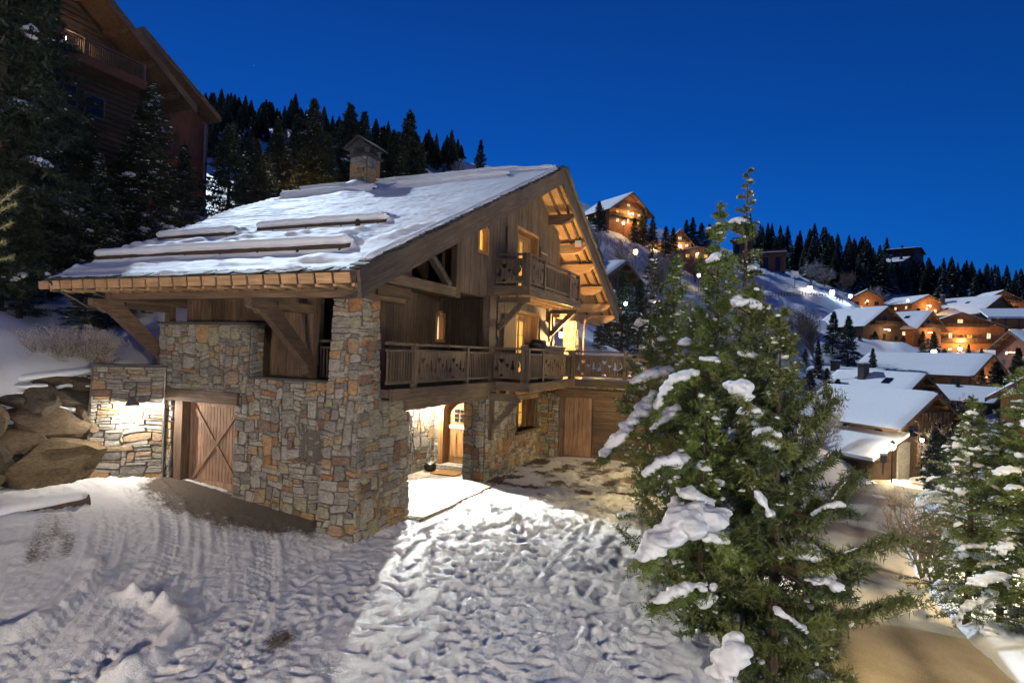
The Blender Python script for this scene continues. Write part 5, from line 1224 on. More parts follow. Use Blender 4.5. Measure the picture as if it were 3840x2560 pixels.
# --- shared prototypes for the middle distance
MID = [spruce_meshes(300+k, 10., 2.0+.3*(k % 3), 105, style='spruce', leaf='needles_spruce', twigs=9, per=4, nl=.30, nw=.085, snow=s_, fine=True, frost=f_, blob=ICO1) for k, (s_, f_) in enumerate(((.15, .1), (.4, .5), (.05, .05), (.25, .3)))]
MIDN = [spruce_meshes(330+k, 10., 2.2, 150, style='spruce', leaf='needles_spruce', twigs=13, per=7, nl=.15, nw=.04, snow=s_, frost=f_) for k, (s_, f_) in enumerate(((.12, .12), (.35, .5)))]
def mid(px, py, d, label, group=None, k=None, bz=None, w=1., name='spruce_tree'):
    b = at(px, py, d); z0 = tz(b[0], b[1])-.3 if bz is None else bz; h = max(2., b[2]-z0)
    return tree(MIDN[1 if k == 1 else 0] if d < 33 else MID[rnd.randrange(4) if k is None else k], (b[0], b[1], z0), label, name, 'tree', group, s=h/10., sxy=h/10.*w)
G_ = 'dark spruces on the bank below the upper chalet'
for px, py, d, k, w, lab in [(20, -260, 19, 2, 1.2, 'huge black spruce filling the upper left corner'), (95, -120, 24, 2, 1.1, 'tall black spruce in front of the left end of the upper chalet balcony'),
        (200, 255, 27, 0, 1.3, 'dark spruce in front of the upper chalet, below the middle of its balcony'), (232, 350, 23, 1, 1.2, 'small spruce with blue snow on its boughs, low on the bank at the left'),
        (352, 190, 28, 1, 1.25, 'snow-flecked spruce hiding the right end of the upper chalet balcony'), (130, 330, 22, 2, 1.3, 'squat black spruce at the left below the upper chalet'), (55, 380, 19, 0, 1.3, 'low dark spruce at the far left above the snow slope'),
        (290, 330, 30, 2, 1.3, 'dark spruce between the two snow-flecked ones under the upper chalet'), (425, 330, 31, 0, 1.2, 'dark spruce left of the orange corner of the annexe'), (530, 285, 36, 2, 1.35, 'broad dark spruce right of the annexe, above the snowy roof edge'), (590, 320, 38, 0, 1.3, 'dark spruce above the left end of the roof, next to the broad one')]:
    mid(px, py, d, lab, G_, k, w=w)
G_ = 'trees behind the roof of the main chalet'
for px, py, d, k, lab in [(640, 275, 48, 0, 'spruce behind the roof, third tree left of the chimney group'), (685, 262, 52, 1, 'snowy spruce just left of the tallest tree behind the roof'), (722, 228, 50, 1, 'tallest spruce behind the roof, left of the chimney'),
        (755, 305, 47, 0, 'short spruce touching the chimney on its left'), (806, 240, 56, 2, 'slim spruce rising directly above the chimney'), (838, 258, 55, 0, 'spruce just right of the chimney top'), (880, 292, 58, 2, 'short spruce in the gap right of the chimney'),
        (905, 300, 56, 0, 'dense spruce between the chimney and the tall pointed one'), (942, 258, 57, 2, 'tall pointed spruce right of the chimney'), (968, 330, 56, 0, 'short spruce at the right foot of the tall pointed one'), (1105, 322, 75, 2, 'lone thin spruce standing above the roof ridge')]:
    mid(px, py, d, lab, G_, k, w=1.15 if px != 1105 else .7)
for px, py, d, lab in [(610, 350, 42, 'second low bushy spruce from the left behind the roof edge'), (660, 345, 44, 'low bushy spruce below the snowy spruce left of the tallest tree'), (700, 340, 46, 'low bushy spruce gilded by the assumed lamp hidden behind the roof'), (740, 345, 46, 'low bushy spruce just left of the chimney'), (570, 370, 40, 'leftmost low bushy spruce at the upper left roof edge'), (870, 350, 54, 'low bushy spruce just right of the chimney'), (920, 350, 54, 'low bushy spruce under the tall pointed tree right of the chimney')]:
    mid(px, py, d, lab, 'low spruces filling the gaps behind the roof', 1, w=1.6)
for px, py, d, lab in [(250, 690, 18.5, 'black bushy spruce under the left eave of the main chalet, above the lamp wall'), (330, 700, 19.5, 'black bushy spruce behind the left eave bracket of the main chalet'), (195, 730, 18, 'low black bush beside the frosted shrubs on the ledge')]:
    mid(px, py, d, lab, 'dark bushes under the left eave', 0, w=2.0)
# middle distance on the right
for px, py, d, k, w, lab in [(1432, 620, 42, 1, 1.2, 'snow-covered spruce with a blue fairy light just right of the roof edge'), (1396, 712, 40, 0, 1.2, 'small spruce behind the terrace pillar, right of the roof corner'), (1470, 640, 52, 1, 1.2, 'frosted spruce behind the snow-dusted green one by the terrace'), (1375, 800, 34, 0, 1.3, 'bushy spruce top showing over the terrace railing'),
        (1915, 715, 118, 1, 1.3, 'tall snowy spruce left of the pair in the village'), (1950, 725, 112, 1, 1.2, 'tall snowy spruce right of the pair in the village'), (1880, 780, 108, 0, 1.1, 'smaller spruce left of the snowy pair in the village'), (2005, 800, 104, 0, 1.1, 'dark rounded spruce right of the snowy pair in the village'), (1850, 800, 104, 2, 1.2, 'dark spruce in the shade near the road bend'),
        (2145, 762, 120, 1, 1.3, 'spruce brightly lit by the white lamp in the village'), (2120, 790, 118, 1, 1.6, 'lit snowy bush at the foot of the brightest spruce'),(2170, 800, 117, 1, 1.6, 'snowy lit bush right of the brightest spruce'), (2225, 790, 120, 0, 1.0, 'brown larch beside the big orange chalet'), (2290, 830, 90, 1, 1.6, 'snow-laden spruce in front of the brick house at the right'), (2340, 800, 86, 0, 1.2, 'spruce at the right edge before the brick house'),
        (1478, 480, 185, 0, 1.2, 'spruce beside the hilltop chalet'), (1500, 498, 185, 0, 1.2, 'spruce two right of the hilltop chalet'), (1377, 462, 170, 1, 1.5, 'bright frosted tree left of the hilltop chalet'), (1458, 500, 178, 1, 1.2, 'spruce under the right eave of the hilltop chalet'), (1530, 520, 190, 1, 1.3, 'pale frosted spruce on the skyline right of the hilltop chalet'), (1547, 523, 192, 1, 1.2, 'second pale spruce on the skyline'), (1577, 505, 215, 0, 1.2, 'left of the dark skyline spruces above the lit house'), (1592, 500, 215, 0, 1.2, 'tallest of the dark skyline spruces above the lit house'), (1612, 512, 215, 2, 1.2, 'right of the dark skyline spruces above the lit house'),(1630, 515, 220, 2, 1.2, 'last dark skyline spruce before the foreground trees'),
        (2070, 905, 78, 1, 1.6, 'snowy bush behind the gable of the lamp-lit house'), (2130, 890, 76, 1, 1.7, 'snow-caked tree right of the lamp-lit house'), (2170, 930, 70, 1, 1.7, 'frosted shrubby tree beyond the lit apron'), (2200, 880, 92, 1, 1.7, 'frosted tree in front of the long snowy roof'),(2150, 985, 56, 1, 1.5, 'snowy bush on the bank beside the lit garage doors')]:
    mid(px, py, d, lab, 'snowy trees scattered among the village houses', k, w=w)
for px, py, d in [(1900, 845, 88), (1925, 870, 82), (2060, 815, 116), (2085, 822, 112), (2200, 838, 104), (2255, 845, 98), (2300, 850, 92), (2320, 880, 80), (2120, 905, 72), (2150, 915, 70), (2185, 925, 66), (2215, 935, 64), (2250, 950, 60), (2165, 1000, 52), (2190, 1020, 48), (2010, 760, 146), (2075, 770, 140), (2255, 800, 132), (1975, 770, 138), (2120, 760, 150), (1880, 820, 96), (1860, 850, 80)]:
    mid(px, py, d, 'bushy snow-laden tree standing between the village houses', 'bushy trees between the village houses', rnd.choice((1, 1, 3)), w=rnd.uniform(1.4, 2.2))
# --- far forest: one mesh per tree
def far_tree(seed, sn):
    r_ = np.random.RandomState(seed); V = []; F = []; MI = []
    for i in range(150):
        t = ((i+.5)/150)**.8; L = 2.3*(1-t)**.9*r_.uniform(.7, 1.15)+.12; az = i*2.399+r_.uniform(-.4, .4); z = 1+t*11; c, s = math.cos(az), math.sin(az)
        dz = -.55*L*(1-t*.6); w = .28*L+.14
        n = len(V); V += [(0, 0, z+.1), (c*L*.6-s*w, s*L*.6+c*w, z+dz*.5), (c*L, s*L, z+dz), (c*L*.6+s*w, s*L*.6-c*w, z+dz*.5), (c*L*.6, s*L*.6, z+dz*.5-.32)]
        F += [(n, n+1, n+2), (n, n+2, n+3), (n+1, n+4, n+2), (n+3, n+2, n+4)]; MI += [0]*4
        if r_.rand() < sn:
            n = len(V); q = r_.uniform(.35, .6); V += [(c*L*q*.5, s*L*q*.5, z+.22+dz*.1), (c*L*.62-s*w*q, s*L*.62+c*w*q, z+dz*.45+.14), (c*L*.95, s*L*.95, z+dz*.9+.12), (c*L*.62+s*w*q, s*L*.62-c*w*q, z+dz*.45+.14)]
            F += [(n, n+1, n+2), (n, n+2, n+3)]; MI += [1]*2
    mb = MB(); mb.tube([(0, 0, -1), (0, 0, 11.5)], [.22, .05], 5); k = len(V); V += mb.v; 
    for f in mb.f:
        if len(f) == 4: F += [(f[0]+k, f[1]+k, f[2]+k), (f[0]+k, f[2]+k, f[3]+k)]; MI += [0]*2
    me = npmesh('spruce_tree', np.array(V), np.array(F), 'needles_far', r_.rand(len(V))); me.materials.append(MATS['snow_hill']); me.polygons.foreach_set('material_index', MI); return me
FAR = [far_tree(400+k, s_) for k, s_ in enumerate((.3, .55, .8, .15))]
def far(px, d, hh, label, group, k=None, sink=0, w=1.15):
    # stands on the terrain in the direction of px at depth d
    p = at(px, 700, d); z = tz(p[0], p[1])-sink; o = link('spruce_tree', FAR[rnd.randrange(4) if k is None else k], None, (p[0], p[1], z), label=label, cat='tree', group=group)
    s = hh/12.; o.scale = (s*w, s*w, s); o.rotation_euler = (0, 0, rnd.uniform(0, 6.28)); return o
rows_ = [(1730, 2420, 318, 17, 38), (1760, 2420, 300, 17, 36), (1790, 2200, 285, 16, 24), (1850, 2420, 262, 16, 30), (1880, 2060, 240, 14, 14), (2150, 2420, 245, 13, 18)]
for x0, x1, d, hh, n in rows_:
    for i in range(n):
        px = x0+(x1-x0)*(i+rnd.uniform(-.5, 1.5))/n
        hmul = 1.0 if px < 2060 else (.8 if px < 2240 else .66)
        far(px, d+rnd.uniform(-10, 10), hh*rnd.choice((.55, .75, .85, 1, 1.15, 1.3))*rnd.uniform(.85, 1.12)*hmul, 'dark spruce lightly dusted with snow in the wood on the ridge at the right', 'spruces of the wood on the right ridge', w=rnd.uniform(1.2, 1.9))
def far_mass(name, label, spots):
    """a wood too far off to count: many small trees joined"""
    VV = []; FF = []; MI = []; TI = []; n = 0
    for (x, y, hh, w, k) in spots:
        me = FAR[k]; m_ = len(me.vertices); v = np.empty(m_*3, np.float32); me.vertices.foreach_get('co', v); v = v.reshape(-1, 3)*np.array([hh/12*w, hh/12*w, hh/12]); a = rnd.uniform(0, 6.28); c, s = math.cos(a), math.sin(a)
        v = np.c_[v[:, 0]*c-v[:, 1]*s+x, v[:, 0]*s+v[:, 1]*c+y, v[:, 2]+tz(x, y)]; f = np.empty(len(me.polygons)*3, np.int32); me.polygons.foreach_get('vertices', f); q = np.empty(len(me.polygons), np.int32); me.polygons.foreach_get('material_index', q)
        VV.append(v); FF.append(f.reshape(-1, 3)+n); MI.append(q); TI.append(np.full(m_, rnd.random())); n += m_
    me = npmesh(name, np.concatenate(VV), np.concatenate(FF), 'needles_far', np.concatenate(TI)); me.materials.append(MATS['snow_hill']); me.polygons.foreach_set('material_index', np.concatenate(MI)); link(name, me, kind='stuff', label=label)
sp = []
for i in range(70): p = at(470+260*(i+rnd.random())/70, 700, 235+rnd.uniform(-18, 20)); sp.append((p[0], p[1], rnd.uniform(4, 9), 1.4, rnd.choice((0, 3))))
for i in range(300): p = at(rnd.uniform(440, 1050), 700, rnd.uniform(110, 345)); sp.append((p[0], p[1], rnd.uniform(4, 7.5), 1.5, rnd.choice((0, 1, 3))))
for i in range(210): p = at(rnd.uniform(450, 1060), 700, rnd.uniform(58, 102)); sp.append((p[0], p[1], rnd.uniform(1.8, 4.2), rnd.uniform(1.3, 2.1), rnd.choice((0, 1, 3))))
far_mass('distant_wood', 'dark wood covering the distant slope and skyline at the left', sp)
sp = []
for (x0, x1, d, hh, n) in ((1715, 2420, 340, 19, 44), (1900, 2420, 362, 19, 30)):
    for i in range(n): px = x0+(x1-x0)*(i+rnd.random())/n; p = at(px, 700, d+rnd.uniform(-9, 9)); sp.append((p[0], p[1], hh*rnd.uniform(.5, 1.25)*(1 if px < 2060 else .72), rnd.uniform(1.2, 1.8), rnd.randrange(4)))
far_mass('ridge_wood', 'dark crest of the wood along the top of the right ridge', sp)
nsk = 0
SKY_X, SKY_Y = [440, 500, 640, 700, 1000, 1200], [225, 240, 292, 318, 388, 430]
for i in range(700):
    px = rnd.choice((rnd.uniform(455, 760), rnd.uniform(455, 1180))); d = rnd.uniform(60, 290)
    yt = np.interp(px, SKY_X, SKY_Y)+rnd.uniform(2, 70); p = at(px, yt, d); hh = p[2]-tz(p[0], p[1])
    if hh < 3 or hh > 15 or nsk > 60: continue
    nsk += 1
    far(px, d, hh, 'dark spruce on the slope high behind the roof of the main chalet', 'spruces of the slope behind the main chalet', rnd.choice((0, 1, 3)), w=rnd.uniform(1.3, 1.8))
# --- bare trees
def bare_meshes(seed, n0=6, h=8., frost=.5):
    r_ = np.random.RandomState(seed); wood_ = MB(); P0 = []; P1 = []; tn = []
    def grow(p, d, L, r, dep):
        pts = [p]; 
        for k in range(3):
            d = d+r_.randn(3)*.12; d[2] += .04; d /= np.linalg.norm(d); pts.append(pts[-1]+d*L/3)
        if dep < 3: wood_.tube(pts, [r, r*.85, r*.7, r*.55], 5 if dep < 2 else 3, cap=False)
        else:
            for a, b in zip(pts[:-1], pts[1:]): P0.append(a); P1.append(b)
        if dep < 4:
            for k in range(4 if dep < 3 else 5):
                nd = d+r_.randn(3)*.55; nd[2] = abs(nd[2])*.8+.25; nd /= np.linalg.norm(nd); q = pts[r_.randint(1, 4)]; grow(q, nd, L*r_.uniform(.55, .75), r*.55, dep+1)
    for k in range(n0): a = r_.uniform(0, 6.28); grow(np.zeros(3), np.array([.25*math.cos(a), .25*math.sin(a), 1.]), h*.38, .012*h, 0)
    P0 = np.array(P0); P1 = np.array(P1); w = .006*h; D = P1-P0; S = np.cross(D, r_.randn(*D.shape)); S /= np.linalg.norm(S, axis=1, keepdims=True)+1e-9
    V = np.stack([P0-S*w/2, P0+S*w/2, P1], 1).reshape(-1, 3); return wood_.mesh('trunk', 'twig_grey'), npmesh('crown', V, np.arange(len(V)).reshape(-1, 3), 'twigs_frosted' if frost else 'twigs_brown', np.repeat(r_.rand(len(P0)), 3)), None
BARE = [bare_meshes(500, 3, 8, 1), bare_meshes(501, 5, 8, 1), bare_meshes(502, 4, 8, 0), bare_meshes(503, 6, 8, 0)]
for px, py, d, k, lab in [(1392, 505, 120, 0, 'frosted bare tree in front of the hilltop chalet'), (1365, 520, 125, 1, 'frosted bare tree left below the hilltop chalet'), (1440, 530, 130, 2, 'bare tree under the gable of the hilltop chalet'), (1462, 560, 120, 0, 'bare tree beside the yellow street lamp on the hill'), (1500, 560, 140, 2, 'brown bare tree on the hill right of the street lamp'), (1520, 580, 115, 3, 'round brown bare tree on the slope above the foreground spruce'), (1560, 555, 150, 3, 'brown bare tree before the lit hillside house'), (1600, 560, 160, 2, 'bare tree just right of the lit hillside house'), (1640, 590, 150, 3, 'brown thicket tree high on the slope'),
        (1755, 680, 120, 3, 'brown bare tree left of the lamp row'), (1800, 690, 118, 2, 'slim brown bare tree beneath the lamp row'), (1840, 690, 125, 3, 'wide brown bare tree beneath the lamp row'), (1870, 700, 115, 3, 'brown bare tree between the lamp row and the village spruces'), (1780, 740, 105, 2, 'dark bare tree low beside the foreground pine'), (1820, 750, 100, 3, 'low brown thicket beside the village spruces'),
        (1865, 592, 225, 1, 'pale round bare tree lit by the lamps at the edge of the wood'), (1895, 605, 225, 1, 'second pale bare tree lit by the lamps'), (1938, 615, 222, 3, 'rust brown bare tree right of the pale pair'), (1990, 650, 205, 0, 'pinkish frosted tree beside the small orange gable'), (2010, 655, 200, 1, 'frosted tree right of the small orange gable'), (1060, 362, 80, 1, 'frosted bare tree showing above the roof ridge'), (1035, 374, 82, 0, 'second frosted bare tree above the roof ridge'), (690, 300, 60, 2, 'brown bare tree among the spruces behind the roof'), (655, 285, 62, 3, 'thin brown bare tree left of the tallest spruce'),
        (2240, 860, 96, 3, 'brown bare shrub before the long snowy roof'), (2060, 870, 90, 2, 'bare saplings before the long snowy roof'), (2125, 1075, 26, 2, 'dark leafless shrub at the inner side of the road bend'), (2150, 1110, 24, 3, 'dense leafless shrub under the right-hand firs'), (1890, 880, 66, 1, 'frosted thicket left of the lamp-lit house'), (1870, 930, 60, 0, 'frosted shrub on the snow left of the lamp-lit house'), (2160, 960, 62, 1, 'white frosted shrub right of the lamp-lit house'), (2185, 905, 75, 1, 'white frosted tree beyond the lamp-lit house')]:
    b = at(px, py, d); z0 = tz(b[0], b[1])-.2; h = max(1.5, b[2]-z0); m_ = BARE[k]
    tree(m_, (b[0], b[1], z0), lab, 'bare_tree', 'tree', 'bare trees of the hillside', s=h/7.6)
sh = bare_meshes(510, 7, 1.6, 1)
for k, (px, py, d) in enumerate([(150, 795, 15.2), (195, 800, 15.4), (115, 815, 15.0), (225, 815, 15.2)]):
    b = at(px, py, d); z0 = tz(b[0], b[1])-.1; tree(sh, (b[0], b[1], 2.9), ['frosted shrub on the ledge left of the chalet, tallest of four', 'frosted shrub on the ledge nearest the eave bracket', 'frosted shrub on the ledge beside the stump', 'frosted shrub above the lamp wall'][k], 'bare_shrub', 'shrub', 'frosted shrubs on the ledge', s=1.0)
# dry leafy twigs scattered over the open hillside at the right
def scrub():
    r_ = np.random.RandomState(77); P = []
    n = 5200
    for i in range(n):
        px = r_.uniform(1290, 1760); d = r_.uniform(60, 175); p = at(px, 700, d); P.append((p[0], p[1]))
    P = np.array(P); Z = terr(P[:, 0], P[:, 1]); keep = vnoise(P[:, 0]*.06, P[:, 1]*.06) > .35; P, Z = P[keep], Z[keep]; n = len(P)
    V = []; 
    A = np.repeat(np.c_[P, Z], 5, 0); A[:, :2] += r_.randn(len(A), 2)*.35; D = r_.randn(len(A), 3)*.35; D[:, 2] = r_.uniform(.5, 1.3, len(A)); S = np.cross(D, r_.randn(len(A), 3)); S /= np.linalg.norm(S, axis=1, keepdims=True)
    V = np.stack([A-S*.05, A+S*.05, A+D], 1).reshape(-1, 3)
    link('frosted_scrub', npmesh('frosted_scrub', V, np.arange(len(V)).reshape(-1, 3), 'twigs_frosted', np.repeat(r_.rand(len(A)), 3)), kind='stuff', label='frosted dry scrub on the hillside slope')
scrub()

# ================================================================ UPPER CHALET (left, above)
q0 = at(320, 178, 30.5); YU = float(q0[1])
UP = lambda px, py, dy=0: onpl(px, py, 1, YU+dy)
r0 = UP(250, 0, -.8); r1 = UP(440, 240, -.8); sl_ = (r0[2]-r1[2])/(r1[0]-r0[0])
URX = r0[0]-3.6; UZ = lambda x: r1[2]+(r1[0]-x)*sl_
gx1 = UP(330, 200)[0]; bz0 = UP(320, 200)[2]; bx0, bx1 = UP(100, 90)[0], UP(320, 178)[0]; 
UC = empty('upper_chalet', (URX, YU, bz0-7), 'dark timber chalet high on the left with a deep overhanging roof and long balcony', 'chalet')
zb = bz0-8
mb = MB(); ex = gx1+.3
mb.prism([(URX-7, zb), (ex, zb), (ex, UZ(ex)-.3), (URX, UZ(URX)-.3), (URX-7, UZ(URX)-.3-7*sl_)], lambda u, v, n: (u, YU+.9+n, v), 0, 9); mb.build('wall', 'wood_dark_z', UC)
k = 0
z = zb+3
while z < UZ(URX)-1.5:                         # horizontal log courses
    xr = min(ex, URX+(UZ(URX)-.5-z)/sl_)
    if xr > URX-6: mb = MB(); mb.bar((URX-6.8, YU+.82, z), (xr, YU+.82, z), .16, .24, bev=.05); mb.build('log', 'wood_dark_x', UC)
    z += .27
mb = MB()
for a, b, s in ((URX, r1[0]+.15, 1), (URX, URX-9, -1)):
    za, zz = UZ(URX), UZ(URX)-abs(b-URX)*sl_
    V = [(a, YU-.9, za-.1), (b, YU-.9, zz-.1), (b, YU+10, zz-.1), (a, YU+10, za-.1)]; mb.add(V+[(p[0], p[1], p[2]+.16) for p in V], [(0, 1, 2, 3), (4, 5, 6, 7), (0, 1, 5, 4), (1, 2, 6, 5), (2, 3, 7, 6), (3, 0, 4, 7)])
mb.build('roof', 'wood_brown_x', UC)
mb = MB(); mb.prism([(URX, UZ(URX)+.1), (r1[0]+.2, UZ(r1[0]+.2)+.1), (r1[0]+.2, UZ(r1[0]+.2)-.32), (URX, UZ(URX)-.32)], lambda u, v, n: (u, YU-.98+n, v), 0, .1); mb.build('bargeboard', 'wood_brown_x', UC)
mb = MB()
V = [(URX, YU-.8, UZ(URX)+.08), (r1[0]+.1, YU-.8, UZ(r1[0]+.1)+.08), (r1[0]+.1, YU+10, UZ(r1[0]+.1)+.08), (URX, YU+10, UZ(URX)+.08)]; mb.add(V+[(p[0], p[1], p[2]+.2) for p in V], [(0, 1, 2, 3), (4, 5, 6, 7), (0, 1, 5, 4), (1, 2, 6, 5), (2, 3, 7, 6), (3, 0, 4, 7)]); mb.build('snow', 'snow_hill', UC)
for k in range(6):
    x = URX+(r1[0]-URX)*(k+.1)/5.6; mb = MB(); scroll(mb, x-.12, x+.12, YU-.85, YU+1.0, UZ(x)-.12, .3); mb.build('purlin', 'wood_brown_y', UC)
mb = MB(); mb.box(bx0-2, bx1, YU-.45, YU+.9, bz0-.22, bz0); mb.build('balcony_floor', 'wood_brown_x', UC)
ur = rail(UC, (bx0-1, YU-.42), (bx1, YU-.42), bz0, [P_, ('bars', 3.0), P_, ('bars', 3.5), P_], nm='railing', h=1.02)
mb = MB(); mb.box(bx0-2, bx1+.1, YU-.49, YU-.43, bz0-.2, bz0+.22); mb.build('fascia_board', 'wood_red', UC)
mb = MB(); mb.box(bx0+.2, bx0+2.0, YU+.78, YU+.8, bz0+.1, bz0+1.9)
wn = mb.build('window', 'wood_brown_z', UC); mb = MB(); mb.box(bx0+.3, bx0+1.9, YU+.76, YU+.78, bz0+.9, bz0+1.8); mb.build('pane', 'glass_dark', wn)
for (px, py, w_, h_) in ((150, 215, 1.0, 1.1), (215, 245, 1.0, 1.1)):
    p = UP(px, py, .8); mb = MB(); mb.box(p[0]-w_/2, p[0]+w_/2, YU+.70, YU+.74, p[2]-h_/2, p[2]+h_/2); wn = mb.build('window', 'wood_brown_z', UC)
    mb = MB(); mb.box(p[0]-w_/2+.1, p[0]+w_/2-.1, YU+.68, YU+.70, p[2]-h_/2+.1, p[2]+h_/2-.1); mb.build('pane', 'glass_dark', wn)
# assumed lamp under that roof, added to give its soffit the brown glow
ul = UP(150, 88, .35); ULm = empty('assumed_balcony_lamp', ul, 'small warm lamp assumed under the roof of the upper chalet balcony', 'lamp')
mb = MB(); mb.lathe([(.02, .1), (.07, .05), (.07, -.05), (.02, -.1)], ul, 10); mb.build('globe', 'lamp_glow_warm', ULm); point_light('globe_light', ul+np.array([0, -.3, -.1]), 40, (1, .55, .25), .1, ULm)
# annexe roof behind it
a0 = onpl(428, 190, 1, YU+4.5); a1 = onpl(500, 275, 1, YU+4.5); s2 = (a0[2]-a1[2])/(a1[0]-a0[0])
AN = empty('annexe', (a0[0], YU+5, a1[2]-4), 'lower timber annexe with an orange corner right behind the upper chalet', 'building')
mb = MB(); V = [(a0[0]-3, YU+4.3, a0[2]+3*s2-.15), (a1[0]+.1, YU+4.3, a1[2]-.15), (a1[0]+.1, YU+12, a1[2]-.15), (a0[0]-3, YU+12, a0[2]+3*s2-.15)]; mb.add(V+[(p[0], p[1], p[2]+.35) for p in V], [(0, 1, 2, 3), (4, 5, 6, 7), (0, 1, 5, 4), (1, 2, 6, 5), (2, 3, 7, 6), (3, 0, 4, 7)]); mb.build('roof', 'wood_brown_x', AN)
w1 = onpl(478, 300, 1, YU+5.5)
mb = MB(); mb.prism([(a0[0]-3, a1[2]-7), (w1[0], a1[2]-7), (w1[0], a1[2]+(a1[0]-w1[0])*s2-.2), (a0[0]-3, a0[2]+3*s2-.2)], lambda u, v, n: (u, YU+5.5+n, v), 0, 6); mb.build('wall', 'wood_red', AN)
mb = MB(); mb.tube([(w1[0]-.4, YU+5.3, a1[2]-.3), (w1[0]-.4, YU+5.3, a1[2]-4)], .09, 8); mb.build('drainpipe', 'metal_zinc', AN)

# ================================================================ THE VILLAGE
def house(name, label, px, py, d, w, l, hw, hr, turn, wall='wood_orange', ov=.9, floors=1, wins=3, lit=.5, sill=0, chim=True, sky=0, balc=True, snow_t=.2, cat='chalet', asym=0., brick=False, up=0., glow=0., deep=12):
    """gabled chalet; (px,py) is the foot of its front gable at depth d; turn: degrees the gable looks to the right of the camera"""
    b = at(px, py, d); t = math.radians(turn); hf = ray(px, py)*np.array([1, 1, 0]); hf /= np.linalg.norm(hf); hr_ = np.array([hf[1], -hf[0], 0]); nrm = -hf*math.cos(t)+hr_*math.sin(t); rz = math.atan2(nrm[1], nrm[0])+PI/2
    H = empty(name, b, label, cat, 'chalets of the village', rz)
    def B(mb, nm, m_, par=None):
        ob = bpy.data.objects.new(nm, mb.mesh(nm, m_)); COL.objects.link(ob); ob.parent = par or H; return ob
    mb = MB(); mb.prism([(-w/2, -deep), (w/2, -deep), (w/2, hw), (0, hw+hr), (-w/2, hw)], lambda u, v, n: (u, n, v), 0, l); wl_ = B(mb, 'wall', wall)
    sl_ = hr/(w/2); X = w/2+ov
    for s in (-1, 1):
        mb = MB(); V = [(0, -ov*1.3, hw+hr+.05), (s*X, -ov*1.3, hw-ov*sl_+.05), (s*X, l+ov, hw-ov*sl_+.05), (0, l+ov, hw+hr+.05)]
        mb.add(V+[(a, b_, c+.18) for a, b_, c in V], [(0, 1, 2, 3), (4, 5, 6, 7), (0, 1, 5, 4), (1, 2, 6, 5), (2, 3, 7, 6), (3, 0, 4, 7)]); rf_ = B(mb, 'roof', 'wood_brown_x')
        # snow with soft edges
        nu, nv = 18, 26; uu = np.linspace(0, 1, nu); vv = np.linspace(0, 1, nv); U, Vv = np.meshgrid(uu, vv, indexing='ij'); e = np.minimum(np.minimum(1-U, Vv), 1-Vv)
        hh = .2+snow_t*np.clip(e/.05, 0, 1)**.5*(1+.4*fbm(U*5+px, Vv*5, 3)); Xs = s*U*(X+.03); Ys = -ov*1.3+(l+ov*2.3)*Vv; Zs = hw+hr+.03-U*X*sl_+hh-.02
        ii = np.arange(U.size).reshape(U.shape); F = np.stack([ii[:-1, :-1], ii[1:, :-1], ii[1:, 1:], ii[:-1, 1:]], -1).reshape(-1, 4)
        link('snow', npmesh('snow', np.c_[Xs.ravel(), Ys.ravel(), Zs.ravel()], F, 'snow_roof', smooth=True), rf_)
        mb = MB(); mb.prism([(0, hw+hr+.22), (s*X, hw-ov*sl_+.22), (s*X, hw-ov*sl_-.12), (0, hw+hr-.16)], lambda u, v, n: (u, -ov*1.3-.06+n, v), 0, .08); B(mb, 'bargeboard', 'wood_brown_x')
        if sky and s == (-1 if turn > 0 else 1):
            for k in range(sky):
                f = .35+.3*(k % 2); yy = l*(.25+.5*(k/max(1, sky))); xx = s*X*f; zz = hw+hr-abs(xx)*sl_+.22+snow_t; mb = MB(); mb.bar((xx-.45*s, yy, zz+.45*sl_), (xx+.45*s, yy, zz-.45*sl_), 1.1, .16); B(mb, 'skylight', 'glass_dark', rf_)
    # rafters ends under the front overhang
    for k in range(-2, 3):
        x = k*w/5.2; mb = MB(); mb.box(x-.11, x+.11, -ov*1.2, .1, hw+hr-abs(x)*sl_-.30, hw+hr-abs(x)*sl_-.02); B(mb, 'purlin', 'wood_honey_y')
    fh = max(2.4, hw/floors)
    for fl in range(floors+1):
        z0 = fl*fh+1.0+sill; wd = w if fl < floors else w*.45; n = wins if fl < floors else 1
        if z0+1.2 > hw+hr*.6: break
        if fl == floors and hr < 2.6: break
        for k in range(n):
            x = (-.5+(k+.5)/n)*wd*.86; ww, hh = (1.3, 1.25) if (k % 2 == 0) else (1.0, 1.7)
            q = rnd.random(); pm = ('pane_lit' if q < lit*.55 else 'pane_lit_pale') if q < lit else 'glass_dark'
            mb = MB(); mb.box(x-ww/2, x+ww/2, -.07, .0, z0, z0+hh); wn_ = B(mb, 'window', 'wood_brown_z', wl_)
            mb = MB(); mb.box(x-ww/2+.1, x-.04, -.09, -.072, z0+.1, z0+hh-.1); B(mb, 'pane', pm, wn_)
            mb = MB(); mb.box(x+.04, x+ww/2-.1, -.09, -.072, z0+.1, z0+hh-.1); B(mb, 'pane', pm, wn_)
    # side windows on the wall that shows
    sd = -1 if turn > 0 else 1
    for k in range(max(1, int(l/4))):
        y = l*(k+.5)/max(1, int(l/4)); q = rnd.random(); pm = 'pane_lit_pale' if q < lit*.8 else 'glass_dark'; mb = MB(); x = sd*w/2
        mb.box(min(x, x+sd*.06), max(x, x+sd*.06), y-.55, y+.55, hw-2.0, hw-.9); wn_ = B(mb, 'window', 'wood_brown_z', wl_)
        mb = MB(); mb.box(min(x+sd*.065, x+sd*.08), max(x+sd*.065, x+sd*.08), y-.45, y+.45, hw-1.9, hw-1.0); B(mb, 'pane', pm, wn_)
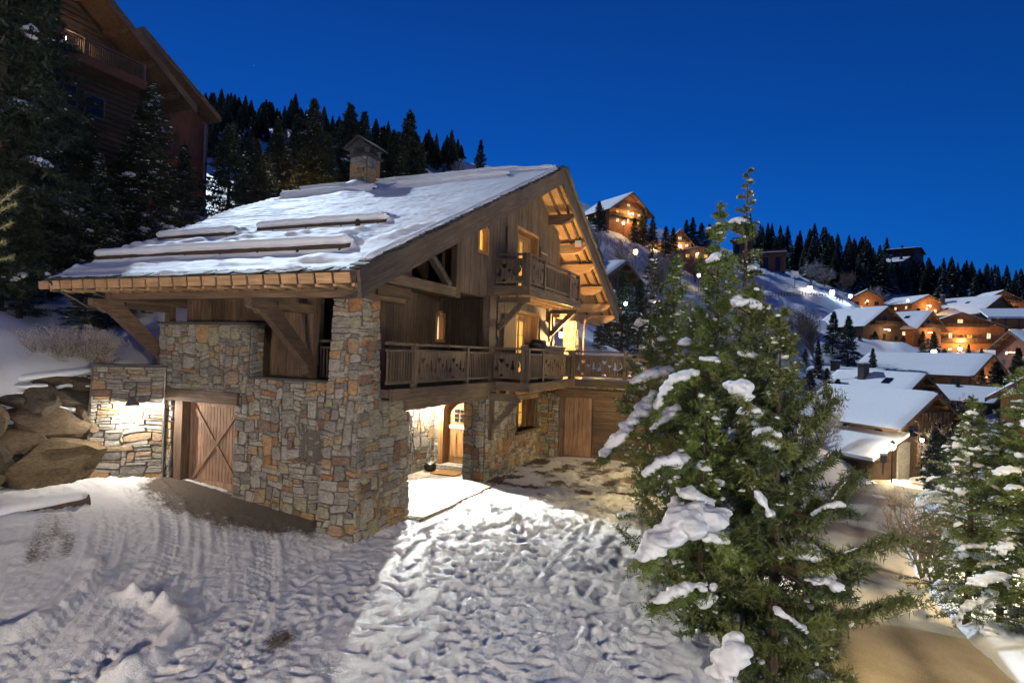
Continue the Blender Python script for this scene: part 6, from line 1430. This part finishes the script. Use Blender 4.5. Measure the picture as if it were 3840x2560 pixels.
    if balc:
        for fl in range(1, floors+1):
            zf = fl*fh+.1; wb = w*.46 if fl < floors else w*.32
            if zf > hw+hr*.45: break
            mb = MB(); mb.box(-wb, wb, -1.2, 0, zf, zf+.14); B(mb, 'balcony_floor', 'wood_brown_x')
            r_0 = bpy.data.objects.new('railing', None); COL.objects.link(r_0); r_0.parent = H
            mb = MB(); mb.box(-wb, wb, -1.22, -1.12, zf+.95, zf+1.05); B(mb, 'top_rail', 'wood_brown_x', r_0)
            n = int(wb*2/.45)
            for k in range(n): x = -wb+(k+.5)*2*wb/n; mb = MB(); mb.box(x-.15, x+.15, -1.2, -1.15, zf+.14, zf+.95); B(mb, 'board', 'wood_brown_z', r_0)
    if glow:  # assumed lamp under the overhang, added to light the front
        q = (0, -ov*1.0-.5, min(hw*.75, 4.6)); mb = MB(); mb.lathe([(.03, .2), (.16, .1), (.16, -.12), (.03, -.2)], q, 8); mb.bar((0, -ov-.5, q[2]+.22), (0, 0, q[2]+.22), .05, .05); B(mb, 'lamp', 'lamp_glow_warm')
        l_ = bpy.data.lights.new('lamp_light', 'POINT'); l_.energy = glow*.6; l_.color = (1, .58, .22); l_.shadow_soft_size = .3; lo = bpy.data.objects.new('lamp_light', l_); COL.objects.link(lo); lo.parent = H; lo.location = (0, q[1]-.8, q[2]-.3)
    if chim:
        mb = MB(); cx = sd*w*.16; mb.box(cx-.5, cx+.5, l*.55, l*.55+1.0, hw+hr*.4, hw+hr+1.1); ch_ = B(mb, 'chimney', 'mortar'); mb = MB(); mb.box(cx-.6, cx+.6, l*.55-.1, l*.55+1.1, hw+hr+1.1, hw+hr+1.3); B(mb, 'cap', 'slate', ch_)
        mb = MB(); mb.box(cx-.55, cx+.55, l*.55-.05, l*.55+1.05, hw+hr+1.3, hw+hr+1.5); B(mb, 'snow', 'snow', ch_)
    return H
house('hilltop_chalet', 'orange-lit timber chalet with a snowy roof alone on the hilltop', 1442, 522, 185, 15, 13, 5.0, 5.2, 42, floors=2, lit=.8, chim=False, ov=1.6, balc=True, glow=3600)
house('hillside_hut', 'small chalet with a snow-covered roof just right of the big roof edge', 1418, 690, 74, 7.5, 8, 2.6, 2.0, 58, 'wood_dark_z', floors=1, lit=.0, chim=False, balc=False)
house('red_hut', 'little reddish timber hut below the snow roof at the edge of the big roof', 1400, 745, 60, 3.5, 4, 2.0, 1.0, 40, 'wood_red', floors=1, wins=1, lit=.0, chim=False, balc=False, glow=120)
house('lit_house', 'steep gabled hillside house glowing yellow on its front', 1560, 592, 205, 8, 9, 5, 4.5, 8, 'wood_honey_z', floors=2, lit=1, chim=False, glow=2200)
house('lit_cottage', 'low cottage with a yellow-lit front left of the glowing gabled house', 1498, 582, 200, 8, 7, 2.8, 2., 10, 'wood_honey_z', lit=1, chim=False, balc=False, ov=.6, glow=1500)
house('long_hill_house', 'wide low hillside house under a flat snowy roof right of the glowing gabled house', 1600, 600, 190, 10, 8, 3, 1.2, 15, 'wood_brown_z', lit=.6, chim=False, balc=False, glow=500)
house('orange_gable', 'small orange gable below the wood, above the snowy village bushes', 1990, 708, 198, 10, 9, 3, 3, 12, 'wood_orange', lit=.1, chim=False, balc=False, glow=500)
house('left_village_chalet', 'brown chalet with two stepped snowy roofs left of the skylight roof', 2030, 790, 150, 13, 15, 4.6, 4.6, 48, 'wood_brown_z', floors=1, lit=.1, chim=False, glow=900)
house('skylight_chalet', 'chalet with dark skylights in a broad snowy roof between the two large groups', 2130, 800, 152, 12, 15, 5, 4.2, 62, 'wood_orange', floors=1, lit=.5, sky=5, chim=False, glow=1500)
house('great_chalet', 'largest village chalet behind, with a broad snowy roof and stone chimneys', 2290, 790, 182, 18, 26, 9, 5.5, 58, 'wood_brown_z', floors=3, lit=.4, sky=3, chim=True, wins=3, glow=1800)
house('orange_front_chalet', 'big orange chalet front with balconies and lit windows in the village', 2203, 822, 158, 19, 10, 8.0, 3.8, 12, 'wood_orange', floors=2, wins=4, lit=.8, chim=False, glow=4200)
house('far_orange_chalet', 'orange gable rising behind the largest chalet at the right', 2300, 735, 215, 16, 12, 6, 4.4, 28, 'wood_orange', floors=2, lit=.5, chim=False, glow=3200)
house('left_wing_chalet', 'low orange wing at the left end of the largest chalet', 2128, 725, 190, 10, 14, 4, 2.4, 40, 'wood_orange', floors=1, lit=.7, chim=False, balc=False, glow=1600)
house('brick_house', 'house with a brick red wall under a big snowy roof at the right edge', 2330, 850, 118, 14, 16, 4.4, 3.2, -64, 'wood_red', floors=1, lit=.1, chim=False, balc=False, glow=350)
house('long_roof_house', 'long low house whose snowy roof ends in a small brown gable', 2262, 900, 100, 9, 20, 3.0, 3.0, 62, 'wood_orange', floors=1, wins=2, lit=.1, chim=False, balc=False, glow=500)
house('low_barn', 'low building with a ribbed snowy roof below the long-roofed house', 2290, 945, 88, 7, 12, 1.6, 1.6, 70, 'wood_dark_z', floors=1, lit=0, chim=False, balc=False)
house('orange_gable_house', 'house with a dark roof window and an orange-lit gable behind the lamp-lit house', 2105, 975, 78, 7.6, 12, 3.4, 3.0, 52, 'wood_orange', floors=1, lit=.6, sky=1, chim=True, glow=900)
house('small_roof_house', 'small snow-roofed house left behind the roof-window house', 2015, 905, 92, 6, 10, 2.0, 1.6, 66, 'wood_dark_z', floors=1, lit=0, chim=True, balc=False)
house('edge_house', 'gabled house with a scalloped bargeboard cut by the right edge of the view', 2425, 1010, 48, 7, 9, 3.5, 2.6, -4, 'wood_honey_z', floors=1, lit=0, chim=False, balc=False)
def long_building():
    p = at(2275, 770, 165); H = empty('gallery_building', p, 'long building with a row of bright windows under a snowy roof at the right edge', 'building', 'chalets of the village', YAW-PI/2-.45)
    def B(mb, nm, m_, par=None): ob = bpy.data.objects.new(nm, mb.mesh(nm, m_)); COL.objects.link(ob); ob.parent = par or H; return ob
    mb = MB(); mb.box(0, 22, 0, 8, -3, 4.6); w_ = B(mb, 'wall', 'wood_orange')
    mb = MB(); mb.add([(-1, -1.5, 4.6), (23, -1.5, 4.6), (23, 9, 7.6), (-1, 9, 7.6), (-1, -1.5, 5.1), (23, -1.5, 5.1), (23, 9, 8.1), (-1, 9, 8.1)], [(0, 3, 2, 1), (4, 5, 6, 7), (0, 1, 5, 4), (1, 2, 6, 5), (2, 3, 7, 6), (3, 0, 4, 7)]); B(mb, 'snow', 'snow_roof')
    for k in range(7): mb = MB(); mb.box(.8+k*2.9, 3.0+k*2.9, -.1, 0, .3, 1.9); wn = B(mb, 'window', 'wood_brown_z', w_); mb = MB(); mb.box(.95+k*2.9, 2.85+k*2.9, -.13, -.102, .45, 1.75); B(mb, 'pane', 'pane_lit_pale', wn)
    for k in range(8): mb = MB(); mb.box(.2+k*2.9, .4+k*2.9, -.3, -.1, -3, 4.6); B(mb, 'post', 'wood_red')
long_building()
def tower(px, py, d, w, h, label, roofsnow=True):
    p = at(px, py, d); H = empty('flat_roofed_block', p, label, 'building', 'chalets of the village', YAW-PI/2-.5)
    def B(mb, nm, m_, par=None): ob = bpy.data.objects.new(nm, mb.mesh(nm, m_)); COL.objects.link(ob); ob.parent = par or H; return ob
    mb = MB(); mb.box(-w/2, w/2, 0, 7, -3, h); wl_ = B(mb, 'wall', 'wood_red')
    mb = MB(); mb.box(-w/2-1, w/2+1, -1.2, 8, h, h+.4); B(mb, 'roof', 'wood_dark_x'); mb = MB(); mb.box(-w/2-.9, w/2+.9, -1.1, 7.9, h+.4, h+.75); B(mb, 'snow', 'snow_roof')
    mb = MB(); mb.box(-w/2-.4, w/2+.4, 1, 6, h+.75, h+1.7); B(mb, 'parapet', 'wood_red')
    for k in range(2): mb = MB(); x = -w/4+k*w/2; mb.box(x-.8, x+.8, -.1, 0, 1, h-1.2); B(mb, 'window', 'glass_dark', wl_)
tower(1772, 628, 215, 8, 7, 'tall red-brown flat-roofed block right of the foreground spruce top')
tower(1702, 610, 222, 6, 9, 'narrow red-brown flat-roofed block half hidden by the foreground spruce top')
house('ridge_house', 'dark house with a pale blue snowy roof high in the wood at the right', 2085, 622, 305, 16, 12, 4, 3, 70, 'wood_dark_z', lit=.1, chim=True, balc=False)
house('ridge_top_house', 'dark building on the crest of the wooded ridge at the right', 2110, 598, 330, 26, 12, 5, 2, 80, 'wood_dark_z', lit=.05, chim=True, balc=False)
# the lamp-lit house by the road, with a lean-to roof
LH = house('lamplit_house', 'timber house by the road with a snowy roof, lower lean-to roof and lit garage doors', 2122, 1068, 64, 7.6, 13, 4.6, 2.9, 50, 'wood_brown_z', floors=1, wins=2, lit=.3, sill=2.0, chim=False, ov=1.1)
def lh():
    def B(mb, nm, m_, par=None): ob = bpy.data.objects.new(nm, mb.mesh(nm, m_)); COL.objects.link(ob); ob.parent = par or LH; return ob
    for k, x in enumerate((-1.0, .35)): mb = MB(); mb.box(x, x+1.2, -.1, 0, -.1, 2.2); B(mb, 'garage_door', 'wood_garage')
    for x in (-3.7, 2.0): mb = MB(); mb.box(x, x+1.5, -.25, .1, -2, 2.5); B(mb, 'stone_pillar', 'stone')
    V = [(-3.4, -1.2, 3.1), (-8.0, -1.2, .55), (-8.0, 10, .55), (-3.4, 10, 3.1)]
    mb = MB(); mb.add(V+[(a, b, c+.2) for a, b, c in V], [(0, 1, 2, 3), (4, 5, 6, 7), (0, 1, 5, 4), (1, 2, 6, 5), (2, 3, 7, 6), (3, 0, 4, 7)]); r_ = B(mb, 'lean_to_roof', 'wood_brown_x')
    V = [(-3.4, -1.2, 3.3), (-8.05, -1.2, .75), (-8.05, 10, .75), (-3.4, 10, 3.3)]
    mb = MB(); mb.add(V+[(a, b, c+.34) for a, b, c in V], [(0, 1, 2, 3), (4, 5, 6, 7), (0, 1, 5, 4), (1, 2, 6, 5), (2, 3, 7, 6), (3, 0, 4, 7)]); B(mb, 'snow', 'snow_roof', r_)
    mb = MB(); mb.prism([(-3.6, -3), (-3.6, 3.0), (-7.4, .8), (-7.4, -3)], lambda u, v, n: (u, n, v), 0, 9); B(mb, 'lean_to_wall', 'wood_dark_z')
    for s, y in ((1, 0),):
        mb = MB(); mb.box(3.8, 7.2, .5, 3.5, 2.7, 2.9); B(mb, 'side_balcony', 'wood_brown_x')
        for k in range(9): mb = MB(); mb.box(3.9+k*.38, 4.15+k*.38, .45, .5, 2.9, 3.8); B(mb, 'baluster', 'wood_honey_z')
        mb = MB(); mb.box(3.8, 7.2, .42, .5, 3.8, 3.92); B(mb, 'top_rail', 'wood_honey_x')
lh()

# ================================================================ LAMPS OF THE VILLAGE
def street_lamp(px, py, d, h, label, power, color, glow, arm=0., r=.16, zb=None, group='street lamps of the village'):
    p = at(px, py, d); z0 = p[2]-h; L = empty('street_lamp', (p[0], p[1], z0), label, 'street lamp', group)
    mb = MB(); mb.tube([(p[0], p[1], z0-1), (p[0], p[1], z0+.9), (p[0], p[1], z0+h-r)], [.075, .06, .045], 8); mb.build('post', 'metal_dark', L)
    mb = MB(); mb.lathe([(.03, -r*1.3), (r*.7, -r), (r, 0), (r*.8, r*.9), (.04, r*1.2)], p, 10); mb.build('lantern_glass', glow, L)
    mb = MB(); mb.lathe([(r*1.15, r*.8), (r*.5, r*1.5), (.02, r*2)], p, 10); mb.build('cap', 'metal_dark', L)
    if power: point_light('lamp_light', p+np.array([0, 0, 0.]), power*1.8, color, r*1.05, L).data.use_shadow = True
    return L
Wm = (1, .66, .30); Wt = (1, .86, .62); Bw = (.75, .86, 1)
street_lamp(2050, 1024, 60.5, 3.6, 'lantern street lamp in front of the lamp-lit house, nearest the road bend', 15000, (1, .80, .48), 'lamp_glow_white', r=.3)
street_lamp(1460, 578, 128, 4, 'yellow street lamp on the hillside road below the hilltop chalet', 1300, Wm, 'lamp_glow_warm', r=.45)
street_lamp(1605, 632, 145, 4, 'yellow street lamp showing among the foreground tree tops', 700, Wm, 'lamp_glow_warm', r=.35)
street_lamp(1860, 662, 188, 5, 'left of the three white lamps along the snowy slope under the wood', 3200, Wt, 'lamp_glow_white', r=.7)
street_lamp(1911, 672, 186, 5, 'middle of the three white lamps along the snowy slope under the wood', 3600, Bw, 'lamp_glow_blue', r=.75)
street_lamp(1953, 680, 184, 5, 'right of the three white lamps along the snowy slope under the wood', 2200, Bw, 'lamp_glow_blue', r=.5)
street_lamp(1760, 712, 98, 4, 'warm lamp behind the right side of the foreground spruce', 900, Wm, 'lamp_glow_warm', r=.3)
street_lamp(2205, 800, 140, 4, 'lamp post in front of the big orange chalet', 2600, Wm, 'lamp_glow_warm', r=.4)
street_lamp(2145, 808, 114, 3, 'white lamp lighting the brightest spruce in the village', 1900, Wt, 'lamp_glow_white', r=.45)
street_lamp(2060, 835, 118, 3, 'lamp by the fence under the left village chalet', 1000, Wm, 'lamp_glow_warm', r=.25)
street_lamp(2295, 700, 190, 3, 'lamp between the largest chalet and the far orange one', 2600, Wm, 'lamp_glow_warm', r=.3)
street_lamp(2085, 690, 182, 4, 'lamp by the low orange wing', 2200, Wm, 'lamp_glow_warm', r=.3)
street_lamp(1432, 512, 176, 3, 'lamp on the front of the hilltop chalet', 1700, Wm, 'lamp_glow_warm', r=.35)
street_lamp(1562, 565, 196, 3, 'lamp on the front of the glowing gabled house', 1400, (1, .62, .22), 'lamp_glow_warm', r=.4)
street_lamp(1500, 570, 192, 2, 'lamp on the front of the yellow-lit cottage', 900, (1, .62, .22), 'lamp_glow_warm', r=.35)
street_lamp(2118, 1010, 61.5, 2.6, 'wall-height lamp above the lit garage doors', 420, Wt, 'lamp_glow_white', r=.16)
street_lamp(2090, 948, 74, 2.4, 'lamp on the orange gable behind the lamp-lit house', 500, Wm, 'lamp_glow_warm', r=.18)
street_lamp(700, 446, 43, 3, 'assumed lamp hidden among the trees behind the roof, gilding their branches', 4500, (1, .55, .18), 'lamp_glow_warm', r=.12)  # assumed lamp, out of sight, for the gold on the trees
for px, py, d, g, c, lab in [(1437, 697, 41, 'lamp_glow_blue', (.3, .6, 1), 'blue fairy light in the spruce beside the roof edge'), (1966, 1180-250+12, 118, 'lamp_glow_blue', (.3, .6, 1), 'x')][:1]:
    p = at(px, py, d); F_ = empty('fairy_light', p, lab, 'light'); mb = MB(); mb.lathe([(.01, -.14), (.11, -.06), (.13, 0), (.09, .08), (.01, .12)], p, 8); mb.build('bulb', g, F_); point_light('bulb_light', p+np.array([-.3, -.3, .1]), 25, c, .1, F_)
# assumed road lamp behind trees, unseen lamps added to light road, drive and walls
street_lamp(1690, 1010, 16.2, 4.2, 'assumed yellow road lamp, added out of sight behind the foreground pines', 8500, (1, .74, .30), 'lamp_glow_warm', r=.13)
def added_lamp(pos, power, color, label):  # unseen lamp post, standing in for a light source outside the view
    L = empty('street_lamp', (pos[0], pos[1], pos[2]-5), label, 'street lamp', 'street lamps of the village'); p = np.array(pos)
    mb = MB(); mb.tube([(p[0], p[1], p[2]-6), (p[0], p[1], p[2]-.15)], [.08, .05], 8); mb.build('post', 'metal_dark', L)
    mb = MB(); mb.lathe([(.03, -.2), (.12, -.15), (.17, 0), (.13, .15), (.03, .2)], p, 10); mb.build('lantern_glass', 'lamp_glow_warm', L); point_light('lamp_light', p, power, color, .2, L)
added_lamp(dl(-2.0, -7.5, 2.6), 18500, (1, .82, .60), 'unseen stand-in lamp lighting the drive, left of the view')
added_lamp(dl(-7.0, 6.5, 4.6), 29000, (1, .92, .78), 'unseen stand-in lamp lighting the front walls, right of the view')
added_lamp(dl(11., 15.5, 3.0), 11000, (1, .80, .48), 'unseen lamp added to light the road, nearest the view')
added_lamp(dl(23., 20.8, -.4), 24000, (1, .80, .46), 'unseen lamp added to light the road bend, just outside the view')
# post box by the lamp
p = at(2028, 1075, 60); PB = empty('post_box', p, 'small post and box with snow beside the lantern street lamp', 'post box')
mb = MB(); mb.box(p[0]-.3, p[0]+.3, p[1]-.25, p[1]+.25, p[2]+.6, p[2]+1.3); mb.build('box', 'cover_grey', PB); mb = MB(); mb.box(p[0]-.35, p[0]+.35, p[1]-.3, p[1]+.3, p[2]+1.3, p[2]+1.55); mb.build('snow', 'snow', PB)
for s in (-.25, .2): mb = MB(); mb.box(p[0]+s, p[0]+s+.1, p[1]-.05, p[1]+.05, p[2]-.6, p[2]+.6); mb.build('leg', 'cover_grey', PB)
# sign on the snowy slope
p = at(1826, 630, 190); SG = empty('sign', p, 'pale square sign on a post at the top of the snowy slope', 'sign')
mb = MB(); mb.bar(p-_r*1.2, p+_r*1.2, .1, 2.2); mb.build('board', 'curtain_white', SG); mb = MB(); mb.box(p[0]-.1, p[0]+.1, p[1]-.1, p[1]+.1, p[2]-4, p[2]-1); mb.build('post', 'wood_brown_z', SG)
# fence lines on the slope and below the village
def slat_fence(pts, label, n, h=1.1):
    P = [at(*q) for q in pts]; L = empty('fence', P[0], label, 'fence'); pr = None
    for k in range(n+1):
        f = k/n*(len(P)-1); j = min(int(f), len(P)-2); p = P[j]+(P[j+1]-P[j])*(f-j); z = tz(p[0], p[1]); p = np.array([p[0], p[1], z])
        mb = MB(); mb.bar(p+np.array([0, 0, -.3]), p+np.array([0, 0, h]), .16, .16, up=(1, 0, 0)); mb.build('post', 'wood_honey_z', L)
        if pr is not None:
            for zz in (.35, .65, .95): mb = MB(); mb.bar(pr+np.array([0, 0, zz*h]), p+np.array([0, 0, zz*h]), .06, .12); mb.build('slat', 'wood_honey_x', L)
        pr = p
slat_fence([(1760, 670, 178), (1850, 676, 184), (1935, 692, 184)], 'lit wooden fence along the road under the three white lamps', 26, 1.3)
slat_fence([(2010, 840, 114), (2080, 832, 114), (2240, 838, 114)], 'lit wooden fence behind the long snowy roof', 24, 1.3)
